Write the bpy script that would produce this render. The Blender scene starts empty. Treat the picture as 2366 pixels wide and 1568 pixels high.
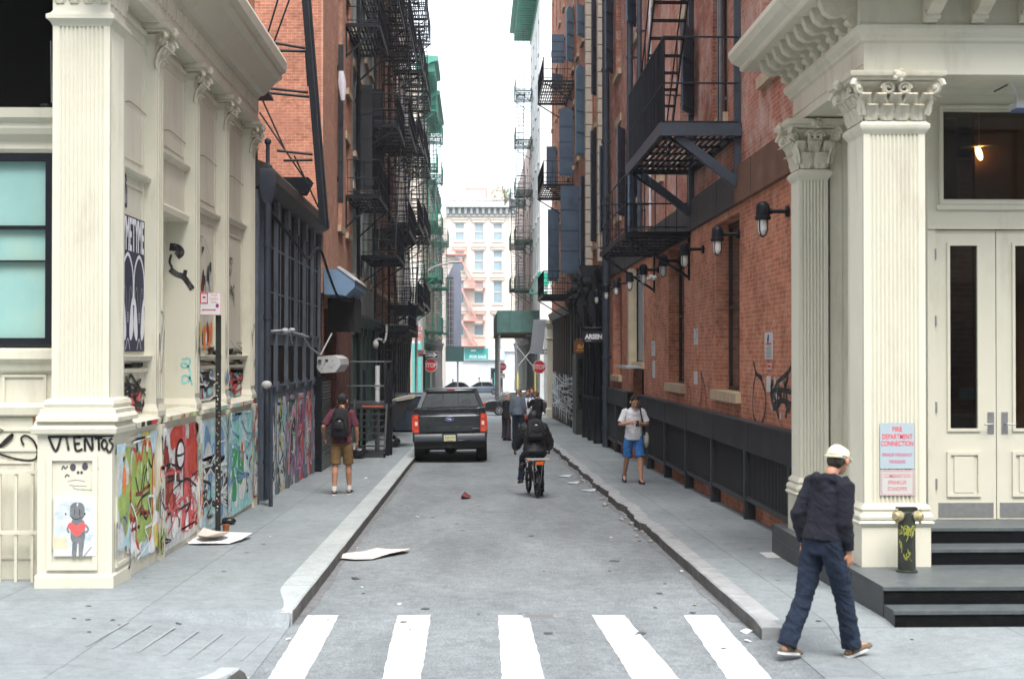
import bpy, bmesh, math, random
from mathutils import Vector, Matrix, noise
R = math.radians
random.seed(7)
sc = bpy.context.scene

# ------------------------------------------------------------ camera, sky, sun, exposure
FPX, VX, VY = 3286.0, 1100.0, 820.0          # focal length and vanishing point of the alley in a 2366 x 1568 frame
yaw = math.atan((1183 - VX) / FPX); pitch = math.atan((VY - 784) / FPX)
cam_d = bpy.data.cameras.new('camera'); cam = bpy.data.objects.new('camera', cam_d)
sc.collection.objects.link(cam); sc.camera = cam
cam_d.sensor_width = 36; cam_d.lens = 36 * FPX / 2366; cam_d.clip_start = .1; cam_d.clip_end = 2000
cam.location = (0, 0, 2.2); cam.rotation_euler = (R(90) + pitch, 0, -yaw)
cam_d.dof.use_dof = True; cam_d.dof.focus_distance = 30; cam_d.dof.aperture_fstop = 3.2
SUN_EL, SUN_AZ = 62, 168                      # high, very soft light from behind the camera's right
w = bpy.data.worlds.new('World'); sc.world = w; w.use_nodes = True
nt = w.node_tree; bg = nt.nodes['Background']
sky = nt.nodes.new('ShaderNodeTexSky'); sky.sky_type = 'NISHITA'; sky.sun_disc = False
sky.sun_elevation = R(SUN_EL); sky.sun_rotation = R(SUN_AZ); sky.air_density = 1.0; sky.dust_density = 1.5; sky.ozone_density = 1.0
hsv = nt.nodes.new('ShaderNodeHueSaturation'); hsv.inputs['Saturation'].default_value = .32
nt.links.new(sky.outputs[0], hsv.inputs['Color']); nt.links.new(hsv.outputs[0], bg.inputs[0]); bg.inputs[1].default_value = .15
sl = bpy.data.lights.new('sun', 'SUN'); sun = bpy.data.objects.new('sun', sl); sc.collection.objects.link(sun)
sl.energy = 1.5; sl.angle = R(35); sl.color = (1, .96, .9)
_d = Vector((math.sin(R(SUN_AZ)) * math.cos(R(SUN_EL)), math.cos(R(SUN_AZ)) * math.cos(R(SUN_EL)), math.sin(R(SUN_EL))))
sun.rotation_euler = _d.to_track_quat('Z', 'Y').to_euler()
sc.view_settings.view_transform = 'Standard'; sc.view_settings.look = 'None'
sc.view_settings.exposure = 1.8; sc.view_settings.gamma = 1
sc.cycles.max_bounces = 7; sc.cycles.diffuse_bounces = 4; sc.cycles.glossy_bounces = 3; sc.cycles.transmission_bounces = 4

CR = cam.rotation_euler.to_matrix()
def at(x, y, Y):
    d = CR @ Vector(((x - 1183) / FPX, -(y - 784) / FPX, -1))
    return Vector((d.x * Y / d.y, Y, 2.2 + d.z * Y / d.y))
def atX(x, y, X):
    d = CR @ Vector(((x - 1183) / FPX, -(y - 784) / FPX, -1))
    return Vector((X, d.y * X / d.x, 2.2 + d.z * X / d.x))
def YX(x, X): return atX(x, 820, X).y
def ZY(y, Y): return at(1100, y, Y).z
S = .01735
def zr(Y):                                   # height of the carriageway: falls away down the alley
    if Y < 95: return -S * Y
    if Y < 170: return -S * 95 - .0095 * (Y - 95)
    return -S * 95 - .0095 * 75
def zs(Y): return zr(Y) + .12
def onroad(x, y, h=0.0):
    d = CR @ Vector(((x - 1183) / FPX, -(y - 784) / FPX, -1))
    t = (h - 2.2) / (d.z + S * d.y)
    return Vector((d.x * t, d.y * t, 2.2 + d.z * t))

# ------------------------------------------------------------ mesh helpers
class MB:
    def __init__(s): s.v = []; s.f = []; s.m = []
    def face(s, pts, m=0):
        i = len(s.v); s.v += [tuple(p) for p in pts]; s.f.append(tuple(range(i, i + len(pts)))); s.m.append(m)
    def box(s, x0, x1, y0, y1, z0, z1, m=0):
        i = len(s.v)
        s.v += [(x0,y0,z0),(x1,y0,z0),(x1,y1,z0),(x0,y1,z0),(x0,y0,z1),(x1,y0,z1),(x1,y1,z1),(x0,y1,z1)]
        for q in ((0,3,2,1),(4,5,6,7),(0,1,5,4),(1,2,6,5),(2,3,7,6),(3,0,4,7)):
            s.f.append(tuple(i + k for k in q)); s.m.append(m)
    def obox(s, c, ax, ay, az, m=0):          # centre and three half axis vectors
        c = Vector(c); ax = Vector(ax); ay = Vector(ay); az = Vector(az); i = len(s.v)
        for a, b, d in ((-1,-1,-1),(1,-1,-1),(1,1,-1),(-1,1,-1),(-1,-1,1),(1,-1,1),(1,1,1),(-1,1,1)):
            s.v.append(tuple(c + ax * a + ay * b + az * d))
        for q in ((0,3,2,1),(4,5,6,7),(0,1,5,4),(1,2,6,5),(2,3,7,6),(3,0,4,7)):
            s.f.append(tuple(i + k for k in q)); s.m.append(m)
    def bar(s, a, b, w, h, m=0, up=(0, 0, 1)):   # rectangular bar from a to b
        a = Vector(a); b = Vector(b); d = b - a; L = d.length
        if L < 1e-6: return
        d /= L; u = Vector(up)
        if abs(d.dot(u)) > .98: u = Vector((0, 1, 0))
        sx = d.cross(u).normalized(); u = sx.cross(d)
        s.obox((a + b) / 2, sx * w / 2, d * L / 2, u * h / 2, m)
    def prism(s, poly, axis, a0, a1, m=0):    # 2-D polygon extruded along an axis: x -> (y,z), y -> (x,z), z -> (x,y)
        def P(p, a): return (a, p[0], p[1]) if axis == 'x' else ((p[0], a, p[1]) if axis == 'y' else (p[0], p[1], a))
        n = len(poly); i = len(s.v)
        s.v += [P(p, a0) for p in poly] + [P(p, a1) for p in poly]
        s.f.append(tuple(range(i, i + n))); s.f.append(tuple(range(i + 2 * n - 1, i + n - 1, -1))); s.m += [m, m]
        for k in range(n):
            s.f.append((i + k, i + (k + 1) % n, i + n + (k + 1) % n, i + n + k)); s.m.append(m)
    def loft(s, rings, m=0, cap=True, closed=True):
        i = len(s.v); n = len(rings[0])
        for r in rings: s.v += [tuple(p) for p in r]
        for a in range(len(rings) - 1):
            for k in range(n if closed else n - 1):
                s.f.append((i + a*n + k, i + a*n + (k+1) % n, i + (a+1)*n + (k+1) % n, i + (a+1)*n + k)); s.m.append(m)
        if cap:
            s.f.append(tuple(i + k for k in range(n))); s.f.append(tuple(i + (len(rings)-1)*n + k for k in range(n))); s.m += [m, m]
    def tube(s, pts, r, n=8, m=0, cap=True, flat=1.0, ref=(0, 0, 1)):
        pts = [Vector(p) for p in pts]; rs = r if isinstance(r, (list, tuple)) else [r] * len(pts)
        rings = []; x = None
        for k, p in enumerate(pts):
            a = pts[max(0, k - 1)]; b = pts[min(len(pts) - 1, k + 1)]; d = (b - a)
            if d.length < 1e-9: d = Vector((0, 0, 1))
            d.normalize()
            if x is None:
                u = Vector(ref)
                if abs(d.dot(u)) > .95: u = Vector((0, 1, 0)) if abs(d.y) < .9 else Vector((1, 0, 0))
                x = d.cross(u)
            x = x - d * x.dot(d)
            if x.length < 1e-6: x = d.orthogonal()
            x.normalize(); y = x.cross(d)
            rr = rs[k]; ra, rb = (rr if isinstance(rr, (list, tuple)) else (rr, rr * flat))
            rings.append([p + x * ra * math.cos(2*math.pi*j/n) + y * rb * math.sin(2*math.pi*j/n) for j in range(n)])
        s.loft(rings, m, cap)
    def ell(s, c, rx, ry, rz, m=0, n=16, k=10, M=None):
        c = Vector(c); rings = []
        for a in range(1, k):
            t = math.pi * a / k
            ring = [Vector((rx*math.sin(t)*math.cos(2*math.pi*j/n), ry*math.sin(t)*math.sin(2*math.pi*j/n), rz*math.cos(t))) for j in range(n)]
            if M is not None: ring = [M @ p for p in ring]
            rings.append([c + p for p in ring])
        s.loft(rings, m, True)
    def rloft(s, x0, x1, y0, y1, prof, m=0):  # square 'lathe': prof = [(outset, z), ...]
        s.loft([[(x0-o, y0-o, z), (x1+o, y0-o, z), (x1+o, y1+o, z), (x0-o, y1+o, z)] for o, z in prof], m)
    def lathe(s, c, prof, n=20, m=0):         # prof = [(r, z)]
        s.loft([[(c[0]+r*math.cos(2*math.pi*j/n), c[1]+r*math.sin(2*math.pi*j/n), c[2]+z) for j in range(n)] for r, z in prof], m)
    def xf(s, Mx):
        s.v = [tuple(Mx @ Vector(p)) for p in s.v]; return s
    def mesh(s, name, mats, smooth=None, bev=0):
        me = bpy.data.meshes.new(name); me.from_pydata(s.v, [], s.f)
        if not isinstance(mats, (list, tuple)): mats = [mats]
        for mt in mats: me.materials.append(mt)
        for p, k in zip(me.polygons, s.m): p.material_index = k
        bm = bmesh.new(); bm.from_mesh(me); bmesh.ops.recalc_face_normals(bm, faces=bm.faces)
        if bev:
            bmesh.ops.remove_doubles(bm, verts=bm.verts, dist=1e-5)
            ed = [e for e in bm.edges if len(e.link_faces) == 2 and e.calc_face_angle(0) > .5]
            bmesh.ops.bevel(bm, geom=ed, offset=bev, segments=2, affect='EDGES', clamp_overlap=True)
        bm.to_mesh(me); bm.free()
        if smooth is not None:
            for p in me.polygons: p.use_smooth = True
            me.set_sharp_from_angle(angle=R(smooth))
        return me
    def parts(s, name, mats, parent=None, smooth=None, bev=0):   # every unconnected piece becomes an object of its own
        adj = list(range(len(s.v)))
        def find(a):
            while adj[a] != a: adj[a] = adj[adj[a]]; a = adj[a]
            return a
        for f in s.f:
            for q in f[1:]: adj[find(q)] = find(f[0])
        G = {}
        for f, m in zip(s.f, s.m): G.setdefault(find(f[0]), []).append((f, m))
        for fs in G.values():
            b = MB(); mp = {}
            for f, m in fs:
                b.f.append(tuple(mp.setdefault(q, len(mp)) for q in f)); b.m.append(m)
            b.v = [s.v[q] for q in mp]; b.build(name, mats, parent, smooth, bev)
    def build(s, name, mats, parent=None, smooth=None, bev=0):
        return link(name, s.mesh(name, mats, smooth, bev), parent)
def link(name, me, parent=None):
    o = bpy.data.objects.new(name, me); sc.collection.objects.link(o)
    if parent is not None:
        o.parent = parent
        o.matrix_parent_inverse = base_inv(parent)
    return o
def base_inv(p):
    Mx = p.matrix_basis.copy()
    while p.parent is not None:
        Mx = p.parent.matrix_basis @ p.matrix_parent_inverse @ Mx; p = p.parent
    return Mx.inverted()
def tag(o, label=None, cat=None, group=None, kind=None):
    if label: o['label'] = label
    if cat: o['category'] = cat
    if group: o['group'] = group
    if kind: o['kind'] = kind
    return o
def thing(name, label, cat, loc=(0, 0, 0), rz=0, group=None):
    o = bpy.data.objects.new(name, None); sc.collection.objects.link(o); o.empty_display_size = .3
    o.location = loc; o.rotation_euler = (0, 0, rz); o.matrix_basis = Matrix.Translation(Vector(loc)) @ Matrix.Rotation(rz, 4, 'Z')
    return tag(o, label, cat, group)
def kids(o): return [c for c in bpy.data.objects if c.parent is o]
def copy_tree(o, parent=None):
    c = o.copy(); sc.collection.objects.link(c); c.parent = parent
    for ch in kids(o): copy_tree(ch, c)
    return c
def structure(o): o['kind'] = 'structure'; return o
def crom(pts, n=6):                           # Catmull-Rom through 2-D or 3-D points
    P = [Vector(p) for p in pts]; out = []
    if len(P) < 3:
        return [P[0].lerp(P[-1], k / n) for k in range(n + 1)]
    for i in range(len(P) - 1):
        a, b, c, d = P[max(i-1, 0)], P[i], P[i+1], P[min(i+2, len(P)-1)]
        for k in range(n):
            t = k / n
            out.append(.5 * ((2*b) + (c-a)*t + (2*a-5*b+4*c-d)*t*t + (3*b-a-3*c+d)*t*t*t))
    out.append(P[-1]); return out
def text_mesh(txt, size, thick=.003, bold=0.0, sx=1.0, align='CENTER', spacing=1.0):
    cu = bpy.data.curves.new('txt', 'FONT'); cu.body = txt; cu.size = size; cu.extrude = thick; cu.offset = bold
    cu.align_x = align; cu.align_y = 'CENTER'; cu.space_character = spacing; cu.resolution_u = 3
    ob = bpy.data.objects.new('txt', cu); sc.collection.objects.link(ob)
    dg = bpy.context.evaluated_depsgraph_get(); dg.update()
    me = bpy.data.meshes.new_from_object(ob.evaluated_get(dg))
    bpy.data.objects.remove(ob); bpy.data.curves.remove(cu)
    for v in me.vertices: v.co.x *= sx
    return me
def add_text(mb, txt, size, origin, ux, uy, m=0, thick=.002, bold=0.0, sx=1.0, align='CENTER', spacing=1.0):
    me = text_mesh(txt, size, thick, bold, sx, align, spacing); ux = Vector(ux).normalized(); uy = Vector(uy).normalized(); uz = ux.cross(uy)
    o = Vector(origin); i = len(mb.v)
    mb.v += [tuple(o + ux * v.co.x + uy * v.co.y + uz * (v.co.z)) for v in me.vertices]
    for p in me.polygons: mb.f.append(tuple(i + k for k in p.vertices)); mb.m.append(m)
    bpy.data.meshes.remove(me)

# ------------------------------------------------------------ materials
_M = {}
def nd(t, k, **kw):
    n = t.nodes.new(k)
    for a, b in kw.items(): setattr(n, a, b)
    return n
def M(name, col, rough=.6, var=.12, vs=2.5, bump=0.0, bs=60, metal=0.0, spec=.4, dirt=None, dirt_amt=.0, dirt_scale=1.2, coat=0.0, streak=0.0):
    if name in _M: return _M[name]
    m = bpy.data.materials.new(name); m.use_nodes = True; t = m.node_tree; b = t.nodes['Principled BSDF']
    _M[name] = m
    b.inputs['Roughness'].default_value = rough; b.inputs['Metallic'].default_value = metal
    b.inputs['Specular IOR Level'].default_value = spec; b.inputs['Coat Weight'].default_value = coat
    L = t.links.new; g = nd(t, 'ShaderNodeNewGeometry')
    n = nd(t, 'ShaderNodeTexNoise'); n.inputs['Scale'].default_value = vs; n.inputs['Detail'].default_value = 6; n.inputs['Roughness'].default_value = .65
    L(g.outputs['Position'], n.inputs['Vector'])
    mx = nd(t, 'ShaderNodeMix', data_type='RGBA'); mr = nd(t, 'ShaderNodeMapRange'); mr.inputs[1].default_value = .3; mr.inputs[2].default_value = .7
    L(n.outputs[0], mr.inputs[0]); L(mr.outputs[0], mx.inputs[0])
    mx.inputs[6].default_value = tuple(c * (1 - var) for c in col) + (1,); mx.inputs[7].default_value = tuple(min(1, c * (1 + var)) for c in col) + (1,)
    out = mx.outputs[2]
    if dirt is not None:
        n2 = nd(t, 'ShaderNodeTexNoise'); n2.inputs['Scale'].default_value = dirt_scale; n2.inputs['Detail'].default_value = 8; n2.inputs['Roughness'].default_value = .7
        mp = nd(t, 'ShaderNodeMapping'); mp.inputs['Scale'].default_value = (1, 1, .25 if streak else 1)
        L(g.outputs['Position'], mp.inputs[0]); L(mp.outputs[0], n2.inputs['Vector'])
        r2 = nd(t, 'ShaderNodeMapRange'); r2.inputs[1].default_value = .52; r2.inputs[2].default_value = .75; r2.inputs[4].default_value = dirt_amt
        L(n2.outputs[0], r2.inputs[0]); m2 = nd(t, 'ShaderNodeMix', data_type='RGBA')
        L(r2.outputs[0], m2.inputs[0]); L(out, m2.inputs[6]); m2.inputs[7].default_value = tuple(dirt) + (1,); out = m2.outputs[2]
    L(out, b.inputs['Base Color'])
    if bump:
        n3 = nd(t, 'ShaderNodeTexNoise'); n3.inputs['Scale'].default_value = bs; n3.inputs['Detail'].default_value = 4
        L(g.outputs['Position'], n3.inputs['Vector'])
        bp = nd(t, 'ShaderNodeBump'); bp.inputs['Strength'].default_value = bump; bp.inputs['Distance'].default_value = .02
        L(n3.outputs[0], bp.inputs['Height']); L(bp.outputs[0], b.inputs['Normal'])
    return m
def wallvec(t):                               # (along wall, height) from world position, whichever way the wall faces
    L = t.links.new; g = nd(t, 'ShaderNodeNewGeometry'); s1 = nd(t, 'ShaderNodeSeparateXYZ'); s2 = nd(t, 'ShaderNodeSeparateXYZ')
    L(g.outputs['Position'], s1.inputs[0]); L(g.outputs['True Normal'], s2.inputs[0])
    ab = nd(t, 'ShaderNodeMath', operation='ABSOLUTE'); L(s2.outputs[0], ab.inputs[0])
    gt = nd(t, 'ShaderNodeMath', operation='GREATER_THAN'); L(ab.outputs[0], gt.inputs[0]); gt.inputs[1].default_value = .6
    mx = nd(t, 'ShaderNodeMix'); L(gt.outputs[0], mx.inputs[0]); L(s1.outputs[0], mx.inputs[2]); L(s1.outputs[1], mx.inputs[3])
    c = nd(t, 'ShaderNodeCombineXYZ'); L(mx.outputs[0], c.inputs[0]); L(s1.outputs[2], c.inputs[1])
    return c.outputs[0], g
def brick(name, c1, c2, mortar, wash=None, wash_amt=0.0, wash_scale=.6, bw=.2, bh=.067, soot=.3):
    if name in _M: return _M[name]
    m = bpy.data.materials.new(name); m.use_nodes = True; t = m.node_tree; b = t.nodes['Principled BSDF']; L = t.links.new
    _M[name] = m; vec, g = wallvec(t)
    br = nd(t, 'ShaderNodeTexBrick'); L(vec, br.inputs['Vector']); br.inputs['Scale'].default_value = 1
    br.inputs['Brick Width'].default_value = bw; br.inputs['Row Height'].default_value = bh; br.inputs['Mortar Size'].default_value = .005
    br.inputs['Mortar Smooth'].default_value = .3; br.inputs['Bias'].default_value = -.1
    for i, c in enumerate((c1, c2, mortar)): br.inputs[1 + i].default_value = tuple(c) + (1,)
    n = nd(t, 'ShaderNodeTexNoise'); n.inputs['Scale'].default_value = 1.1; n.inputs['Detail'].default_value = 9; n.inputs['Roughness'].default_value = .72
    L(g.outputs['Position'], n.inputs['Vector'])
    r = nd(t, 'ShaderNodeMapRange'); r.inputs[1].default_value = .32; r.inputs[2].default_value = .68; r.inputs[3].default_value = 1 - soot; r.inputs[4].default_value = 1 + soot
    L(n.outputs[0], r.inputs[0]); vm = nd(t, 'ShaderNodeVectorMath', operation='SCALE'); L(br.outputs[0], vm.inputs[0]); L(r.outputs[0], vm.inputs['Scale'])
    n4 = nd(t, 'ShaderNodeTexNoise'); n4.inputs['Scale'].default_value = 9; n4.inputs['Detail'].default_value = 3; L(g.outputs['Position'], n4.inputs['Vector'])
    r4 = nd(t, 'ShaderNodeMapRange'); r4.inputs[1].default_value = .3; r4.inputs[2].default_value = .7; r4.inputs[3].default_value = .8; r4.inputs[4].default_value = 1.2
    L(n4.outputs[0], r4.inputs[0]); v4 = nd(t, 'ShaderNodeVectorMath', operation='SCALE'); L(vm.outputs[0], v4.inputs[0]); L(r4.outputs[0], v4.inputs['Scale'])
    out = v4.outputs[0]
    if wash is not None:
        n2 = nd(t, 'ShaderNodeTexNoise'); n2.inputs['Scale'].default_value = wash_scale; n2.inputs['Detail'].default_value = 12; n2.inputs['Roughness'].default_value = .78
        L(g.outputs['Position'], n2.inputs['Vector'])
        r2 = nd(t, 'ShaderNodeMapRange'); r2.inputs[1].default_value = .46; r2.inputs[2].default_value = .62; r2.inputs[4].default_value = wash_amt
        L(n2.outputs[0], r2.inputs[0]); m2 = nd(t, 'ShaderNodeMix', data_type='RGBA')
        L(r2.outputs[0], m2.inputs[0]); L(out, m2.inputs[6]); m2.inputs[7].default_value = tuple(wash) + (1,); out = m2.outputs[2]
    L(out, b.inputs['Base Color']); b.inputs['Roughness'].default_value = .85; b.inputs['Specular IOR Level'].default_value = .2
    bp = nd(t, 'ShaderNodeBump'); bp.inputs['Strength'].default_value = .5; bp.inputs['Distance'].default_value = .01; bp.invert = True
    L(br.outputs['Fac'], bp.inputs['Height']); L(bp.outputs[0], b.inputs['Normal'])
    return m
def glass(name, col=(.02, .025, .03), rough=.08, spec=.8):
    return M(name, col, rough, .3, 1.2, spec=spec)

CREAM = M('cream_paint', (.60, .58, .475), .5, .035, 1.2, .05, 30, dirt=(.36, .32, .24), dirt_amt=.55, dirt_scale=2.8, streak=1)
CREAM2 = M('cream_paint_ornament', (.55, .52, .42), .55, .08, 14, .1, 60, dirt=(.36, .3, .2), dirt_amt=.5, dirt_scale=5)
BLACK = M('black_iron_paint', (.007, .009, .014), .5, .3, 6, .1, 80, spec=.25)
BLACKM = M('matte_black', (.012, .013, .016), .8, .2, 6)
DGREY = M('dark_blue_grey_paint', (.034, .044, .062), .5, .22, 3, .1, 50, dirt=(.02, .018, .016), dirt_amt=.6, dirt_scale=2)
SHUT = M('blue_grey_shutter_paint', (.062, .098, .145), .5, .18, 2, .08, 40, dirt=(.03, .03, .035), dirt_amt=.5, dirt_scale=1.5)
SHUTL = M('pale_blue_shutter_paint', (.15, .25, .34), .5, .15, 2, .08, 40)
BRICKR = brick('red_brick', (.50, .19, .11), (.34, .12, .072), (.48, .33, .24), wash=(.46, .27, .19), wash_amt=.55, wash_scale=2.2, soot=.32)
BRICKW = brick('washed_brick', (.38, .145, .095), (.27, .10, .065), (.42, .30, .24), wash=(.54, .42, .37), wash_amt=.75, wash_scale=1.3, soot=.3)
BRICKO = brick('orange_brick', (.40, .16, .10), (.29, .11, .07), (.45, .31, .23), wash=(.34, .15, .10), wash_amt=.6, wash_scale=1.8, soot=.28)
BRICKP = brick('pale_brick', (.47, .24, .17), (.40, .19, .13), (.48, .35, .27), wash=(.42, .24, .17), wash_amt=.5, wash_scale=2, soot=.25)
BRICKD = brick('dark_brick', (.16, .06, .04), (.11, .04, .03), (.16, .12, .1), soot=.35)
STONE = M('sandstone', (.44, .34, .23), .8, .15, 5, .2, 50)
GLASSD = glass('dark_window_glass')
GREEN = M('green_iron_paint', (.03, .17, .12), .5, .25, 4, .1, 50)
# ------------------------------------------------------------ ground
def ground_mat(name, c, var, crack=.0, patch=.0, speck=.1, joints=None, rough=.85, stain=(.1,.1,.1)):
    m = bpy.data.materials.new(name); m.use_nodes = True; t = m.node_tree; b = t.nodes['Principled BSDF']; L = t.links.new
    g = nd(t, 'ShaderNodeNewGeometry'); b.inputs['Roughness'].default_value = rough; b.inputs['Specular IOR Level'].default_value = .35
    n = nd(t, 'ShaderNodeTexNoise'); n.inputs['Scale'].default_value = .55; n.inputs['Detail'].default_value = 10; n.inputs['Roughness'].default_value = .68
    mp = nd(t, 'ShaderNodeMapping'); mp.inputs['Scale'].default_value = (1.6, .55, 1); L(g.outputs['Position'], mp.inputs[0]); L(mp.outputs[0], n.inputs[0])
    r = nd(t, 'ShaderNodeMapRange'); r.inputs[1].default_value = .3; r.inputs[2].default_value = .7; r.inputs[3].default_value = 1 - var; r.inputs[4].default_value = 1 + var; L(n.outputs[0], r.inputs[0])
    n2 = nd(t, 'ShaderNodeTexNoise'); n2.inputs['Scale'].default_value = 55; n2.inputs['Detail'].default_value = 2; L(g.outputs['Position'], n2.inputs[0])
    r2 = nd(t, 'ShaderNodeMapRange'); r2.inputs[1].default_value = .3; r2.inputs[2].default_value = .7; r2.inputs[3].default_value = 1 - speck; r2.inputs[4].default_value = 1 + speck; L(n2.outputs[0], r2.inputs[0])
    n7 = nd(t, 'ShaderNodeTexNoise'); n7.inputs['Scale'].default_value = 6.5; n7.inputs['Detail'].default_value = 9; n7.inputs['Roughness'].default_value = .8; L(g.outputs['Position'], n7.inputs[0])
    r7 = nd(t, 'ShaderNodeMapRange'); r7.inputs[1].default_value = .35; r7.inputs[2].default_value = .65; r7.inputs[3].default_value = 1 - var * .9; r7.inputs[4].default_value = 1 + var * .9; L(n7.outputs[0], r7.inputs[0])
    m7 = nd(t, 'ShaderNodeMath', operation='MULTIPLY'); L(r.outputs[0], m7.inputs[0]); L(r7.outputs[0], m7.inputs[1])
    mu = nd(t, 'ShaderNodeMath', operation='MULTIPLY'); L(m7.outputs[0], mu.inputs[0]); L(r2.outputs[0], mu.inputs[1])
    vm = nd(t, 'ShaderNodeVectorMath', operation='SCALE'); vm.inputs[0].default_value = c; L(mu.outputs[0], vm.inputs['Scale']); out = vm.outputs[0]
    n3 = nd(t, 'ShaderNodeTexNoise'); n3.inputs['Scale'].default_value = 1.7; n3.inputs['Detail'].default_value = 12; n3.inputs['Roughness'].default_value = .75; L(mp.outputs[0], n3.inputs[0])
    r3 = nd(t, 'ShaderNodeMapRange'); r3.inputs[1].default_value = .58; r3.inputs[2].default_value = .74; r3.inputs[4].default_value = patch; L(n3.outputs[0], r3.inputs[0])
    m2 = nd(t, 'ShaderNodeMix', data_type='RGBA'); L(r3.outputs[0], m2.inputs[0]); L(out, m2.inputs[6]); m2.inputs[7].default_value = tuple(stain) + (1,); out = m2.outputs[2]
    if crack:
        v = nd(t, 'ShaderNodeTexVoronoi', feature='DISTANCE_TO_EDGE'); v.inputs['Scale'].default_value = .5
        nw = nd(t, 'ShaderNodeTexNoise'); nw.inputs['Scale'].default_value = 2.2; nw.inputs['Detail'].default_value = 5; L(g.outputs['Position'], nw.inputs[0])
        ad = nd(t, 'ShaderNodeVectorMath', operation='MULTIPLY_ADD'); L(nw.outputs['Color'], ad.inputs[0]); ad.inputs[1].default_value = (.7, .7, .7); L(g.outputs['Position'], ad.inputs[2])
        L(ad.outputs[0], v.inputs[0]); r5 = nd(t, 'ShaderNodeMapRange'); r5.inputs[1].default_value = .002; r5.inputs[2].default_value = .009; r5.inputs[3].default_value = crack; r5.inputs[4].default_value = 0; L(v.outputs[0], r5.inputs[0])
        m3 = nd(t, 'ShaderNodeMix', data_type='RGBA'); L(r5.outputs[0], m3.inputs[0]); L(out, m3.inputs[6]); m3.inputs[7].default_value = (.05, .05, .05, 1); out = m3.outputs[2]
    if joints:
        br = nd(t, 'ShaderNodeTexBrick'); br.offset = 0; br.inputs['Scale'].default_value = 1; br.inputs['Brick Width'].default_value = joints[0]; br.inputs['Row Height'].default_value = joints[1]; br.inputs['Mortar Size'].default_value = .008
        br.inputs[1].default_value = (1, 1, 1, 1); br.inputs[2].default_value = (.9, .9, .91, 1); br.inputs[3].default_value = (.62, .62, .62, 1); L(g.outputs['Position'], br.inputs[0])
        m4 = nd(t, 'ShaderNodeMix', data_type='RGBA', blend_type='MULTIPLY'); m4.inputs[0].default_value = 1; L(out, m4.inputs[6]); L(br.outputs[0], m4.inputs[7]); out = m4.outputs[2]
    L(out, b.inputs['Base Color'])
    bp = nd(t, 'ShaderNodeBump'); bp.inputs['Strength'].default_value = .35; bp.inputs['Distance'].default_value = .01; L(n2.outputs[0], bp.inputs['Height']); L(bp.outputs[0], b.inputs['Normal'])
    return m
ASPH = ground_mat('asphalt', (.165, .184, .193), .25, .0, .8, .36, stain=(.125, .135, .145))
WALK = ground_mat('sidewalk_concrete', (.205, .232, .24), .18, .0, .6, .12, (1.5, 1.5), stain=(.2, .215, .22))
KERB = ground_mat('granite_kerb', (.33, .36, .36), .15, .0, .5, .15, (50, 1.8), stain=(.22, .23, .23))
WPAINT = M('road_paint', (.66, .67, .66), .7, .12, 6, .2, 60, dirt=(.25, .26, .27), dirt_amt=.8, dirt_scale=6)
XKL, XKR = -1.65, 2.42                        # kerb faces of the alley
XL, XR = -3.62, 4.15                          # building lines
YN, YF, YG = 9.2, 78.0, 92.0                 # near kerb of the block, far end of the block, start of the next block

mb = MB(); Ys = [-40, 0, 5] + [10 + i * 5 for i in range(18)] + [110, 130, 150, 170, 260, 600]
for a, b in zip(Ys, Ys[1:]): mb.face([(-300, a, zr(a)), (300, a, zr(a)), (300, b, zr(b)), (-300, b, zr(b))])
structure(mb.build('road', ASPH))

def smooth01(t): t = max(0, min(1, t)); return t * t * (3 - 2 * t)
def hL(x, y):                                 # pavement height above the road, with the kerb ramp
    k = smooth01((-1.9 - x) / 1.3)
    r = smooth01((abs(y - 11.6) - 1.05) / .22)
    return max(.006, .13 * max(k * 1.0, r))
def hR(x, y):
    return max(.006, .13 * max(smooth01((y - 11.3) / 1.0), smooth01((x - 3.1) / 1.2) * .75))
def sheet(name, x0, x1, y0, y1, h, nx, ny, side):
    mb = MB(); xs = [x0 + (x1 - x0) * i / nx for i in range(nx + 1)]; ys = [y0 + (y1 - y0) * j / ny for j in range(ny + 1)]
    n = nx + 1
    for y in ys:
        for x in xs: mb.v.append((x, y, zr(y) + h(x, y)))
    for j in range(ny):
        for i in range(nx): mb.f.append((j*n+i, j*n+i+1, (j+1)*n+i+1, (j+1)*n+i)); mb.m.append(0)
    return structure(mb.build(name, WALK, None, 60))
def kwid(y): return .10 + .20 * smooth01((y - 12.9) / 1.5)
def two(name, xin, xout, h, near, far, ramp):
    # near fine part and long far part joined in one mesh
    mb = MB()
    for (y0, y1, ny) in ((near, 15, 96), (15, far, 14)):
        xs = [xin + (xout - xin) * t for t in ([i / 60 for i in range(31)] + [1.0])] if False else [xin + (math.copysign(1, xout - xin)) * d for d in (0, .15, .3, .5, .7, .9, 1.1, 1.4, 1.8, 2.4, 3.5, 60)]
        i0 = len(mb.v); n = len(xs)
        for j in range(ny + 1):
            y = y0 + (y1 - y0) * j / ny
            for i_, x in enumerate(xs):
                if i_ == 0 and x < 0: x = XKL - (.012 if 10.5 < y < 12.82 else kwid(y) * .8)
                mb.v.append((x, y, zr(y) + h(x, y)))
        for j in range(ny):                   # skirt down to the road along the kerb side
            a, b = Vector(mb.v[i0 + j*n]), Vector(mb.v[i0 + (j+1)*n]); mb.face([a, b, b - Vector((0, 0, .2)), a - Vector((0, 0, .2))])
        for j in range(ny):
            for i in range(n - 1):
                mb.f.append((i0+j*n+i, i0+j*n+i+1, i0+(j+1)*n+i+1, i0+(j+1)*n+i)); mb.m.append(0)
    structure(mb.build(name, WALK, None, 60))
two('sidewalk_left', XKL - .25, -62, hL, YN + .25, YF - .3, 0)
two('sidewalk_right', XKR + .15, 62, hR, YN + .15, YF - .3, 0)
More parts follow.
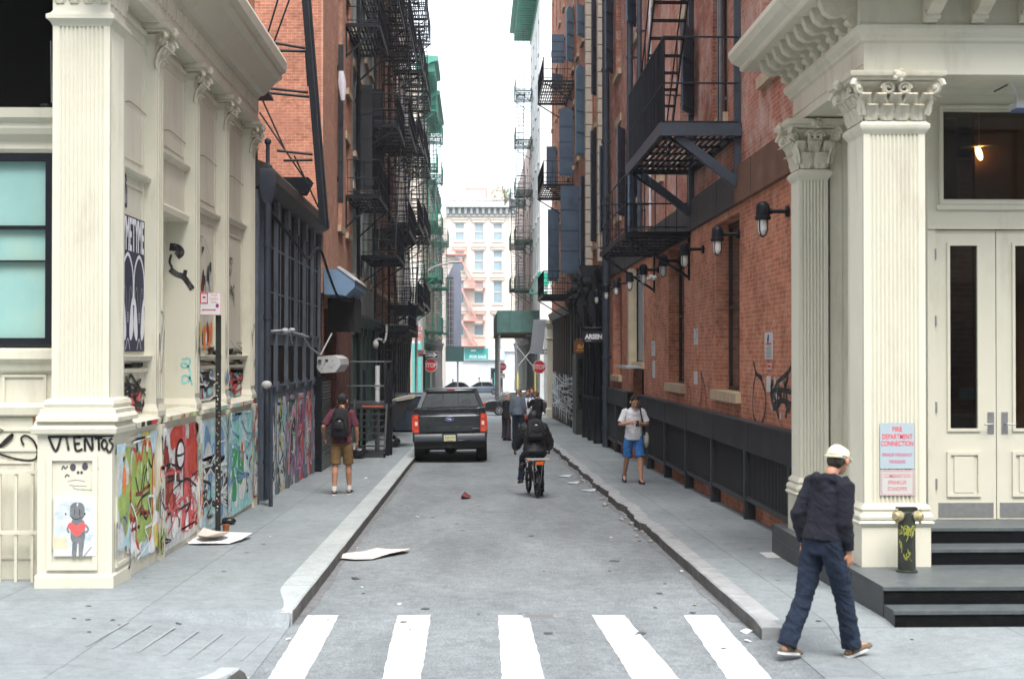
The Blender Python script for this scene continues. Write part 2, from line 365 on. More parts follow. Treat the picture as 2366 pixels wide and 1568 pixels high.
KFACE = M('kerb_face_grime', (.10, .095, .09), .85, .4, 5, .2, 40, dirt=(.03, .03, .03), dirt_amt=.8, dirt_scale=4)
def kerb(name, pts, wdt, h, mat):             # kerb stones along a path; pts on the road side, width towards the pavement
    mb = MB(); rings = []
    for k, (x, y) in enumerate(pts):
        a = Vector(pts[max(0, k-1)]); b = Vector(pts[min(len(pts)-1, k+1)]); d = (b - a).normalized(); nrm = Vector((-d.y, d.x)) * (wdt(y) if callable(wdt) else wdt)
        z = zr(y); t = h(x + nrm.x, y + nrm.y) + .004
        j = (random.random() - .5) * .008
        rings.append([(x + j, y, z - .1), (x + j, y, z + t - .012), (x + nrm.normalized().x * .015, y + nrm.normalized().y * .015, z + t), (x + nrm.x, y + nrm.y, z + t), (x + nrm.x, y + nrm.y, z - .1)])
    mb.loft(rings, 0, True)
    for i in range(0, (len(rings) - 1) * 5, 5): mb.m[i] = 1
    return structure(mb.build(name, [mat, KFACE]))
arc = lambda cx, cy, r, a0, a1, n: [(cx + r * math.cos(R(a0 + (a1 - a0) * i / n)), cy + r * math.sin(R(a0 + (a1 - a0) * i / n))) for i in range(n + 1)]
yl = lambda a, b, st: [a + (b - a) * i / max(1, int(abs(b - a) / st)) for i in range(int(abs(b - a) / st) + 1)]
pl = [(-62, YN - 2), (-8, YN - 2), (-5, YN - 2)] + arc(-3.8, YN - .0, 2.0, -90, -5, 10) + [(-1.80, 9.9), (-1.72, 10.1), (-1.70, 10.3), (-1.68, 10.4), (-1.67, 10.5), (-1.66, 10.58)]
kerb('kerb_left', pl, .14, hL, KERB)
pl = [(XKL, y) for y in [12.82, 12.9] + yl(13.1, YF - .7, .35)] + [(-2.0, YF - .2), (-2.6, YF), (-62, YF)]
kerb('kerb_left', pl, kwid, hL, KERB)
pr = [(62, YF), (3.4, YF), (2.8, YF - .2)] + [(XKR + smooth01((y - 18) / 3) * (.03 * math.sin(y * 1.7) + .02 * math.sin(y * 4.1) + .015 * math.sin(y * 9.3)), y) for y in yl(YF - .7, 12.0, .3)]
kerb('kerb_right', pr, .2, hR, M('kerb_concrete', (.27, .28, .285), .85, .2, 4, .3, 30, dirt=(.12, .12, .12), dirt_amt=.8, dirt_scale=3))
# next block's pavements, and the far street's
for nm, x0, x1 in (('sidewalk_next_block_left', -62, -1.9), ('sidewalk_next_block_right', 2.5, 62)):
    mb = MB(); ys = [YG, 100, 110, 130, 152]
    mb.loft([[(x0, y, zr(y) - .1), (x0, y, zr(y) + .14), (x1, y, zr(y) + .14), (x1, y, zr(y) - .1)] for y in ys])
    structure(mb.build(nm, WALK))
mb = MB(); mb.box(-80, 80, 168.5, 172, zr(170) - .2, zr(170) + .14); structure(mb.build('sidewalk_far_street', WALK))
# crosswalk: five painted bars
mb = MB()
for (a0, a1, b0, b1) in ((710, 782, 612, 697), (918, 995, 880, 970), (1151, 1221, 1161, 1262), (1368, 1443, 1470, 1580), (1580, 1655, 1690, 1795)):
    P = [onroad(b0, 1580, .004), onroad(b1, 1580, .004), onroad(a1, 1421, .004), onroad(a0, 1421, .004)]
    # longer towards the camera, worn edge at the far end
    P[0] = P[3] + (P[0] - P[3]) * 1.15; P[1] = P[2] + (P[1] - P[2]) * 1.15
    nn = 14; top = [P[3].lerp(P[2], i / nn) + Vector((0, .03 * random.random(), 0)) for i in range(nn + 1)]
    rt = [P[2].lerp(P[1], i / 30) + Vector((.012 * (random.random() - .5), 0, 0)) for i in range(1, 30)]
    lf = [P[0].lerp(P[3], i / 30) + Vector((.012 * (random.random() - .5), 0, 0)) for i in range(1, 30)]
    mb.face([P[0]] + lf + top + rt + [P[1]])
o = structure(mb.build('crosswalk_markings', WPAINT))
# tactile grooves and pavement score lines by the left ramp, dark gutter strips
mb = MB(); 
for i in range(7):
    x = -3.05 + i * .2
    mb.loft([[(x + (yy - 11.2) * .05, yy, zr(yy) + hL(x, yy) + .004), (x + .022 + (yy - 11.2) * .05, yy, zr(yy) + hL(x + .02, yy) + .004)] for yy in yl(11.2, 12.3, .1)], 0, False, False)
structure(mb.build('ramp_grooves', M('groove_grey', (.22, .235, .245), .9)))  # flat grey strips draw the groove lines
mb = MB()
for xs_, wd in ((XKL, .16), (XKR, -.2)):
    mb.loft([[(xs_ + .003 * math.copysign(1, wd), y, zr(y) + .004), (xs_ + wd * (.55 + .35 * noise.noise(Vector((xs_, y * .8, 0)))), y, zr(y) + .004)] for y in yl(12.9, 77, .3)], 0, False, False)
structure(mb.build('gutter_grime', M('gutter_grime_grey', (.135, .14, .145), .9, .35, 8)))
mb = MB(); rp = random.Random(31)
for k in range(46):
    x = -1.4 + 3.6 * rp.random(); y = 11.5 + 34 * rp.random() ** 1.4; r = .015 + .035 * rp.random() ** 3; n = 10
    mb.face([(x + r*(1 + .5*rp.random())*math.cos(6.283*i/n), y + r*1.3*(1 + .5*rp.random())*math.sin(6.283*i/n), zr(y) + .0062) for i in range(n)])
for k in range(60):
    sd = rp.random() < .5; y = 10.6 + 26 * rp.random(); x = (XKL - .5 - 1.4*rp.random()) if sd else (XKR + .4 + 1.1*rp.random()); r = .012 + .022*rp.random(); n = 8; z = zr(y) + (hL(x, y) if sd else hR(x, y)) + .004
    mb.face([(x + r*math.cos(6.283*i/n), y + r*math.sin(6.283*i/n), z) for i in range(n)])
tag(structure(mb.build('ground_spots', M('spot_dark', (.07, .072, .075), .7))))
# manhole / utility cover in the road behind the crosswalk
mb = MB(); p = onroad(1247, 1424, .004); mb.box(p.x - .16, p.x + .16, p.y - .06, p.y + .14, p.z - .02, p.z + .003, 0); mb.box(p.x - .13, p.x + .13, p.y - .03, p.y + .11, p.z + .003, p.z + .006, 1)
tag(mb.build('utility_cover', [M('cover_rim', (.2, .2, .2), .6), M('cover_plate', (.14, .14, .14), .6)]), 'small rectangular iron cover set in the road at the crosswalk', 'manhole cover')
# ------------------------------------------------------------ shared ornament
def flutes(x0, x1, y0, y1, n, dep, sides=('f',)):
    """cross-section of a rectangular pier with fluted front (and left/right) faces"""
    P = []
    def run(a, b, nrm, k):
        a = Vector(a); b = Vector(b); d = b - a; L = d.length; d /= L; nv = Vector(nrm); m = L * .1; w = (L - 2*m) / k
        P.append(tuple(a))
        for i in range(k):
            s = m + i * w
            for t, q in ((.12, 0), (.3, .75), (.5, 1), (.7, .75), (.88, 0)):
                P.append(tuple(a + d * (s + w * t) - nv * dep * q))
    for s_, a, b, nv in (('f', (x0, y0), (x1, y0), (0, -1)), ('r', (x1, y0), (x1, y1), (1, 0)), ('b', (x1, y1), (x0, y1), (0, 1)), ('l', (x0, y1), (x0, y0), (-1, 0))):
        if s_ in sides: run(a, b, nv, n if s_ in 'fb' else max(3, int(n * (y1 - y0) / (x1 - x0))))
        else: P.append(a)
    return P
def leaf(mb, base, out, side, h, w, curl, m=0):   # one acanthus leaf: rises, then curls outwards
    base = Vector(base); out = Vector(out); side = Vector(side); rows = []
    N = 7
    for k in range(N):
        t = k / (N - 1); z = h * (t if t < .8 else .8 + (t - .8) * .2); o = curl * (t ** 2.4) * 1.1
        if t > .95: z -= h * .12
        ww = w * (.75 + .5 * math.sin(t * 2.6)) * (1 - .45 * t * t) * (1 + .18 * (k % 2))
        c = base + out * o + Vector((0, 0, z))
        rows.append([c - side * ww / 2, c - side * ww * .25 + out * .02, c + out * .008, c + side * ww * .25 + out * .02, c + side * ww / 2, c + side * ww * .3 - out * .02, c - side * ww * .3 - out * .02])
    mb.loft(rows, m, True)
def spiral(mb, c, ax, up, r, m=0, turns=1.6, th=.018):
    pts = []; rad = []; c = Vector(c); ax = Vector(ax); up = Vector(up)
    for i in range(22):
        t = i / 21; a = turns * 2 * math.pi * t; rr = r * (1 - .82 * t)
        pts.append(c + ax * rr * math.cos(a) + up * rr * math.sin(a)); rad.append(th * (1 - .4 * t))
    mb.tube(pts, rad, 6, m, True, ref=ax.cross(up))
def capital(mb, x0, x1, y0, y1, z0, z1, faces='frl', m=0):
    H = z1 - z0; w = x1 - x0; d = y1 - y0; rnd = random.Random(3)
    mb.rloft(x0, x1, y0, y1, [(-.015, z0), (-.015, z0 + H*.3), (.0, z0 + H*.55), (.04, z0 + H*.72), (.09, z0 + H*.8)], m)
    mb.rloft(x0, x1, y0, y1, [(.10, z0 + H*.82), (.13, z0 + H*.84), (.13, z0 + H*.88), (.155, z0 + H*.90), (.165, z0 + H*.97), (.165, z0 + H)], m)
    for f in faces:
        if f == 'f': a, o, sd, L = Vector((x0, y0, 0)), Vector((0, -1, 0)), Vector((1, 0, 0)), w
        elif f == 'l': a, o, sd, L = Vector((x0, y1, 0)), Vector((-1, 0, 0)), Vector((0, -1, 0)), d
        else: a, o, sd, L = Vector((x1, y0, 0)), Vector((1, 0, 0)), Vector((0, 1, 0)), d
        n = max(2, int(round(L / .14)))
        for i in range(n):
            t = (i + .5) / n
            leaf(mb, a + sd * L * t + Vector((0, 0, z0 + .01)), o, sd, H * .4, L / n * .9, .08, m)
        for i in range(n + 1):
            t = i / n
            leaf(mb, a + sd * L * t + Vector((0, 0, z0 + H * .12)), o, sd, H * .55, L / n * .8, .13, m)
        # pairs of small volutes and a rosette in the middle of the abacus
        for s in (-1, 1):
            spiral(mb, a + sd * L * (.5 + .13 * s) + o * .08 + Vector((0, 0, z0 + H*.66)), sd * s, Vector((0, 0, 1)), .065, m, 1.5, .02)
            mb.tube([a + sd * L * (.5 + .12 * s) + o * .03 + Vector((0, 0, z0 + H*.35)), a + sd * L * (.5 + .2 * s) + o * .06 + Vector((0, 0, z0 + H*.55)), a + sd * L * (.5 + .2 * s) + o * .09 + Vector((0, 0, z0 + H*.72))], [.014, .02, .026], 6, m)
        mb.ell(a + sd * L * .5 + o * .16 + Vector((0, 0, z0 + H*.9)), .06, .05, .055, m, 8, 6)
        for i in range(5):
            an = R(72 * i); mb.ell(a + sd * (L * .5 + .045 * math.cos(an)) + o * .18 + Vector((0, 0, z0 + H*.9 + .045 * math.sin(an))), .024, .02, .024, m, 6, 5)
    for cx, cy, dx, dy in ((x0, y0, -1, -1), (x1, y0, 1, -1), (x0, y1, -1, 1), (x1, y1, 1, 1)):
        dg = Vector((dx, dy, 0)).normalized(); c = Vector((cx, cy, z0 + H * .7)) + dg * .11
        spiral(mb, c, dg, Vector((0, 0, 1)), .085, m, 1.7, .03)
        mb.tube([Vector((cx, cy, z0 + H*.35)), Vector((cx, cy, z0 + H*.55)) + dg * .03, c + Vector((0, 0, .08))], [.02, .026, .03], 6, m)
        mb.ell(c - dg * .0 + Vector((0, 0, -.01)), .04, .04, .04, m, 8, 6)
def panel_recess(mb, plane, u0, u1, z0, z1, face, d=.02, w=.05, sgn=1, m=0):
    """raised moulding frame: plane 'x' -> panel in the (y,z) plane at x=face, 'y' -> (x,z) plane at y=face; sgn is outward direction"""
    a, b = sorted((face, face + sgn * d))
    B = (lambda p0, p1, q0, q1, dd=0: mb.box(a, b, p0, p1, q0, q1, m)) if plane == 'x' else (lambda p0, p1, q0, q1, dd=0: mb.box(p0, p1, a, b, q0, q1, m))
    B(u0, u1, z1 - w, z1); B(u0, u1, z0, z0 + w); B(u0, u0 + w, z0 + w, z1 - w); B(u1 - w, u1, z0 + w, z1 - w)

# spray paint and paste-ups lie on a wall as thin paint films
class Wall:                                   # maps (u, z) on a wall to world
    def __init__(s, plane, face, sgn): s.p, s.f, s.s = plane, face, sgn
    def P(s, u, z, d): return Vector((s.f + s.s * d, u, z)) if s.p == 'x' else Vector((u, s.f + s.s * d, z))
    def stroke(s, mb, pts, w, m=0, d=.004, n=5, taper=False):
        c = crom([(a, b, 0) for a, b in pts], n); L = []; Rr = []
        for k, p in enumerate(c):
            t = (c[min(k+1, len(c)-1)] - c[max(k-1, 0)]); t = t.normalized() if t.length > 1e-9 else Vector((1, 0, 0))
            nn = Vector((-t.y, t.x, 0)) * w / 2 * ((1 - .7 * k / len(c)) if taper else 1)
            L.append(p + nn); Rr.append(p - nn)
        for k in range(len(c) - 1):
            mb.face([s.P(L[k].x, L[k].y, d), s.P(L[k+1].x, L[k+1].y, d), s.P(Rr[k+1].x, Rr[k+1].y, d), s.P(Rr[k].x, Rr[k].y, d)], m)
    def blob(s, mb, pts, m=0, d=.003, n=5):
        c = crom([(a, b, 0) for a, b in pts + [pts[0]]], n)[:-1]
        mb.face([s.P(p.x, p.y, d) for p in c], m)
    def rect(s, mb, u0, u1, z0, z1, m=0, d=.003): mb.face([s.P(u0, z0, d), s.P(u1, z0, d), s.P(u1, z1, d), s.P(u0, z1, d)], m)
    def oval(s, mb, u, z, ru, rz, m=0, d=.004, n=16): mb.face([s.P(u + ru * math.cos(2*math.pi*k/n), z + rz * math.sin(2*math.pi*k/n), d) for k in range(n)], m)
PAINTS = dict(k=(.012, .012, .014), w=(.72, .74, .74), r=(.48, .05, .03), g=(.30, .42, .10), gg=(.03, .33, .12), t=(.22, .55, .52), b=(.16, .3, .5), p=(.38, .13, .36), pk=(.66, .34, .47),
              o=(.75, .2, .04), y=(.6, .5, .12), lb=(.45, .62, .68), gr=(.25, .28, .3), dr=(.25, .03, .02), cy=(.35, .66, .66), lg=(.55, .57, .56), sk=(.58, .1, .1))
def PM(keys): return [M('spray_paint_' + k, PAINTS[k], .6, .3, 9, dirt=(.5, .48, .42), dirt_amt=.35, dirt_scale=7) for k in keys]
PK = list(PAINTS)
PI = {k: i for i, k in enumerate(PK)}
def scribble(Wl, mb, u0, u1, z0, z1, key, n, w, seed, d=.004):
    rd = random.Random(seed)
    for i in range(n):
        u = u0 + (u1 - u0) * rd.random(); z = z0 + (z1 - z0) * rd.random(); pts = []
        for k in range(rd.randint(4, 7)):
            pts.append((min(u1, max(u0, u)), min(z1, max(z0, z)))); u += (u1 - u0) * (rd.random() - .5) * .8; z += (z1 - z0) * (rd.random() - .5) * .5
        Wl.stroke(mb, pts, w * (.7 + .6 * rd.random()), PI[key], d + i * .00025)
def patchwork(Wl, mb, u0, u1, z0, z1, keys, n, seed, d=.002, size=.3):
    rd = random.Random(seed)
    for i in range(n):
        u = u0 + (u1 - u0) * rd.random(); z = z0 + (z1 - z0) * rd.random(); k = rd.randint(6, 9); s1 = size * (.4 + rd.random()); s2 = size * (.5 + 1.3 * rd.random())
        pts = [(min(u1, max(u0, u + s1 * math.cos(2*math.pi*j/k) * (.6 + .6 * rd.random()))), min(z1, max(z0, z + s2 * math.sin(2*math.pi*j/k) * (.6 + .6 * rd.random())))) for j in range(k)]
        Wl.blob(mb, pts, PI[rd.choice(keys)], d + i * .00012, 3)

# ------------------------------------------------------------ 1: cream cast-iron corner building, left
LB = thing('corner_building', 'cream cast-iron corner building with fluted corner pilaster and graffiti along its alley side', 'building', (-3.7, 14.3, zs(14.3)))
g0 = zs(14.3) - .03
mb = MB()                                      # corner pilaster
mb.rloft(-4.37, -3.63, 14.3, 15.0, [(.02, g0 - .2), (.02, g0 + .16), (0, g0 + .18), (0, 1.40), (.05, 1.42), (.06, 1.47), (.03, 1.50), (.02, 1.54), (-.03, 1.56)])
mb.rloft(-4.25, -3.68, 14.36, 14.98, [(.12, 1.54), (.12, 1.58), (.09, 1.62), (.09, 1.66), (.05, 1.67), (.065, 1.71), (.05, 1.75), (.0, 1.77)])
mb.prism(flutes(-4.25, -3.68, 14.36, 14.98, 11, .016, 'fr'), 'z', 1.76, 5.5)
mb.rloft(-4.25, -3.68, 14.36, 14.98, [(0, 5.50), (.02, 5.54), (.055, 5.57), (.055, 5.61), (.02, 5.63), (0, 5.66), (0, 6.0)])
mb.build('corner_pilaster', CREAM, LB, 35)
mb = MB(); capital(mb, -4.25, -3.68, 14.36, 14.98, 5.72, 6.4, 'fr'); mb.build('capital', CREAM2, LB, 40)
mb = MB(); panel_recess(mb, 'y', -4.27, -3.77, g0 + .22, 1.2, 14.298, .022, .05, -1)
panel_recess(mb, 'x', 14.42, 14.9, g0 + .22, 1.2, -3.628, .02, .04, 1)
mb.build('pedestal_panel', CREAM, LB)
# alley-side wall with bays
mb = MB(); WX = -3.80
bays = [(14.95, 16.38), (16.72, 18.62), (18.92, 20.84), (21.14, 23.2)]
BASE_T = 1.46
for i, (a, b) in enumerate(bays):
    if i == 1:
        mb.box(-7, -4.05, a, b, -.6, 3.95); mb.box(-7, WX, a, b, 3.95, 6.5); mb.box(-4.05, -3.66, a - .1, b + .1, -.6, BASE_T)
    else: mb.box(-4.3, WX, a, b, -.6, 6.5)
    if i != 1: mb.box(WX, -3.66, a - (.1 if i else 0), b + (.1 if i < 3 else .0), -.6, 1.42)
mb.build('side_wall', CREAM, LB)
for (a, b) in ((16.38, 16.72), (18.62, 18.92), (20.84, 21.14), (23.2, 23.6)):
    mb = MB()
    mb.box(-4.3, -3.66, a, b, BASE_T - .06, 6.5)
    mb.box(-4.3, -3.61, a + .08, b - (.08 if b < 23.5 else 0), -.6, BASE_T - .06)
    mb.box(-3.66, -3.645, a + .05, a + .09, 1.7, 5.6); mb.box(-3.66, -3.645, b - .09, b - .05, 1.7, 5.6); mb.box(-3.66, -3.648, (a+b)/2 - .02, (a+b)/2 + .02, 1.7, 5.6)
    mb.rloft(-4.1, -3.66, a, b, [(.03, 1.50), (.03, 1.56), (.015, 1.6), (.0, 1.64)])
    mb.build('pilaster', CREAM, LB)
for i, (a, b) in enumerate(bays):
    mb = MB(); a0, b0 = a + .002, b - .002
    mb.prism([(-3.82, BASE_T - .08), (-3.64, BASE_T - .05), (-3.60, BASE_T - .03), (-3.60, BASE_T + .02), (-3.66, BASE_T + .05), (-3.82, BASE_T + .08)], 'y', a0, b0)
    zl = (4.22, 4.65, 4.22, 4.3)[i]
    mb.prism([(-3.82, zl - .07), (-3.745, zl - .05), (-3.72, zl - .02), (-3.72, zl), (-3.82, zl + .03)], 'y', a0, b0)
    if i == 1: mb.prism([(-4.06, 3.93), (-3.745, 3.93), (-3.735, 4.0), (-3.75, 4.03), (-3.82, 4.03)], 'y', a0, b0)
    else:
        mb.prism([(-3.82, 2.12), (-3.72, 2.14), (-3.70, 2.19), (-3.82, 2.2)], 'y', a0, b0); mb.prism([(-3.82, 2.0), (-3.75, 2.01), (-3.74, 2.05), (-3.82, 2.06)], 'y', a0, b0)
    mb.prism([(-3.82, 5.83), (-3.77, 5.84), (-3.76, 5.88), (-3.82, 5.9)], 'y', a0, b0)
    mb.parts('ledge', CREAM, LB)
for i, (a, b) in enumerate(bays):              # inset panel mouldings in each bay
    for q in (((2.3, 4.08, WX - .001, .016, .035) if i != 1 else None), ((4.75 if i == 1 else 4.34), 5.75, WX - .001, .012, .03), (.06 - i * .04, 1.34, -3.661, .02, .04)):
        if q: mb = MB(); ex = .09 if q[2] > -3.7 else -.11; panel_recess(mb, 'x', a - ex, b + ex, q[0], q[1], q[2], q[3], q[4], 1); mb.build('wall_panel', CREAM, LB)
Wl = Wall('x', WX, 1)
for i, (a, b) in enumerate(bays):
    mb = MB(); Wl.stroke(mb, [(a, 4.98 + .02*i), (a*.7+b*.3, 4.93), ((a+b)/2, 4.97), (b, 4.95)], .012, 0, .0165)
    mb.build('casting_seam', M('seam_dark', (.2, .17, .12), .9), LB)
for (a, b) in ((16.38, 16.72), (18.62, 18.92), (20.84, 21.14), (23.2, 23.6)):
    mb = MB(); capital(mb, -3.78, -3.67, a + .02, b - .02, 5.42, 5.98, 'r'); mb.build('capital', CREAM2, LB, 40)
mb = MB()
prof = [(-3.9, 5.98), (-3.60, 5.98), (-3.58, 6.03), (-3.58, 6.1), (-3.62, 6.12), (-3.62, 6.42), (-3.57, 6.48), (-3.50, 6.50), (-3.30, 6.72), (-3.22, 6.76), (-3.22, 6.84), (-3.15, 6.88), (-3.13, 7.02), (-3.16, 7.1), (-3.9, 7.24)]
mb.prism(prof, 'y', 14.0, 23.62)
mb.box(-9, -3.9, 14.0, 15.2, 6.3, 7.2)
for k in range(60):
    y = 14.2 + k * .158
    mb.box(-3.622, -3.60, y, y + .07, 6.2, 6.4)
mb.build('cornice', CREAM, LB)
mb = MB(); mb.box(-9, -3.66, 15.0, 23.55, 7.2, 16); mb.build('brick_wall', BRICKR, LB)
for y in (18.0, 21.0): mb = MB(); mb.box(-3.659, -3.60, y, y + 1.3, 8.3, 8.5); mb.build('window_sill', STONE, LB)
# street front, left of the corner pilaster
mb = MB()
YB = 14.95
mb.box(-9, -4.3, YB, YB + .3, -.5, 1.55)
mb.prism([(YB + .02, 1.55), (YB - .05, 1.58), (YB - .06, 1.66), (YB + .02, 1.7)], 'x', -9, -4.3)
mb.box(-9, -4.3, YB + .02, YB + .3, 1.55, 2.05)
mb.prism([(YB + .02, 2.0), (YB - .03, 2.04), (YB - .05, 2.12), (YB - .10, 2.16), (YB - .10, 2.25), (YB + .3, 2.3)], 'x', -9, -4.3)
mb.prism([(YB + .3, 4.32), (YB + .08, 4.32), (YB + .05, 4.36), (YB + .05, 4.44), (YB - .03, 4.5), (YB - .06, 4.56), (YB - .06, 4.62), (YB - .12, 4.66), (YB - .14, 4.76), (YB + .3, 4.8)], 'x', -9, -4.3)
mb.build('front_wall', CREAM, LB)
mb = MB()
for u in (-5.75, -5.1): panel_recess(mb, 'y', u + .16, u + .62, 1.66 - .0, 2.0, YB + .019, .02, .03, -1)
for u in (-5.1, -5.75, -6.4): panel_recess(mb, 'y', u + .06, u + .5, -.02 + .1, 1.1, YB - .001, .012, .03, -1)
panel_recess(mb, 'y', -5.18 + .12, -4.55, 1.12 + .6 - .52, 1.44, YB - .001, .015, .03, -1)
mb.build('front_panel', CREAM, LB)
fr = MB()
for a in ((-9, -4.44, 2.3, 2.38), (-9, -4.44, 4.24, 4.32)): fr.box(a[0], a[1], YB + .08, YB + .25, a[2], a[3])
fr.box(-4.52, -4.3, YB + .08, YB + .25, 2.38, 4.24); fr.box(-9, -4.52, YB + .10, YB + .2, 3.52, 3.56); fr.box(-9, -4.52, YB + .10, YB + .2, 3.18, 3.195)
wn = fr.build('shop_window', BLACK, LB)
mb = MB(); mb.box(-9, -4.52, YB + .16, YB + .18, 2.38, 4.24)
mb.build('pane', M('pale_teal_blind', (.27, .47, .44), .35, .12, .8, spec=.5, dirt=(.38, .48, .36), dirt_amt=.7, dirt_scale=.8), wn)
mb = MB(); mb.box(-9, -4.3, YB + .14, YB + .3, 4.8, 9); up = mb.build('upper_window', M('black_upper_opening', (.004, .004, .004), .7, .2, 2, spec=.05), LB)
mb = MB(); mb.tube([(-4.46, YB + .08, 4.85), (-4.47, YB + .08, 5.5)], .004, 5, 0); mb.ell((-4.44, YB - .04, 4.72), .04, .04, .06, 1, 8, 6); mb.ell((-4.50, YB - .02, 4.80), .05, .03, .025, 1, 8, 6); mb.build('lamp_fitting', [M('thin_wire', (.5, .5, .5), .4), BLACK], LB)
mb = MB()
for k in range(12):
    x = -4.56 - k * .166; mb.box(x - .014, x + .014, YB - .2, YB - .172, g0, 1.02)
for z in (.98, .36): mb.box(-9, -4.4, YB - .21, YB - .168, z, z + .035)
mb.build('window_grille', CREAM, LB)
# cable and pipe at the edge of the pilaster
mb = MB(); mb.tube([(-4.33, YB - .05, 2.62), (-4.34, YB - .06, 2.3), (-4.3, YB - .1, 1.9), (-4.3, YB - .1, 1.6)], [.03, .018, .014, .014], 8, 0); mb.build('conduit', CREAM, LB, 40)

# graffiti on its walls (paint on the building)
gm = MB()
Wf = Wall('y', 14.3, -1); Wp = Wall('y', 14.276, -1)
def px(Wl_y, x, y): p = at(x, y, Wl_y); return (p.x, p.z)
def strokepx(Wl, yy, pts, w, key, **k): Wl.stroke(gm, [px(yy, a, b) for a, b in pts], w, PI[key], **k)
# tag letters above the pedestal panel: V I E N T O S
for pts in ([(112,1010),(128,1042),(140,1010)], [(152,1008),(158,1040)], [(170,1010),(175,1040),(190,1037)], [(170,1010),(186,1010)], [(172,1025),(184,1024)], [(196,1042),(196,1012),(212,1040),(212,1010)],
            [(218,1012),(236,1011)], [(227,1012),(228,1040)], [(240,1014),(234,1026),(240,1038),(247,1026),(240,1014)], [(259,1012),(252,1018),(260,1028),(256,1040),(250,1044),(246,1036)], [(110,1009),(262,1006)]):
    strokepx(Wf, 14.28, pts, .024, 'k', d=.008)
# black squiggle on the front wall left
Wb = Wall('y', YB, -1)
strokepx(Wb, YB, [(0,1030),(20,1010),(30,1003),(26,1012),(8,1028),(0,1032)], .026, 'k', d=.016)
strokepx(Wb, YB, [(0,1048),(40,1060),(78,1062),(88,1045),(80,1020),(62,1006),(50,1012),(56,1028)], .022, 'k', d=.016)
# tall strokes and blobs in the recessed bay
Wr = Wall('x', WX, 1); Wbase = Wall('x', -3.66, 1); Wrec = Wall('x', -4.05, 1)
def pX(X, x, y): p = atX(x, y, X); return (p.y, p.z)
def sX(Wl, pts, w, key, **k): Wl.stroke(gm, [pX(Wl.f, a, b) for a, b in pts], w, PI[key], **k)
def bX(Wl, pts, key, **k): Wl.blob(gm, [pX(Wl.f, a, b) for a, b in pts], PI[key], **k)
Wj = Wall('y', 18.62, -1)
def sJ(pts, w, key, **k): Wj.stroke(gm, [px(18.62, a, b) for a, b in pts], w, PI[key], **k)
sJ([(392,570),(410,573),(418,583),(408,592)], .10, 'k', d=.004); sJ([(396,588),(392,605),(398,618)], .03, 'k', d=.005)
sJ([(393,622),(410,634),(425,640),(445,668)], .07, 'k', d=.006); sJ([(426,640),(429,624)], .05, 'k', d=.0065)
# green cursive on the recess
sJ([(420,830),(438,828),(436,845),(422,848),(420,838),(432,842),(440,860),(436,880),(422,884),(424,868),(438,872),(444,890)], .025, 't', d=.004)
# bay 1: paste-up area scribbles below the sill
scribble(Wr, gm, 15.15, 16.3, 1.55, 1.98, 'k', 9, .035, 5, .017); patchwork(Wr, gm, 15.2, 16.3, 1.56, 1.8, ['lb', 'b', 'lg', 'sk'], 8, 6, .0165, .12)
sX(Wr, [(290,880),(300,902),(330,900),(352,905),(372,890)], .04, 'k', d=.02); sX(Wr, [(292,935),(300,905),(318,938),(325,905),(345,938)], .03, 'k', d=.021)
scribble(Wr, gm, 15.2, 16.3, 2.06, 2.12, 'k', 5, .03, 9, .02)
# lower panels
B = [(15.0, 16.44), (16.66, 18.68), (18.86, 20.9), (21.08, 23.24)]
(a, b) = B[0]
patchwork(Wbase, gm, a, b, .0, 1.35, ['lg', 'w', 'lb', 'g', 'g', 'y'], 22, 11, .021, .25)
for k, (u, z, h) in enumerate(((15.25, .82, .4), (15.48, .62, .52), (15.72, .68, .6), (15.96, .75, .5), (15.62, .36, .25), (15.9, .42, .3))):
    Wbase.blob(gm, [(u - .17, z - h*.8), (u - .17, z + h*.6), (u, z + h), (u + .15, z + h*.6), (u + .17, z - h*.7), (u, z - h)], PI['r'], .0225 + k*.0001); 
for k, (u, z, h) in enumerate(((15.25, .82, .36), (15.48, .62, .48), (15.72, .68, .56), (15.96, .75, .46), (15.62, .36, .2), (15.9, .42, .26))):
    Wbase.blob(gm, [(u - .12, z - h*.8), (u - .12, z + h*.6), (u, z + h*.95), (u + .10, z + h*.6), (u + .12, z - h*.7), (u, z - h*.95)], PI['g'], .0235 + k*.0001)
for p in ([(15.3, .9), (15.5, .7), (15.7, 1.0)], [(15.5, .45), (15.8, .95), (16.0, .5)], [(15.55, .65), (15.95, .68)], [(15.6, .5), (15.8, .4), (15.95, .5)], [(15.9, 1.05), (16.05, .95), (16.15, 1.1)]): Wbase.stroke(gm, p, .035, PI['k'], .026)
scribble(Wbase, gm, 15.15, 16.1, .35, .75, 'dr', 6, .03, 21, .0255)
(a, b) = B[1]
Wbase.rect(gm, a, b, -.1, 1.33, PI['lg'], .021)
patchwork(Wbase, gm, a, b, .0, 1.33, ['r', 'r', 'dr', 'sk', 'r'], 34, 12, .0212, .22)
patchwork(Wbase, gm, a + .4, b, .0, .75, ['w', 'lg', 'w'], 12, 13, .026, .13)
Wbase.oval(gm, 17.6, .98, .26, .2, PI['k'], .0285); Wbase.oval(gm, 17.6, .98, .2, .15, PI['w'], .029); Wbase.stroke(gm, [(17.4, .98), (17.6, .97), (17.8, .98)], .03, PI['k'], .0295)
scribble(Wbase, gm, a, b, .7, 1.3, 'k', 4, .03, 14, .0275); scribble(Wbase, gm, a, b, .05, .8, 'sk', 8, .03, 15, .0272)
(a, b) = B[2]
Wbase.rect(gm, a, b, -.2, 1.33, PI['lb'], .021); patchwork(Wbase, gm, a, b, -.1, 1.33, ['lb', 'b', 'cy', 'w', 'gr'], 30, 16, .0212, .24)
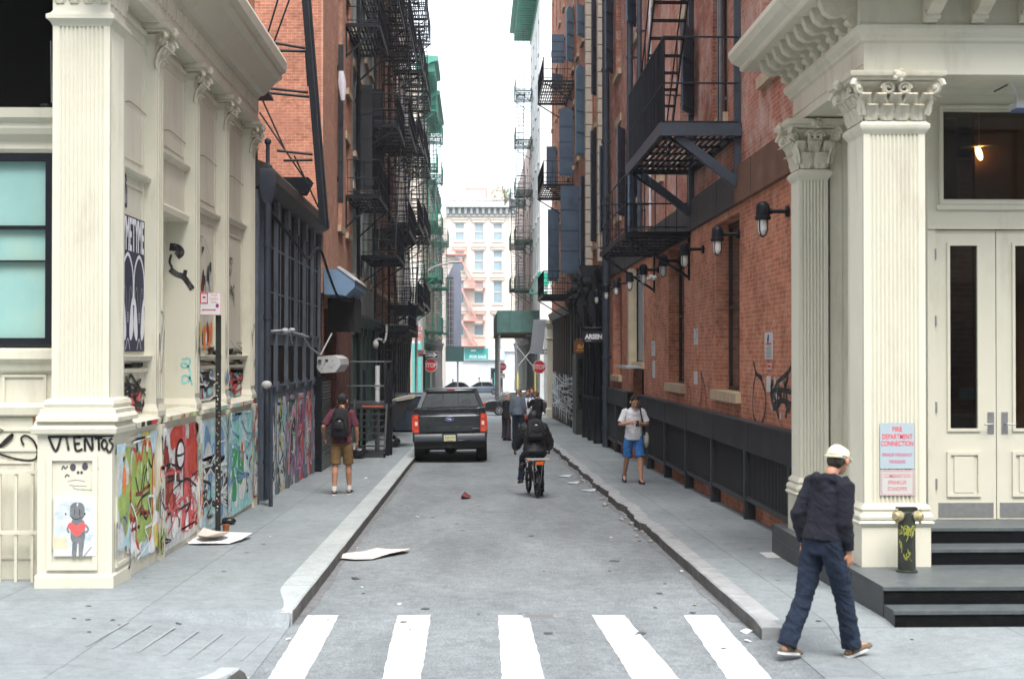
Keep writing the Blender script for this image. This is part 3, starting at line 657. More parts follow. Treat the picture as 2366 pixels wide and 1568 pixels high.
scribble(Wbase, gm, a, b, .0, .8, 'k', 12, .05, 17, .0252); scribble(Wbase, gm, a, b, .0, .9, 'w', 8, .04, 18, .0285)
(a, b) = B[3]
Wbase.rect(gm, a, b, -.2, 1.33, PI['cy'], .021); patchwork(Wbase, gm, a, b, -.1, 1.33, ['cy', 't', 'lb', 'cy', 'w'], 26, 19, .0212, .28)
patchwork(Wbase, gm, a + .2, a + 1.3, .0, .8, ['gg'], 10, 20, .025, .2); scribble(Wbase, gm, a + .6, a + 1.2, .6, 1.25, 'o', 5, .07, 22, .0265); scribble(Wbase, gm, b - .6, b, .0, .6, 'r', 3, .04, 23, .0275); scribble(Wbase, gm, a, b, .3, 1.3, 'b', 7, .03, 29, .028)
# upper wall of bays 3 and 4
for i, (a, b) in ((2, bays[2]), (3, bays[3])):
    patchwork(Wr, gm, a + .02, b - .02, 1.56, 2.0, ['gr', 'lb', 'b', 'cy', 'dr', 'gr'], 26, 30 + i, .0165, .16); scribble(Wr, gm, a, b, 1.58, 1.95, 'k', 9, .035, 33 + i, .021); scribble(Wr, gm, a, b, 1.58, 2.0, 'r' if i == 3 else 'w', 5, .04, 36 + i, .023)
    scribble(Wr, gm, a + .1, b - .1, 2.06, 2.3, 'k', 7, .03, 39 + i, .017)
a, b = bays[2]
for k in range(9): Wr.stroke(gm, [(a + .05 + k*.07, 2.7 + .3 * random.random()), (a + .06 + k*.07, 3.4 + .25 * random.random())], .04, PI['k'], .017 + k * .0003)
patchwork(Wr, gm, a + .8, a + 1.5, 2.8, 3.7, ['y', 'lg', 'dr', 'k'], 10, 45, .0172, .12); patchwork(Wr, gm, a + .3, a + 1.6, 2.3, 2.75, ['y', 'o', 'dr', 'w'], 10, 46, .0172, .12)
a, b = bays[3]
Wr.rect(gm, a + .1, a + .35, 2.35, 3.4, PI['sk'], .017); scribble(Wr, gm, a + .7, a + 1.2, 2.9, 3.7, 'k', 5, .025, 47, .017); patchwork(Wr, gm, a + .1, a + .34, 2.4, 3.3, ['pk', 'y', 'w'], 5, 48, .0185, .08)
# corner pilaster side face and wall pilasters
Wc = Wall('x', -3.63, 1)
patchwork(Wc, gm, 14.4, 14.96, .1, 1.3, ['g', 'lb', 'lg', 'g', 'lb'], 14, 51, .0215, .17); scribble(Wc, gm, 14.4, 14.95, .0, .7, 'gr', 5, .03, 52, .0245); Wc.oval(gm, 14.7, .92, .08, .14, PI['o'], .0245)
Wpi = Wall('x', -3.61, 1)
patchwork(Wpi, gm, 20.83, 21.15, .0, 1.35, ['lb', 'cy', 'w', 'b'], 10, 53, .002, .15); patchwork(Wpi, gm, 18.62, 18.92, .2, 1.3, ['w', 'y'], 4, 54, .002, .08); patchwork(Wpi, gm, 23.2, 23.6, -.1, 1.35, ['cy', 'w', 'lg'], 8, 55, .002, .15); scribble(Wpi, gm, 23.2, 23.58, .0, 1.35, 'r', 3, .03, 56, .004)
Wup = Wall('x', -3.645, 1); patchwork(Wup, gm, 21.2 - .4, 21.12, 1.6, 2.1, ['lb', 'w', 'b'], 5, 57, .003, .08)
# paint running over mouldings, pilaster feet and the ledge; drips and older buffed patches
for j, (a, b) in enumerate(((16.38, 16.72), (18.62, 18.92), (20.84, 21.14), (23.2, 23.6))):
    for kk, (z0, z1) in enumerate(((-.1, .5), (.4, 1.0), (.9, 1.35))): scribble(Wpi, gm, a, b, z0, z1, ['g', 'r', 'k', 'sk', 'b', 'cy', 'w', 'y'][(j * 3 + kk) % 8], 2, .035, 600 + j * 7 + kk, .004 + kk * .001)
    patchwork(Wpi, gm, a, b, -.1, 1.35, [['g', 'lg', 'w', 'r'], ['sk', 'lg', 'w', 'lb', 'y'], ['cy', 'lb', 'b', 't', 'w'], ['cy', 'w', 't', 'lb', 'r']][j], (12, 18, 34, 34)[j], 630 + j, .0022, .1); scribble(Wpi, gm, a, b, -.1, 1.35, 'kwbr'[j], 5, .02, 640 + j, .0068)
    scribble(Wup, gm, a, b, 1.6, 2.7, 'k' if j % 2 else 'gr', 3, .02, 650 + j, .004)
    for q in range(5): u = a + .04 + (b - a - .06) * random.random(); z = .3 + random.random(); Wpi.rect(gm, u, u + .008, z - .25, z, PI[['r', 'k', 'b', 'cy'][j]], .0065)
for i, (a, b) in enumerate(B):
    for q in range(16):
        u = a + (b - a) * random.random(); z = .2 + 1.1 * random.random(); l = .1 + .35 * random.random(); Wbase.rect(gm, u, u + .009, z - l, z, PI[['r', 'sk', 'b', 'gg'][i]], .0305 + q * .0001)
    scribble(Wbase, gm, a, b, .0, 1.3, ['w', 'k', 'w', 'w'][i], 4, .025, 660 + i, .033); patchwork(Wbase, gm, a, b, .1, 1.3, ['lg', 'w', 'gr'], 5, 670 + i, .0345, .05)
    scribble(Wr, gm, bays[i][0] + .1, bays[i][1] - .1, 2.3, 3.9, 'gr' if i != 1 else 'lg', 2, .015, 680 + i, .02) if i > 1 else None
for i, (a, b) in enumerate(B):                 # and over the ledge
    Wle = Wall('x', -3.60, 1); patchwork(Wle, gm, a, b, 1.43, 1.48, [['k', 'r'], ['r', 'g'], ['cy', 't'], ['cy', 'lb', 'r']][i], 8, 690 + i, .002, .08)
scribble(Wb, gm, -6.2, -4.6, 1.2, 1.5, 'k', 2, .02, 700, .017)
gm.build('graffiti', PM(PK), LB)

# paste-ups and signs on it
mb = MB(); W2 = Wall('x', WX + .018, 1)
mb.box(WX + .002, WX + .018, 15.28, 16.32, 2.24, 3.72, 0)
for k, ch in enumerate('YMETYME'):
    add_text(mb, ch, .5, (WX + .0195, 15.37 + k * .142, 3.50), (0, 1, 0), (0, 0, 1), 1, .001, .012, .42)
for c in (15.54, 16.06):
    W2.stroke(mb, [(c - .24, 2.75), (c - .22, 3.12), (c, 3.3), (c + .22, 3.12), (c + .24, 2.75)], .04, 1, .0012, 6)
    for s in (-1, 1):
        W2.blob(mb, [(c + s*.21, 2.85), (c + s*.25, 2.5), (c + s*.14, 2.36), (c + s*.07, 2.44), (c + s*.12, 2.7)], 1, .0014)
        W2.stroke(mb, [(c + s*.2, 2.85), (c + s*.12, 2.95), (c + s*.06, 2.8), (c + s*.04, 2.55)], .012, 2, .0016)
    for k in range(4): W2.oval(mb, c, 2.66 - k*.03, .018, .009, 1, .0018)
    W2.stroke(mb, [(c - .1, 2.26), (c, 2.38), (c + .1, 2.26)], .015, 1, .0016)
tag(mb.build('paste_up_poster', [M('poster_navy', (.03, .032, .06), .7, .2, 6), M('poster_white', (.66, .67, .7), .7, .08, 8, dirt=(.3, .3, .3), dirt_amt=.4, dirt_scale=8), M('poster_grey', (.3, .3, .33), .7)]), 'tall black and white paste-up with twin arches and block letters on the cream wall', 'poster', 'paste-ups on the cream corner building')
mb = MB(); mb.box(WX + .002, WX + .014, 15.30, 15.52, 3.80, 4.02, 0); mb.prism([(15.30 + .11 + .11 * math.cos(R(a)), 4.02 + .16 * math.sin(R(a))) for a in range(0, 181, 20)], 'x', WX + .002, WX + .014, 0)
W3 = Wall('x', WX + .014, 1); W3.oval(mb, 15.41, 4.02, .07, .1, 1, .001); W3.rect(mb, 15.34, 15.48, 3.84, 3.96, 1, .001); W3.oval(mb, 15.41, 4.02, .035, .06, 0, .002)
tag(mb.build('paste_up_poster', [_M['poster_navy'], _M['poster_grey']]), 'small round-topped grey paste-up above the big black and white one', 'poster', 'paste-ups on the cream corner building')
# robot-like figure with a heart on the pedestal front
mb = MB(); yy = 14.272; W4 = Wall('y', yy + .003, -1)
def q(x, y): return px(yy, x, y)
x0, z0 = q(124, 1284); x1, z1 = q(222, 1150)
mb.box(x0, x1, yy, 14.2985, z0, z1, 0)
def bl(pts, m, d): W4.blob(mb, [q(a, b) for a, b in pts], m, d)
bl([(150, 1158), (176, 1155), (200, 1165), (216, 1180), (214, 1240), (190, 1262), (140, 1262), (126, 1230), (128, 1175)], 5, .0035)
W4.rect(mb, *[q(126, 0)[0], q(160, 0)[0]], q(0, 1268)[1], q(0, 1240)[1], 4, .0036)
bl([(162, 1168), (172, 1160), (188, 1161), (195, 1170), (195, 1190), (186, 1202), (170, 1200), (162, 1190)], 1, .004)
bl([(168, 1198), (190, 1200), (196, 1212), (194, 1250), (166, 1250), (164, 1212)], 1, .0042)
bl([(168, 1246), (178, 1248), (176, 1284), (166, 1284)], 1, .0044); bl([(182, 1248), (194, 1246), (190, 1284), (182, 1284)], 1, .0044)
W4.stroke(mb, [q(160, 1212), q(156, 1222), q(160, 1230)], .02, 1, .0045); W4.stroke(mb, [q(198, 1212), q(204, 1222), q(198, 1230)], .02, 1, .0045)
bl([(156, 1212), (164, 1206), (177, 1213), (190, 1206), (199, 1213), (192, 1226), (178, 1238), (164, 1227)], 2, .005)
for dx in (156, 200): W4.oval(mb, q(dx, 0)[0], q(0, 1187)[1], .009, .011, 3, .0042)
for lx in (173, 184): W4.stroke(mb, [q(lx, 1175), q(lx, 1190)], .006, 3, .005)
W4.stroke(mb, [q(160, 1190), q(177, 1199), q(196, 1190)], .005, 3, .005); W4.stroke(mb, [q(194, 1284), q(212, 1262)], .008, 1, .005); W4.stroke(mb, [q(178, 1168), q(180, 1162)], .012, 0, .006)
random.seed(4)
for k in range(16):
    a = q(128 + 90 * random.random(), 1156 + 100 * random.random()); W4.stroke(mb, [a, (a[0] + .02, a[1] + .01), (a[0] + .03, a[1] - .01), (a[0] + .05, a[1])], .003, 6, .0039)
tag(mb.build('paste_up_poster', [M('poster_paper', (.64, .66, .66), .75, .06, 8), M('poster_mid_grey', (.16, .17, .18), .7, .3, 20), M('poster_red', (.7, .10, .1), .7), BLACKM, M('poster_straw', (.6, .53, .38), .8), M('poster_pale_blue', (.52, .58, .6), .8, .2, 12), M('poster_pencil', (.2, .3, .45), .8)]), 'grey figure hugging a red heart on paper pasted to the corner pedestal', 'poster', 'paste-ups on the cream corner building')
# skull sketch above it
mb = MB(); W5 = Wall('y', 14.2985, -1)
for (a, b, ra, rb) in ((168, 1079, .03, .038), (196, 1077, .03, .038), (180, 1091, .014, .016), (188, 1091, .014, .016)): u, z = px(14.29, a, b); W5.oval(mb, u, z, ra, rb, 0, .002, 12)
for pts in ([(142,1085),(146,1076),(150,1082),(156,1076)], [(150,1102),(154,1096),(160,1100)], [(212,1086),(218,1088),(224,1086),(226,1080)], [(160,1120),(178,1122),(200,1122)], [(168,1125),(180,1130),(226,1132)], [(156,1112),(176,1108),(196,1112)]):
    W5.stroke(mb, [px(14.29, a, b) for a, b in pts], .012 if pts[0][1] < 1105 else .004, 0, .002)
mb.build('sketch', M('ink_grey', (.06, .06, .08), .8), LB)
mb = MB(); a = at(76, 953, YB - .003); b = at(106, 992, YB - .003); W6 = Wall('y', YB - .006, -1)
mb.box(a.x, b.x, YB - .005, YB + .001, b.z, a.z, 0)
W6.oval(mb, (a.x + b.x)/2, (a.z + b.z)/2, .035, .05, 1, .002); W6.stroke(mb, [(a.x + .04, a.z - .06), (a.x + .1, a.z - .05), (a.x + .11, a.z - .12), (a.x + .06, a.z - .15)], .02, 2, .003); W6.oval(mb, a.x + .05, a.z - .17, .02, .012, 2, .004)
tag(mb.build('sticker', [M('sticker_brown', (.33, .14, .04), .6, .3, 20), M('sticker_gold', (.62, .36, .08), .6, .3, 30), M('sticker_dark', (.06, .03, .01), .6)]), 'small brown and gold square sticker on the cream street front panel', 'sticker')
# ------------------------------------------------------------ fire escapes
def fire_escape(label, XW, sg, Y0, Y1, dep, levels, mat, group, stairs=True, first_dir=1, ladder=None, bal=.16, drop=None, rail=1.0, endbal=None, bars=.009):
    """iron fire escape fixed to the wall at x=XW; sg = +1 stands out towards +x"""
    t = thing('fire_escape', label, 'fire escape', (XW, Y0, levels[0]), 0, group); X = lambda o: XW + sg * o
    for li, z in enumerate(levels):
        mb = MB()
        for o in (.03, dep): mb.box(*sorted((X(o - .025), X(o + .025))), Y0, Y1, z - .07, z + .03)
        for y in (Y0, Y1): mb.box(*sorted((X(.055), X(dep - .025))), y - .025, y + .025, z - .07, z + .03)
        k = int(dep / .095)
        for i in range(1, k): o = dep * i / k; mb.box(*sorted((X(o - .022), X(o + .022))), Y0 + .03, Y1 - .03, z - .01, z + .015)
        for i in range(1, int((Y1 - Y0) / .9) + 1): y = Y0 + (Y1 - Y0) * i / (int((Y1 - Y0) / .9) + 1); mb.box(*sorted((X(.055), X(dep - .025))), y - .02, y + .02, z - .05, z - .012)
        mb.build('platform', mat, t)
        mb = MB()
        for h in (rail, rail * .5, .12):
            mb.tube([(X(.05), Y0, z + h), (X(dep), Y0, z + h), (X(dep), Y1, z + h), (X(.05), Y1, z + h)], .016, 5, 0)
        n = max(2, int((Y1 - Y0) / bal)); m = max(1, int(dep / (endbal or bal)))
        for i in range(n + 1): y = Y0 + (Y1 - Y0) * i / n; mb.tube([(X(dep), y, z), (X(dep), y, z + rail)], bars if i % 5 else max(bars, .018), 4, 0, False)
        for y in (Y0, Y1):
            for i in range(m): o = dep * (i + .3) / m; mb.tube([(X(o), y, z), (X(o), y, z + rail)], .009, 4, 0, False)
        mb.build('railing', mat, t)
        for y in (Y0 + .1, Y1 - .1):
            mb = MB(); mb.bar((X(dep - .05), y, z - .08), (X(.02), y, z - .85), .05, .05); mb.bar((X(.02), y, z - .9), (X(.02), y, z - .05), .04, .04, 0, (0, 1, 0)); mb.build('bracket', mat, t)
        if stairs and li < len(levels) - 1:
            mb = MB(); zt = levels[li + 1]; s = first_dir if li % 2 == 0 else -first_dir
            ya, yb = (Y0 + .35, Y1 - .45) if s > 0 else (Y1 - .35, Y0 + .45)
            oa, ob = dep * .45, dep * .92
            for o in (oa, ob):
                mb.bar((X(o), ya, z), (X(o), yb, zt), .025, .13, 0); mb.tube([(X(o), ya, z + .85), (X(o), yb, zt + .8)], .014, 5, 0)
                for q in (0, .33, .66, 1): yy = ya + (yb - ya) * q; zz = z + (zt - z) * q; mb.tube([(X(o), yy, zz), (X(o), yy, zz + .83)], .011, 4, 0)
            ns = int((zt - z) / .24)
            for i in range(1, ns): q = i / ns; yy = ya + (yb - ya) * q; mb.box(*sorted((X(oa), X(ob))), yy - .08, yy + .08, z + (zt - z) * q - .012, z + (zt - z) * q + .012)
            mb.build('stair', mat, t)
    if ladder is not None:
        mb = MB(); y, za, zb = ladder
        for o in (dep * .55, dep * .55 + .38): mb.tube([(X(o), y, za), (X(o), y, zb)], .018, 5)
        for i in range(int((zb - za) / .3)): mb.tube([(X(dep * .55), y, za + .15 + i * .3), (X(dep * .55 + .38), y, za + .15 + i * .3)], .011, 4)
        mb.build('ladder', mat, t)
    if drop is not None:
        mb = MB(); ya, za, yb, zb = drop
        for o in (dep * .5, dep * .92): mb.bar((X(o), ya, za), (X(o), yb, zb), .03, .14)
        ns = int(abs(za - zb) / .25)
        for i in range(1, ns): q = i / ns; yy = ya + (yb - ya) * q; mb.box(*sorted((X(dep*.5), X(dep*.92))), yy - .09, yy + .09, za + (zb - za) * q - .012, za + (zb - za) * q + .012)
        mb.build('drop_stair', mat, t)
    return t
def shutter(label, Y, XW, sg, w, z0, z1, mat, arch=False, ang=90, group=None, th=.035):
    """iron shutter folded out from the wall at (XW, Y): lies from the hinge towards the street"""
    a = R(ang); dx = sg * math.sin(a); dy = -math.cos(a); ux = Vector((dx, dy, 0)); uz = Vector((0, 0, 1)); n = ux.cross(uz)
    t = thing('window_shutter', label, 'shutter', (XW, Y, z0), 0, group); o = Vector((XW + sg * .03, Y, 0)); mb = MB()
    if arch: pts = [(0, z0), (w, z0)] + [(w / 2 + w / 2 * math.cos(R(q)) if True else 0, z1 - w * .45 + w * .45 * math.sin(R(q))) for q in range(0, 181, 20)]
    else: pts = [(0, z0), (w, z0), (w, z1), (0, z1)]
    A = [o + ux * u + uz * z + n * th / 2 for u, z in pts]; Bp = [p - n * th for p in A]; k = len(A)
    mb.face(A); mb.face(Bp[::-1])
    for i in range(k): mb.face([A[i], A[(i+1) % k], Bp[(i+1) % k], Bp[i]])
    mb.build('leaf', mat, t)
    mb = MB(); zz = z0 + .12
    while zz < z1 - .2:
        for s in (1, -1): mb.obox(o + ux * w / 2 + uz * zz + n * s * (th / 2 + .008), ux * w / 2 * .96, n * .009, uz * .022)
        zz += max(.45, (z1 - z0 - .24) / 4)
    mb.build('strap', mat, t)
    mb = MB()
    for q in (.15, .85): mb.tube([o + uz * (z0 + (z1 - z0) * q - .07), o + uz * (z0 + (z1 - z0) * q + .07)], .025, 6)
    mb.build('hinge', BLACK, t)
    return t
def wall_windows(mbw, XW, sg, wins, depth=.18):
    pass
def facade(root, XW, sg, Y0, Y1, Z0, Z1, wins, wall_mat, back=6, sill=STONE, frame=BLACK, pane=None, lintel=True, rec=.2, arch=False):
    """a street wall with real window openings; wins = [(y0,y1,z0,z1)] not overlapping in y unless in the same column"""
    X = lambda o: XW + sg * o; mb = MB(); cols = {}
    for wv in wins: cols.setdefault((wv[0], wv[1]), []).append(wv)
    ys = Y0; xb = X(-back)
    for (a, b) in sorted(cols):
        mb.box(*sorted((XW, xb)), ys, a, Z0, Z1); z = Z0
        for wv in sorted(cols[(a, b)], key=lambda q: q[2]):
            if wv[2] > z: mb.box(*sorted((XW, xb)), a, b, z, wv[2])
            z = wv[3]
        if Z1 > z: mb.box(*sorted((XW, xb)), a, b, z, Z1)
        ys = b
    mb.box(*sorted((XW, xb)), ys, Y1, Z0, Z1)
    mb.build('wall', wall_mat, root)
    for (a, b, c, d) in wins:
        mb = MB(); f = .07; xo, xi = X(-rec), X(-rec - .06)
        B = lambda y0, y1, z0, z1: mb.box(*sorted((xo, xi)), y0, y1, z0, z1)
        B(a, a + f, c, d); B(b - f, b, c, d); B(a + f, b - f, c, c + f); B(a + f, b - f, d - f, d); B(a + f, b - f, (c + d) / 2 - .03, (c + d) / 2 + .03)
        wo = mb.build('window', frame, root)
        mb = MB(); mb.box(*sorted((X(-rec - .03), X(-rec - .05))), a + f, b - f, c + f, d - f); mb.build('pane', pane or GLASSD, wo)
        if sill is not None:
            mb = MB(); mb.box(*sorted((X(.09), X(-rec))), a - .12, b + .12, c - .16, c + .002); mb.build('sill', sill, wo)
        if lintel:
            mb = MB(); mb.box(*sorted((X(.035), X(-.12))), a - .12, b + .12, d - .002, d + .22); mb.build('lintel', sill or STONE, wo)

# ------------------------------------------------------------ 2: low iron shopfront in the gap
SB = thing('shopfront_building', 'low dark blue-grey iron shopfront with graffiti-covered lower panels', 'building', (XL, 23.65, zs(23.65)))
ya, yb = 23.66, 33.1; nb = 6; st = (yb - ya - .9) / nb; y0s = ya + .9
MULL = M('mullion_blue_grey', (.10, .122, .152), .5, .2, 3, .1, 50, dirt=(.03, .028, .026), dirt_amt=.6, dirt_scale=2.5)
mb = MB(); mb.box(-9, -4.0, ya, yb, -1.2, 5.0); mb.build('wall', M('shopfront_dark_core', (.035, .033, .032), .8, .3, 4), SB)
mb = MB(); mb.prism([(-4.1, 4.98), (-3.66, 4.98), (-3.60, 5.02), (-3.44, 5.10), (-3.40, 5.14), (-3.40, 5.30), (-3.46, 5.38), (-4.1, 5.62), (-9, 5.62), (-9, 5.0)], 'y', ya, yb)
mb.build('cornice', M('shopfront_cornice_brown', (.05, .042, .038), .6, .3, 5, .2, 30), SB)
for i in range(nb + 1):
    mb = MB(); y = y0s + i * st
    mb.box(-4.0, -3.63, y - .13, y + .13, -.9, 4.95); mb.box(-3.63, -3.61, y - .07, y + .07, -.9, 4.95); mb.box(-4.0, -3.59, y - .14, y + .14, 1.55, 1.72); mb.box(-4.0, -3.58, y - .14, y + .14, 4.62, 4.97)
    mb.box(-4.0, -3.592, y - .14, y + .14, -.9, -.1); mb.build('mullion', MULL, SB)
mb = MB(); mb.box(-4.0, -3.70, ya + .06, y0s - .1, .2, 4.95); mb.box(-4.0, -3.62, ya, ya + .22, -.8, 4.95); mb.build('iron_panel', MULL, SB)
for i in range(nb):
    a, b = y0s + i * st + .13, y0s + (i + 1) * st - .13
    for z in (1.42, 2.38): mb = MB(); mb.box(-4.0, -3.66, a, b, z, z + .2); mb.box(-4.0, -3.61, a, b, z + .2, z + .24); mb.build('rail', MULL, SB)
    mb = MB(); mb.box(-3.70, -3.665, a, b, 1.66, 2.35, 0); mb.box(-3.70, -3.665, a, b, 2.6, 4.95, 0)
    mb.box(-3.665, -3.65, (a+b)/2 - .025, (a+b)/2 + .025, 2.6, 4.95, 1)
    for z in (3.3, 4.1): mb.box(-3.665, -3.655, a, b, z, z + .04, 1)
    mb.build('window', [M('dusty_brown_glass', (.014, .010, .008), .6, .6, 2, spec=.1), MULL], SB)
    mb = MB(); mb.box(-4.0, -3.66, a, b, -.9, 1.42)
    for k in range(3): mb.box(-3.66, -3.64, a + (b - a) * k / 3 + .03, a + (b - a) * (k + 1) / 3 - .03, -.35, 1.3)
    mb.build('lower_panel', M('lower_panel_grey', (.13, .13, .15), .6, .25, 4), SB)
gm = MB(); Wg = Wall('x', -3.64, 1)
ks = [['lb', 'w', 'lg', 'gr', 'w'], ['w', 'lb', 'y', 'lg'], ['p', 'pk', 'gr', 'lg', 'p'], ['pk', 'p', 'gr', 'sk'], ['pk', 'r', 'gr', 'lg'], ['gr', 'pk', 'lb', 'r']]
for i in range(nb):
    a, b = y0s + i * st + .12, y0s + (i + 1) * st - .12
    patchwork(Wg, gm, a, b, -.5, 1.42, ks[i], 34, 60 + i, .002, .22); scribble(Wg, gm, a, b, -.4, 1.3, 'k' if i < 3 else 'r', 9, .06, 70 + i, .0045); scribble(Wg, gm, a, b, -.4, 1.3, 'k', 4, .05, 75 + i, .007); scribble(Wg, gm, a, b, -.3, 1.3, ['w', 'w', 'w', 'pk', 'w', 'lb'][i], 6, .04, 85 + i, .0085); scribble(Wg, gm, a, b, .6, 1.38, ['b', 't', 'gg', 'cy', 'o', 'b'][i], 3, .03, 95 + i, .0105)
Wg2 = Wall('x', -3.70, 1); scribble(Wg2, gm, ya + .3, ya + .6, 2.9, 4.0, 'w', 8, .018, 80, .003); patchwork(Wg2, gm, ya + .25, y0s - .12, .2, 1.4, ['lb', 'w', 'k', 'lb'], 9, 81, .002, .16)
# big pale arch shape on the third and fourth bay
a = y0s + 2.2 * st; Wg.stroke(gm, [(a, -.3), (a + .2, .6), (a + .7, 1.15), (a + 1.2, .7), (a + 1.35, -.2)], .16, PI['pk'], .009, 8); Wg.stroke(gm, [(a + .2, -.3), (a + .4, .5), (a + .72, .9), (a + 1.0, .5), (a + 1.1, -.3)], .07, PI['k'], .0095, 8)
for i in range(nb + 1):
    y = y0s + i * st; Wm = Wall('x', -3.61, 1); patchwork(Wm, gm, y - .06, y + .06, -.1, 1.3, ['pk', 'gr', 'sk', 'lb'] if i > 1 else ['lb', 'w', 'k'], 16, 90 + i, .002, .12); patchwork(Wall('x', -3.63, 1), gm, y - .13, y + .13, -.1, 1.4, ['pk', 'w', 'sk', 'p', 'lb'] if i > 1 else ['lb', 'w', 'gr', 'w'], 12, 120 + i, .002, .12)
gm.build('graffiti', PM(PK), SB)
# downpipes at its near end
mb = MB(); mb.tube([(-3.47, 23.75, zs(23.7) + .1), (-3.47, 23.75, 4.75)], .06, 10); mb.rloft(-3.55, -3.39, 23.68, 23.84, [(-.02, 4.72), (.04, 4.95), (.04, 5.25), (.02, 5.3)]); mb.tube([(-3.47, 23.75, 5.3), (-3.47, 23.75, 5.7)], .035, 8); mb.ell((-3.47, 23.75, 5.75), .06, .06, .06); mb.ell((-3.47, 23.75, 5.32), .08, .08, .07)
for z in (.4, 1.6, 2.8, 4.0): mb.tube([(-3.47, 23.75, z), (-3.47, 23.75, z + .06)], .072, 10)
tag(mb.build('downpipe', DGREY, None, 40), 'dark blue-grey downpipe with a ball finial at the end of the cream building', 'pipe')
mb = MB(); mb.tube([(-3.36, 23.4, zs(23.4)), (-3.36, 23.4, 1.55), (-3.37, 23.37, 1.66), (-3.4, 23.3, 1.72)], .035, 8); mb.ell((-3.41, 23.27, 1.72), .085, .05, .065, 1)
tag(mb.build('vent_pipe', [DGREY, M('pipe_cap_white', (.42, .42, .42), .5)], None, 40), 'short standpipe with a pale round cap against the shopfront', 'pipe')
# pair of floodlights on a bracket, loose cables
mb = MB(); z = 2.62; mb.tube([(-3.6, 25.0, z), (-3.35, 25.1, z + .02), (-3.3, 28.0, z - .06)], .018, 6, 0); mb.tube([(-3.3, 27.0, z - .02), (-3.3, 28.5, z - .28), (-3.25, 29.8, z - .42), (-3.2, 31.6, z + .05)], .018, 6, 0)
mb.ell((-3.33, 24.9, z), .07, .1, .055, 1); mb.ell((-3.3, 25.6, z + .03), .06, .08, .04, 1); mb.tube([(-3.3, 25.3, z), (-3.35, 26.0, z - .2)], .012, 5, 1)
tag(mb.build('floodlight', [M('cable_grey', (.35, .36, .37), .5), M('lamp_white', (.38, .40, .40), .4)], None, 40), 'white floodlight on an arm with a drooping cable above the graffiti panels', 'light')
mb = MB(); mb.tube(crom([(-3.5, 24.2, 4.65), (-3.3, 26, 4.25), (-3.3, 28, 4.1), (-3.3, 30, 4.45), (-3.3, 32, 4.0), (-3.2, 33.2, 3.55), (-3.0, 34.5, 3.5)], 6), .03, 6)
tag(mb.build('power_cable', BLACK), 'thick black cable sagging along the top of the shopfront windows', 'cable')
# low leaning steel frame and gusset on its roof
t = thing('steel_frame', 'tall leaning black steel frame with paired arms and cables above the shopfront', 'frame', (-3.0, 27, 5.4))
pA, pB = at(700, -60, 27), at(746, 520, 27)
mb = MB(); mb.bar(pA, pB, .11, .16, 0, (0, 1, 0)); mb.bar(pA + Vector((.02, .7, 0)), pB + Vector((.02, .7, 0)), .05, .12, 0, (0, 1, 0)); mb.build('post', BLACK, t)
for (x1, y1, x2, y2) in ((615, 96, 705, 112), (615, 117, 708, 119), (600, 202, 712, 214), (600, 213, 714, 224), (640, 348, 722, 357), (655, 371, 722, 370)):
    mb = MB(); mb.tube([at(x1, y1, 27.1), at(x2, y2, 27.1)], .028, 6); mb.build('arm', BLACK, t)
for (x1, y1, x2, y2) in ((648, -20, 612, 100), (690, -60, 625, 120), (606, 230, 660, 350), (600, 260, 715, 430), (612, 98, 628, 120), (706, 120, 712, 200), (680, 360, 736, 480)):
    mb = MB(); mb.tube([at(x1, y1, 27.2), at(x2, y2, 27.2)], .018, 6); mb.build('brace', BLACK, t)
mb = MB(); P = [at(a, b, 27.6) for a, b in ((640, 409), (712, 409), (718, 416), (703, 446), (672, 446), (650, 420))]; mb.face(P); mb.face([p + Vector((0, .5, 0)) for p in P][::-1])
for i in range(6): mb.face([P[i], P[(i+1) % 6], P[(i+1) % 6] + Vector((0, .5, 0)), P[i] + Vector((0, .5, 0))])
mb.build('hopper', BLACK, t)
mb = MB(); mb.box(-3.95, -3.75, 24.2, 24.5, 5.5, 7.4, 0); mb.prism([(-4.0, 6.6), (-3.5, 6.6), (-3.55, 6.72), (-4.0, 6.75)], 'y', 24.1, 24.7, 0); mb.box(-4.0, -3.8, 23.9, 24.3, 7.3, 12, 1); mb.build('mast', [BLACK, M('dull_blue_paint', (.08, .14, .22), .6)], t)

# ------------------------------------------------------------ 3: orange brick building behind the gap
BB = thing('brick_building', 'tall orange brick building with a bare side wall and shuttered windows above the low shopfront', 'building', (XL, 33.2, zs(33.2)))
mb = MB(); mb.box(-12, XL - .45, 33.2, 33.6, -1, 24); mb.box(XL - .45, XL - .003, 33.197, 33.6, 3.6, 24)
mb.build('gable_wall', BRICKO, BB)
wins = []
for (a, b) in ((37.4, 38.5), (39.6, 40.7)):
    for z in (5.6, 9.6, 13.6, 17.6): wins.append((a, b, z, z + 2.6))
facade(BB, XL, 1, 33.6, 41.5, 3.4, 24, wins, BRICKP, 5)
mb = MB(); mb.box(XL - .003, XL + .05, 33.21, 33.59, 3.65, 24); mb.build('corner_pier', BRICKP, BB)
mb = MB(); mb.box(-8.6, XL, 33.6, 34.0, -1.2, 3.4); mb.box(XL, XL + .03, 33.45, 33.7, 1.3, 4.8); mb.box(-8.6, XL, 36.9, 41.5, -1.2, 3.4); mb.parts('ground_floor', BRICKD, BB)
mb = MB(); mb.box(-8.6, -3.95, 34.0, 36.9, -1.2, 3.4)
for k in range(30): mb.box(-3.95, -3.90 + .0 * k, 34.0, 36.9, -.6 + k * .075, -.6 + k * .075 + .05, 1)
mb.build('roller_door', [BLACKM, M('roller_slat_grey', (.12, .125, .13), .4, .2, 8, metal=.6)], BB)
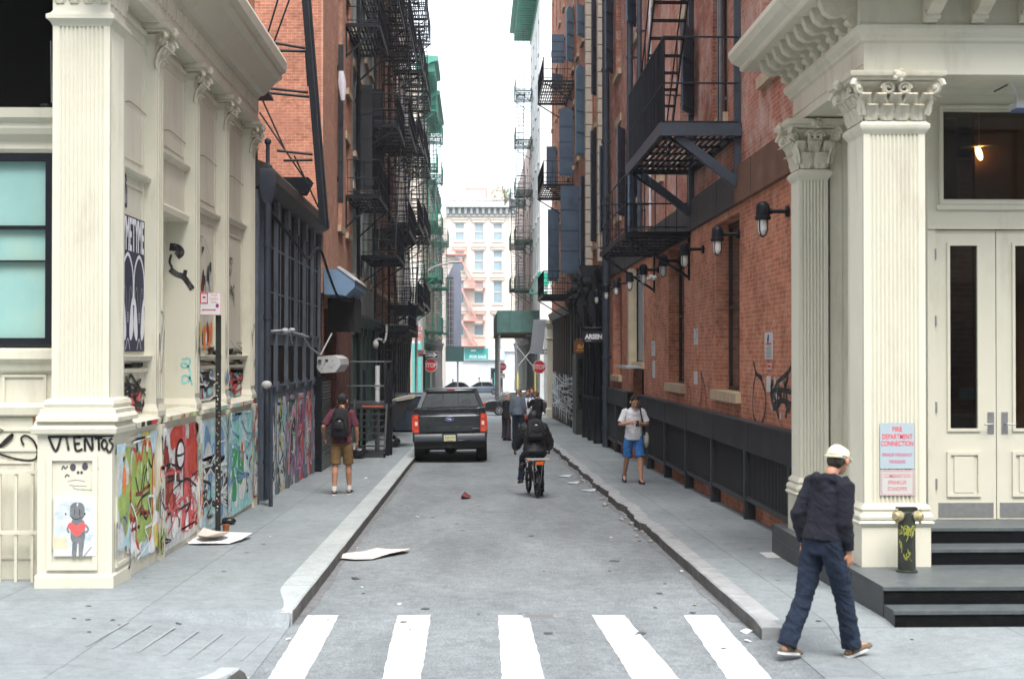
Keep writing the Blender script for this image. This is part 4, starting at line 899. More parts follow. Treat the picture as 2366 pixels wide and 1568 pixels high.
# awning box (blue-grey, hexagonal end) and white shutter housing
mb = MB(); Z = lambda y: ZY(y, 33.4); Xx = lambda x: at(x, 700, 33.4).x
mb.prism([(Xx(748), Z(622)), (Xx(797), Z(624)), (Xx(820), Z(648)), (Xx(820), Z(664)), (Xx(798), Z(690 - 5)), (Xx(793), Z(682)), (Xx(750), Z(680))], 'y', 33.3, 36.6, 0)
mb.prism([(Xx(778), Z(618)), (Xx(786), Z(616)), (Xx(822), Z(646)), (Xx(822), Z(650))], 'y', 33.28, 36.62, 1)
tag(mb.build('awning', [M('awning_blue', (.13, .21, .32), .7, .1, 3), M('awning_top', (.4, .4, .4), .6)]), 'slate blue boxed awning over the roller door beside the brick corner', 'awning')
mb = MB(); mb.box(-3.6, -2.95, 34.6, 34.7, Z(765), Z(684)); mb.box(-3.0, -2.95, 34.7, 36.6, Z(765), Z(684)); tag(mb.build('awning_dark_fill', BLACKM), 'black panels filling the dark region beneath the slate blue awning', 'screen')  # black panels fill the dark region beneath the awning
mb = MB(); Z = lambda y: ZY(y, 32.3); Xx = lambda x: at(x, 840, 32.3).x
mb.prism([(Xx(734), Z(824)), (Xx(772), Z(820)), (Xx(785), Z(828)), (Xx(788), Z(843)), (Xx(776), Z(860)), (Xx(742), Z(862)), (Xx(733), Z(850))], 'y', 32.2, 34.4, 0)
mb.box(Xx(736), Xx(744), 32.15, 32.2, Z(835), Z(830), 1); mb.box(Xx(752), Xx(760), 32.18, 32.2, Z(834), Z(829), 1)
for a, b in ((745, 850), (766, 848), (770, 832), (750, 842)): mb.ell((Xx(a), 32.2, Z(b)), .025, .01, .025, 1, 6, 4)
tag(mb.build('shutter_housing', [M('dirty_white_metal', (.46, .47, .47), .5, .12, 6, dirt=(.12, .12, .13), dirt_amt=.7, dirt_scale=6), BLACKM], None, None, .01), 'dirty white octagonal roller shutter housing above the man with the backpack', 'shutter box')
mb = MB()
for k in range(30): z = -.55 + k * .072; mb.box(-3.58, -3.5, 32.3, 34.4, z, z + .052, 0)
mb.box(-3.62, -3.48, 32.15, 32.3, -.55, 1.7, 1); mb.box(-3.60, -3.58, 32.3, 34.4, -.55, 1.7, 1)
tag(mb.build('roller_shutter', [M('shutter_slat', (.16, .165, .17), .35, .25, 9, metal=.5), BLACK]), 'dark slatted roller shutter hanging from the dirty white housing', 'roller shutter')

# ------------------------------------------------------------ 4: dark tenement buildings further down, left
def tenement(label, Y0, Y1, wall, cols, zs_, ztop, wh=2.1, ww=1.1, gf=None, name='tenement_building', x=XL, sg=1, frame=BLACK, z0=3.4, sill=STONE, corn=None, pane=None):
    t = thing(name, label, 'building', (x, Y0, zs(Y0))); wins = []; n = cols
    for i in range(n):
        c = Y0 + (Y1 - Y0) * (i + .5) / n
        for z in zs_: wins.append((c - ww/2, c + ww/2, z, z + wh))
    facade(t, x, sg, Y0, Y1, z0, ztop, wins, wall, 6, sill=sill, frame=frame, pane=pane)
    mb = MB(); mb.box(*sorted((x - sg * .25, x - sg * 6)), Y0, Y1, -3, z0); mb.build('ground_floor', gf or BLACKM, t)
    k = max(2, int((Y1 - Y0) / 1.7))
    for i in range(k + 1):
        y = Y0 + .15 + (Y1 - Y0 - .3) * i / k; mb = MB(); mb.box(*sorted((x - sg * .25, x + sg * .02)), y - .13, y + .13, -3, z0 - .35); mb.box(*sorted((x - sg * .25, x + sg * .07)), y - .17, y + .17, z0 - .6, z0 - .35); mb.box(*sorted((x - sg * .25, x + sg * .06)), y - .17, y + .17, -3, -.4); mb.build('shop_pilaster', frame, t)
    mb = MB(); mb.prism([(x - sg * .25, z0 - .35), (x + sg * .08, z0 - .35), (x + sg * .12, z0 - .25), (x + sg * .2, z0 - .05), (x + sg * .2, z0 + .02), (x - sg * .0, z0 + .06), (x - sg * .25, z0)], 'y', Y0, Y1); mb.build('shop_cornice', frame, t)
    if corn is not None:
        cm, o = corn; mb = MB(); mb.prism([(x - sg * .3, ztop - .2), (x + sg * .05, ztop - .2), (x + sg * .08, ztop + .2), (x + sg * o * .6, ztop + .6), (x + sg * o, ztop + .7), (x + sg * o, ztop + 1.0), (x - sg * .3, ztop + 1.1)], 'y', Y0 - .1, Y1 + .1)
        yy = Y0 + .3
        while yy < Y1: mb.box(*sorted((x + sg * .06, x + sg * o * .8)), yy, yy + .18, ztop + .05, ztop + .62); yy += .7
        mb.build('cornice', cm, t)
    return t
TZ = (4.6, 8.2, 11.8, 15.4, 19.0)
tenement('grey-green iron-front tenement between the orange brick building and the brown one', 41.5, 52, M('pale_iron_front', (.26, .30, .29), .6, .3, 2, dirt=(.08, .08, .08), dirt_amt=.7, dirt_scale=1.5, streak=1), 5, TZ, 24, wh=2.5, ww=1.2, frame=M('dull_green_frame', (.05, .09, .08), .6))
tenement('brown tenement half way down the alley, hidden behind dense black fire escapes', 52, 65, brick('brown_brick', (.28, .12, .08), (.2, .085, .06), (.26, .2, .16)), 5, TZ, 24)
tenement('last tenement on the left, whitish, before the cross street', 65, 78, M('white_stone_front', (.55, .55, .53), .7, .2, 2), 5, TZ, 23, corn=None)
FG = 'black fire escapes along the left side of the alley'
fire_escape('nearest black fire escape on the left, above and below the big shutters', XL, 1, 39.4, 43.4, .92, (6.6, 11.35), BLACK, FG, False, 1, endbal=.2, bal=.3)
fire_escape('black fire escape with slatted balconies on the grey-green tenement front', XL, 1, 44.6, 49.0, 1.15, (5.3, 9.4, 13.4, 17.4), BLACK, FG, True, 1, ladder=(45.6, -.2, 5.3), bal=.25)
fire_escape('long black fire escape with a ladder above the dumpster', XL, 1, 50.0, 56.0, 1.25, (3.1, 6.6, 10.2, 13.8, 17.4, 21), BLACK, FG, True, -1, bal=.25, drop=(55, 3.1, 51, .7))
fire_escape('tall black fire escape on the brown tenement, third from the far corner', XL, 1, 58.2, 63.6, 1.25, (4.2, 7.6, 11.2, 14.8, 18.4, 22), BLACK, FG, True, 1, bal=.3)
fire_escape('black fire escape against the sky near the end of the left side', XL, 1, 66, 71, 1.2, (4.6, 8.2, 11.8, 15.4, 19, 22.6), BLACK, FG, True, -1)
fire_escape('farthest black fire escape on the left, beside the cross street', XL, 1, 72.6, 76.8, 1.15, (4.6, 8.2, 11.8, 15.4, 19), BLACK, FG, True, 1)
# black iron shutters of the orange brick building, dim strings of cloth
SG = 'black iron shutters on the left side'
BSH = M('black_shutter_paint', (.018, .02, .025), .45, .2, 3)
for lab, px0, px1, y0, y1, ar in (('big black iron shutter standing open beside the orange brick corner', 819, 857, 198, 440, 0), ('second black iron shutter just behind the big one', 857, 884, 207, 440, 0), ('dark shutter leaf above the slate blue awning, near the brick corner', 778, 790, 105, 470, 0)):
    Y = YX(px0, XL); shutter(lab, Y, XL, 1, (px1 - px0) / (FPX / Y), ZY(y1, Y), ZY(y0, Y), BSH, group=SG)
mb = MB(); Y = 36.4
for a, b, w_ in ((788, 165, .11),):
    p = at(a, b, Y); mb.tube([p, p + Vector((.02, 0, -.3)), p + Vector((.05, 0, -.75))], [w_ * .6, w_, w_ * .5], 8, 0)
tag(mb.build('hanging_cloth', M('cloth_white', (.55, .55, .62), .9, .1, 8), None, 40), 'pale cloth hanging outside a window of the orange brick building', 'cloth')
# vertical pipes down the left facades
for lab, y, zt, m_ in (('long dark downpipe on the grey-green tenement', 42.4, 22, BLACK), ('grey downpipe between the black fire escapes', 49.4, 20, DGREY), ('thin downpipe by the far tenements', 57.3, 20, BLACK)):
    mb = MB(); mb.tube([(XL + .12, y, zs(y)), (XL + .12, y, zt)], .055, 8)
    for z in range(0, int(zt), 2): mb.tube([(XL + .12, y, z), (XL + .12, y, z + .06)], .07, 8)
    tag(mb.build('downpipe', m_, None, 40), lab, 'pipe')
# projecting air-conditioner boxes and a gooseneck lamp
for i, (y, z, lab) in enumerate(((56.6, 2.9, 'bulky dark metal box under the long black fire escape'), (64.5, 4.0, 'dark boxed sign hanging under the tall black fire escape'))):
    mb = MB(); mb.box(XL, XL + 1.25, y, y + 1.6, z, z + .55, 0); mb.box(XL + .1, XL + 1.3, y - .03, y + .02, z + .47, z + .55, 1); tag(mb.build('metal_box', [BLACKM, M('box_edge', (.3, .3, .3), .5)], None, None, .01), lab, 'metal box')
mb = MB(); Y = 46; mb.tube(crom([at(868, 800, Y), at(868, 786, Y), at(880, 784, Y), at(888, 790, Y), at(893, 770, Y), at(893, 750, Y)], 5), .035, 7); mb.ell(at(868, 795, Y), .1, .1, .14, 0, 10, 8)
tag(mb.build('gooseneck_lamp', M('lamp_white2', (.6, .6, .58), .4), None, 50), 'small white gooseneck lamp among the dark pipes on the left', 'lamp')
# ------------------------------------------------------------ next block, left: white shop corner, green iron front
t = thing('white_shop_building', 'white corner shop with a teal door across the far cross street', 'building', (-4, 92, zs(92)))
WHT = M('white_render', (.62, .60, .56), .7, .06, 2); TEAL = M('teal_door', (.10, .42, .38), .5, .1, 3)
P = lambda x: at(x, 800, 92).x; Z = lambda y: ZY(y, 92)
mb = MB(); mb.box(-14, P(971), 92, 99, -3, Z(600)); mb.build('wall', WHT, t)
mb = MB(); mb.box(P(953), P(973), 91.93, 92.0, Z(905), Z(793)); mb.box(P(962) - .02, P(962) + .02, 91.90, 91.93, Z(905), Z(793)); mb.build('door', TEAL, t)
mb = MB(); mb.box(P(938), P(950), 91.93, 92, Z(905), Z(793)); mb.build('side_panel', M('tan_board', (.42, .34, .26), .8), t)
mb = MB(); mb.box(P(944), P(974), 91.95, 92, Z(765), Z(755), 0); add_text(mb, 'NOODLE ST', .28, (P(959), 91.94, Z(760)), (1, 0, 0), (0, 0, 1), 1, .005, .005, .6); add_text(mb, '-0280', .62, (P(962), 91.97, Z(779)), (1, 0, 0), (0, 0, 1), 0, .005, .0, .7)
mb.build('lettering', [M('sign_dark_red', (.5, .06, .05), .6), M('sign_white', (.7, .7, .7), .6)], t)
mb = MB(); mb.box(P(942), P(973), 91.4, 92, Z(733), Z(722)); mb.build('canopy', GREEN, t)
t = tenement('green painted iron-front building beyond the cross street, left side', 99, 112, M('pale_front', (.55, .5, .42), .7, .1, 2), 4, (4, 7.7, 11.4, 15.1), 19.6, frame=GREEN, sill=GREEN, corn=(M('green_cornice_paint', (.07, .27, .20), .5, .2, 3), 1.1), gf=M('green_shop_base', (.03, .14, .11), .6), name='green_iron_building')
t = tenement('tall pale building with green trim across the far cross street, left corner', 92.3, 99, M('pale_front2', (.52, .47, .4), .7, .1, 2), 2, (7.7, 11.4, 15.1), 20.6, frame=GREEN, sill=GREEN, corn=(_M['green_cornice_paint'], 1.15), z0=6.5, gf=M('green_shop_base', (.03, .14, .11), .6), name='green_trim_building')
tenement('low pale building at the far end of the next block, left side', 112, 130, M('pale_front3', (.4, .37, .33), .7, .1, 2), 5, (4, 7.7, 11.4), 15, frame=M('grey_trim', (.25, .25, .26), .6), corn=(M('grey_trim', (.25, .25, .26), .6), .5), name='pale_building')
tenement('dark grey building by the far avenue, left side', 130, 152, M('dark_front4', (.16, .16, .18), .7, .1, 2), 5, (4, 7.7, 11.4), 13, frame=M('grey_trim', (.25, .25, .26), .6), corn=(M('grey_trim', (.25, .25, .26), .6), .3), name='grey_building')
GG = 'green fire escapes on the next block'
fire_escape('green fire escape on the green iron-front building, left side of the next block', XL, 1, 101, 106.5, 1.15, (3.9, 7.6, 11.3, 15.0, 18), GREEN, GG, True, 1, bal=.3)
fire_escape('lower green fire escape near the white shop across the cross street', XL, 1, 93.5, 98, 1.0, (7.4, 11.1, 14.8, 18.3), GREEN, GG, True, -1, bal=.3)
fire_escape('thin green fire escape farthest down the next block, left side', XL, 1, 115, 121, 1.3, (4, 7.7, 11.4), M('pale_green_iron', (.1, .25, .2), .6), GG, True, 1, bal=.4)
# dark hoist tower with a sheeted, sloping top
t = thing('hoist_tower', 'dark sheeted hoist tower with a sloping top before the beige building', 'tower', (-2.2, 150, zr(150)))
Y = 150; P = lambda x, y: at(x, y, Y)
a, b = P(1030, 905), P(1066, 560); HT = M('sheet_grey_blue', (.2, .23, .3), .7, .15, 1); HD = M('net_dark', (.06, .06, .08), .8, .3, 1)
mb = MB(); mb.box(a.x, P(1048, 0).x, Y, Y + 1.5, zr(150) + 4.6, ZY(640, Y)); mb.build('netting', HD, t)
mb = MB(); mb.prism([(P(1048, 0).x, zr(150) + 4.6), (P(1066, 0).x, zr(150) + 4.6), (P(1066, 0).x, ZY(640, Y)), (P(1058, 0).x, ZY(588, Y)), (P(1034, 0).x, ZY(640, Y)), (P(1048, 0).x, ZY(640, Y))], 'y', Y - .02, Y + 1.5); mb.build('sheeting', HT, t)
mb = MB()
for k in range(16): z = zr(150) + 4.8 + k * .62; mb.box(a.x + .05, P(1048, 0).x, Y - .06, Y - .02, z, z + .06)
for x in (1033, 1039, 1045): mb.box(P(x, 0).x - .03, P(x, 0).x + .03, Y - .1, Y - .06, zr(150) + 4.6, ZY(645, Y))
mb.build('scaffold_bars', M('scaffold_bar', (.3, .28, .32), .5), t)
mb = MB(); mb.box(P(1030, 0).x, P(1072, 0).x, Y - .3, Y + 1.5, ZY(835, Y), ZY(800, Y)); mb.build('base_box', M('hoist_base', (.04, .1, .1), .6), t)
mb = MB(); mb.box(P(1058, 0).x - .08, P(1058, 0).x + .08, Y - .1, Y + .06, zr(150), ZY(835, Y)); mb.build('leg', M('hoist_leg', (.25, .25, .25), .5), t)

# ------------------------------------------------------------ beige building closing the view
t = thing('beige_building', 'beige brick building with bracketed cornice and red fire escapes closing the far end', 'building', (0, 174, zr(170)))
Y = 174.0; P = lambda x: at(x, 700, Y).x; Z = lambda y: ZY(y, Y); BG = M('beige_brick', (.58, .52, .46), .8, .08, 1.5); TR = M('beige_trim', (.6, .53, .45), .7, .06, 2)
cols = [(1030, 1048 - 1), (1051.5, 1072), (1095.5, 1117), (1139.5, 1160), (1199, 1219), (1240, 1260)]; rows = [(516, 556), (579, 626), (649, 701), (727, 775)]
mb = MB(); ws = [c for c in cols[1:]]; xs = P(1030)
for (a, b) in ws:
    mb.box(xs, P(a), Y, Y + 8, Z(800), Z(478)); z = Z(800)
    for (c, d) in rows[::-1]: mb.box(P(a), P(b), Y, Y + 8, z, Z(d)); z = Z(c)
    mb.box(P(a), P(b), Y, Y + 8, z, Z(478)); xs = P(b)
mb.box(xs, P(1330), Y, Y + 8, Z(800), Z(478)); mb.box(P(960), P(1030), Y + 1, Y + 9, Z(900), Z(500)); mb.build('wall', BG, t)
mb = MB(); mb.box(P(1176), P(1186), Y - .12, Y, Z(800), Z(490)); mb.build('pier', TR, t)
PG = M('far_window_blue', (.25, .34, .38), .15, .15, .6, spec=.8)
for (a, b) in ws:
    for (c, d) in rows:
        mb = MB(); f = .08; x0, x1, z0, z1 = P(a), P(b), Z(d), Z(c)
        for q in ((x0, x0+f, z0, z1), (x1-f, x1, z0, z1), (x0+f, x1-f, z0, z0+f), (x0+f, x1-f, z1-f, z1), (x0+f, x1-f, (z0+z1)/2 - .05, (z0+z1)/2 + .05)): mb.box(q[0], q[1], Y + .15, Y + .25, q[2], q[3])
        w_ = mb.build('window', TR, t)
        mb = MB(); mb.box(x0+f, x1-f, Y + .22, Y + .24, z0+f, z1-f, 0)
        if (a + c) % 3 > 1: mb.box(x0+f, x1-f, Y + .2, Y + .218, (z0*.45+z1*.55), (z0*.4+z1*.6) + .2, 1)
        mb.build('pane', [PG, M('blind_white', (.7, .7, .68), .7)], w_)
        mb = MB(); mb.box(x0 - .2, x1 + .2, Y - .12, Y, z0 - .18, z0); mb.build('sill', TR, w_)
        mb = MB(); mb.box(x0 - .25, x1 + .25, Y - .15, Y, z1 + .12, z1 + .45); mb.box(x0 - .35, x1 + .35, Y - .25, Y, z1 + .45, z1 + .6); mb.build('lintel', TR, w_)
mb = MB(); mb.box(P(1030), P(1330), Y - .8, Y, Z(480), Z(476), 0); mb.box(P(1030), P(1330), Y - .25, Y, Z(500), Z(497), 0); 
for k in range(24): x = P(1032) + k * .72; mb.box(x, x + .3, Y - .6, Y, Z(495), Z(481), 1); mb.box(x + .42, x + .6, Y - .1, Y, Z(493), Z(485), 0)
mb.build('cornice', [M('far_cornice', (.4, .43, .42), .7), M('far_cornice_dark', (.25, .29, .3), .7)], t)
mb = MB(); mb.box(P(1030), P(1330), Y - .2, Y, Z(812), Z(798)); mb.box(P(1030), P(1330), Y, Y + 8, zr(170), Z(812), 0); mb.build('shop_front', M('shop_white', (.5, .52, .53), .6, .1, 1), t)
SWM = [M('shop_bright', (.7, .7, .7), .5), GLASSD, M('shop_door_teal', (.1, .35, .3), .5)]
mb = MB(); mb.box(P(1068), P(1102), Y - .05, Y, Z(905), Z(842), 0); mb.build('shop_window', SWM, t)
mb = MB(); mb.box(P(1134), P(1160), Y - .06, Y, Z(905), Z(850), 1); mb.box(P(1142), P(1150), Y - .09, Y - .06, Z(900), Z(860), 2)
mb.build('shop_door', SWM, t)
RED = M('red_iron', (.60, .27, .22), .6, .1, 3)
fe = thing('fire_escape', 'red fire escape zigzagging down the beige building at the far end', 'fire escape', (P(1090), Y, Z(800)))
for (y_, x0, x1) in ((590, 1030, 1078), (667, 1066, 1121), (742, 1066, 1121), (800, 1062, 1121)):
    mb = MB(); mb.box(P(x0), P(x1), Y - 1.1, Y - .02, Z(y_), Z(y_) + .12); mb.build('platform', RED, fe)
    mb = MB(); 
    for h in (.5, .95): mb.tube([(P(x0), Y - .02, Z(y_) + h), (P(x0), Y - 1.1, Z(y_) + h), (P(x1), Y - 1.1, Z(y_) + h), (P(x1), Y - .02, Z(y_) + h)], .022, 4)
    for k in range(11): x = P(x0) + (P(x1) - P(x0)) * k / 10; mb.tube([(x, Y - 1.1, Z(y_)), (x, Y - 1.1, Z(y_) + .95)], .014, 4)
    mb.build('railing', RED, fe)
for (x0, y0, x1, y1) in ((1056, 585, 1103, 665), (1068, 672, 1103, 741), (1068, 748, 1103, 800)):
    mb = MB(); 
    for q in (-.9, -.4): mb.bar((P(x0), Y + q, Z(y0)), (P(x1), Y + q, Z(y1)), .05, .2, 0)
    n = 10
    for k in range(n): u = (k + .5) / n; mb.box(P(x0) + (P(x1)-P(x0))*u - .12, P(x0) + (P(x1)-P(x0))*u + .12, Y - .9, Y - .4, Z(y0) + (Z(y1)-Z(y0))*u - .02, Z(y0) + (Z(y1)-Z(y0))*u + .02)
    mb.build('stair', RED, fe)
mb = MB(); mb.box(P(1071), P(1166), Y - .35, Y - .25, Z(832), Z(804), 0); mb.box(P(1074), P(1128), Y - .37, Y - .35, Z(830), Z(805), 1); mb.box(P(1129), P(1164), Y - .37, Y - .35, Z(830), Z(806), 2)
add_text(mb, 'FOR SALE', .50, (P(1104), Y - .375, Z(824)), (1, 0, 0), (0, 0, 1), 2, .004, .012, .95); mb.box(P(1088), P(1100), Y - .38, Y - .37, Z(811), Z(808), 2)
for x in (1080, 1160): mb.tube([(P(x), Y - .25, Z(818)), (P(x), Y, Z(818))], .04, 6, 0)
tag(mb.build('for_sale_banner', [M('banner_back', (.35, .5, .5), .7), M('banner_teal', (.05, .33, .30), .6), M('banner_white', (.75, .75, .75), .6)]), 'green and white FOR SALE banner on the shop front at the far end', 'banner')
PKB = M('far_pink_brick', (.55, .42, .38), .8, .06, .5)
for lab, x0, x1, yt, Y2, m_ in (('pale pink block rising behind the beige building, tallest of the two', 1077, 1125, 436, 215, PKB), ('long whitish block behind the roof of the beige building', 1040, 1200, 462, 205, M('far_white', (.6, .56, .55), .8))):
    tt = thing('distant_building', lab, 'building', (at(x0, 500, Y2).x, Y2, zr(170))); mb = MB(); mb.box(at(x0, 500, Y2).x, at(x1, 500, Y2).x, Y2, Y2 + 8, zr(170), ZY(yt, Y2)); mb.build('wall', m_, tt)
    mb = MB(); mb.box(at(x0, 500, Y2).x - .1, at(x1, 500, Y2).x + .1, Y2 - .1, Y2 + 8.1, ZY(yt, Y2), ZY(yt - 3, Y2)); mb.build('parapet', m_, tt)
mb = MB(); p = at(1162, 436, 214)
tt = thing('distant_building', 'pink roof house on the right behind the beige building', 'building', (at(1118, 500, 214).x, 214, zr(170))); mb.box(at(1126, 500, 214).x, at(1172, 500, 214).x, 214, 220, zr(170), ZY(437, 214)); mb.build('wall', PKB, tt)

# ------------------------------------------------------------ next block, right: white building, scaffold shed
t = tenement('white building with a green cornice at the far right, bright against the sky', 92, 108, M('bright_white_front', (.72, .72, .7), .7, .04, 1), 0 or 4, (7.8, 11.4, 15.0, 18.6, 22.2), 26, x=XR, sg=-1, frame=M('pale_trim', (.5, .52, .5), .6), sill=_M['bright_white_front'], corn=(_M['green_cornice_paint'], 1.6), gf=M('base_grey', (.2, .2, .2), .7), z0=4.3, pane=M('far_window_blue', (.25, .34, .38)), name='white_building')
mb = MB(); mb.box(XR, XR + 6, 91.98, 92, 4.3, 26); mb.build('front_wall', _M['bright_white_front'], t)
tenement('pinkish brick building at the end of the next block, right side', 108, 152, M('far_pink_brick', (.55, .42, .38)), 10, (4, 7.7, 11.4, 15), 19, x=XR, sg=-1, frame=M('pale_trim', (.5, .52, .5), .6), gf=M('base_grey', (.2, .2, .2), .7), name='pink_brick_building')
fire_escape('tall slender fire escape on the white building, silhouetted on the right of the sky', XR, -1, 104.0, 108.5, 1.25, (7.0, 10.65, 14.3, 18.0, 21.6), M('pale_dark_iron', (.06, .11, .1), .6), 'fire escapes on the next block, right side', True, 1, bal=.35, ladder=(103.9, 3.5, 26))
fire_escape('pale fire escape farther behind the slender one, right side of the next block', XR, -1, 118, 124, 1.25, (4, 7.7, 11.4, 15.1), M('pale_dark_iron', (.06, .11, .1), .6), 'fire escapes on the next block, right side', True, -1, bal=.4)
t = thing('sidewalk_shed', 'green boarded scaffold shed over the far right pavement', 'scaffold', (3, 93, zs(93)))
Y = 93; P = lambda x: at(x, 740, Y).x; Z = lambda y: ZY(y, Y); SHG = M('shed_green_board', (.035, .085, .075), .6, .25, 2, dirt=(.12, .12, .03), dirt_amt=.6, dirt_scale=1)
mb = MB(); mb.box(P(1150), P(1262), Y, Y + .1, Z(768), Z(717), 0); mb.box(P(1150), P(1150) + .1, Y + .1, Y + 22, Z(768), Z(717), 0); 
for x in (1150, 1178, 1206, 1234): mb.box(P(x) - .03, P(x) + .03, Y - .03, Y, Z(768), Z(717), 1)
mb.build('parapet', [SHG, M('shed_joint', (.02, .08, .07), .7)], t)
mb = MB(); mb.box(P(1150), XR + 1, Y + .1, Y + 22, Z(772), Z(768)); mb.build('deck', M('shed_deck', (.06, .05, .04), .9), t)
for k in range(7):
    y = Y + .4 + k * 3.4
    for x in (P(1155), P(1245)): mb = MB(); mb.tube([(x, y, zr(y)), (x, y, Z(770))], .05, 6); mb.build('post', M('galvanised', (.35, .36, .36), .4, metal=.5), t)
for (x0, y0, x1, y1) in ((1194, 800, 1235, 850), (1235, 800, 1198, 845), (1192, 790, 1198, 930), (1215, 775, 1260, 775)):
    mb = MB(); mb.tube([(P(x0), Y + .3, Z(y0)), (P(x1), Y + .3, Z(y1))], .045, 6); mb.build('brace', _M['galvanised'], t)
for x in (1196, 1237): mb = MB(); mb.tube([(P(x), Y - .1, Z(905)), (P(x), Y - .1, Z(860))], .06, 6); mb.build('post_guard', M('guard_yellow', (.6, .5, .1), .6), t)
mb = MB(); mb.box(P(1222), P(1262), Y - 1.3, Y - .1, Z(680) , Z(676), 0); mb.tube([(P(1222), Y - 1.3, Z(678)), (P(1246), Y - 1.3, Z(630)), (P(1262), Y - 1.3, Z(630))], .04, 5, 0)
mb.box(P(1240), P(1266), Y - 1.2, Y - 1.1, Z(660), Z(632), 1)
tag(mb.build('fire_balcony', [GREEN, M('green_sheet', (.03, .42, .28), .5)]), 'green sheeted balcony hung on the white building above the scaffold shed', 'balcony')
# tree behind the far roofs: a little pale foliage
tt = thing('tree', 'pale leafy tree top beyond the far roofs, by the right fire escape', 'tree', (at(1170, 700, 200).x, 200, zr(170)))
mb = MB(); c = at(1166, 440, 200); mb.tube([(c.x, 200, zr(170)), (c.x + .2, 200, c.z * .6), (c.x, 200, c.z)], [.35, .22, .06], 7); 
rd = random.Random(2)
for k in range(8): a = rd.random() * 6.28; mb.tube([(c.x, 200, c.z - 2 + k*.2), (c.x + 1.3*math.cos(a), 200 + 1.3*math.sin(a), c.z - .5 + k*.25)], [.08, .02], 4)
mb.build('trunk', M('bark', (.15, .12, .1), .9), tt)
mb = MB()
for k in range(1500):
    a = rd.random() * 6.28; r = rd.random() ** .5 * 2.0; z = rd.gauss(0, 1.0); lump = noise.noise(Vector((math.cos(a)*r, math.sin(a)*r, z)) * .9)
    if lump < -.05: continue
    p = Vector((c.x + r*math.cos(a), 200 + r*math.sin(a), c.z + z)); u = Vector((rd.gauss(0,1), rd.gauss(0,1), rd.gauss(0,1))).normalized() * .09; v = u.cross(Vector((rd.gauss(0,1), 1, rd.gauss(0,1)))).normalized() * .06
    mb.face([p - u, p + v, p + u, p - v])
mb.build('crown', M('pale_leaf', (.12, .2, .09), .8, .3, 1), tt)
# ------------------------------------------------------------ 5: cream portico building on the right corner
def clear_glass(name='clear_glass', tint=(.55, .58, .55), fac=.0):
    if name in _M: return _M[name]
    m = bpy.data.materials.new(name); m.use_nodes = True; t = m.node_tree; t.nodes.clear(); L = t.links.new; _M[name] = m
    o = nd(t, 'ShaderNodeOutputMaterial'); mx = nd(t, 'ShaderNodeMixShader'); tr = nd(t, 'ShaderNodeBsdfTransparent'); gl = nd(t, 'ShaderNodeBsdfGlossy'); fr = nd(t, 'ShaderNodeFresnel'); fr.inputs[0].default_value = 1.5
    tr.inputs[0].default_value = tint + (1,); gl.inputs['Roughness'].default_value = .02
    ad = nd(t, 'ShaderNodeMath', operation='ADD'); L(fr.outputs[0], ad.inputs[0]); ad.inputs[1].default_value = fac
    L(ad.outputs[0], mx.inputs[0]); L(tr.outputs[0], mx.inputs[1]); L(gl.outputs[0], mx.inputs[2]); L(mx.outputs[0], o.inputs[0]); return m
PB = thing('portico_building', 'cream corner building on the right with fluted piers, an open porch and black steps', 'building', (3.55, 12.0, zs(12)))
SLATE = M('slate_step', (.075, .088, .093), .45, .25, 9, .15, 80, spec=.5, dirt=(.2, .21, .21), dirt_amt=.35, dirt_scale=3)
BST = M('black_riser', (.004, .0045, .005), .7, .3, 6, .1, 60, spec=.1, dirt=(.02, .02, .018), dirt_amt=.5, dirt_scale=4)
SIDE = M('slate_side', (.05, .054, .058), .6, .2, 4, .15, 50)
mb = MB()
def step(x0, x1, y0, y1, z0, z1):             # tread in slate, riser in black, left cheek in dull slate
    mb.box(x0, x1, y0, y1, z0, z1, 0)
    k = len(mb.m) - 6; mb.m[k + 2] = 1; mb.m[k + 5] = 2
    mb.box(x0 - .006, x1, y0 - .012, y0 + .03, z1 - .028, z1 + .003, 0)
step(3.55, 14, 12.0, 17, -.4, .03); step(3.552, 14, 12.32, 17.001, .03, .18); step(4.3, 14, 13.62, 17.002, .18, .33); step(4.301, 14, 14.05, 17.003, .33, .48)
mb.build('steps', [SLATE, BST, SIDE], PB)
mb = MB()
for y in (12.32, 13.4): mb.box(3.547, 3.551, y, y + .012, -.3, .15, 0)
mb.build('joint', BLACKM, PB)
def pier(x0, x1, y0, y1, pz, n, faces, capz0, capz1, ped, sh=.035):
    mb = MB(); a0, a1, b0, b1 = x0 + sh, x1 - sh, y0 + sh, y1 - sh
    mb.rloft(x0, x1, y0, y1, [(0, pz), (0, ped - .04), (.02, ped - .02), (.03, ped + .0), (.01, ped + .02), (-.01, ped + .03)])
    mb.rloft(a0, a1, b0, b1, [(.05, ped + .03), (.055, ped + .06), (.04, ped + .09), (.02, ped + .10), (.035, ped + .13), (.02, ped + .16), (0, ped + .18)])
    mb.prism(flutes(a0, a1, b0, b1, n, .015, faces), 'z', ped + .17, capz0 - .08)
    mb.rloft(a0, a1, b0, b1, [(0, capz0 - .12), (.02, capz0 - .09), (.04, capz0 - .06), (.04, capz0 - .03), (.01, capz0)])
    p = mb.build('pier', CREAM, PB, 35)
    mb = MB(); capital(mb, a0, a1, b0, b1, capz0, capz1, 'frl'); mb.build('capital', CREAM2, p, 40); return p
pier(3.68, 4.345, 13.5, 14.15, .17, 12, 'fl', 4.44, 4.90, .60)
pier(3.66, 4.06, 16.12, 16.62, .17, 7, 'fl', 4.32, 4.88, .62)
mb = MB(); mb.box(4.06, 4.72, 16.2, 16.9, .17, 4.95); mb.box(4.72, 4.9, 14.9, 16.9, .17, 4.95); mb.box(4.19, 4.195, 16.19, 16.2, .2, 4.9)
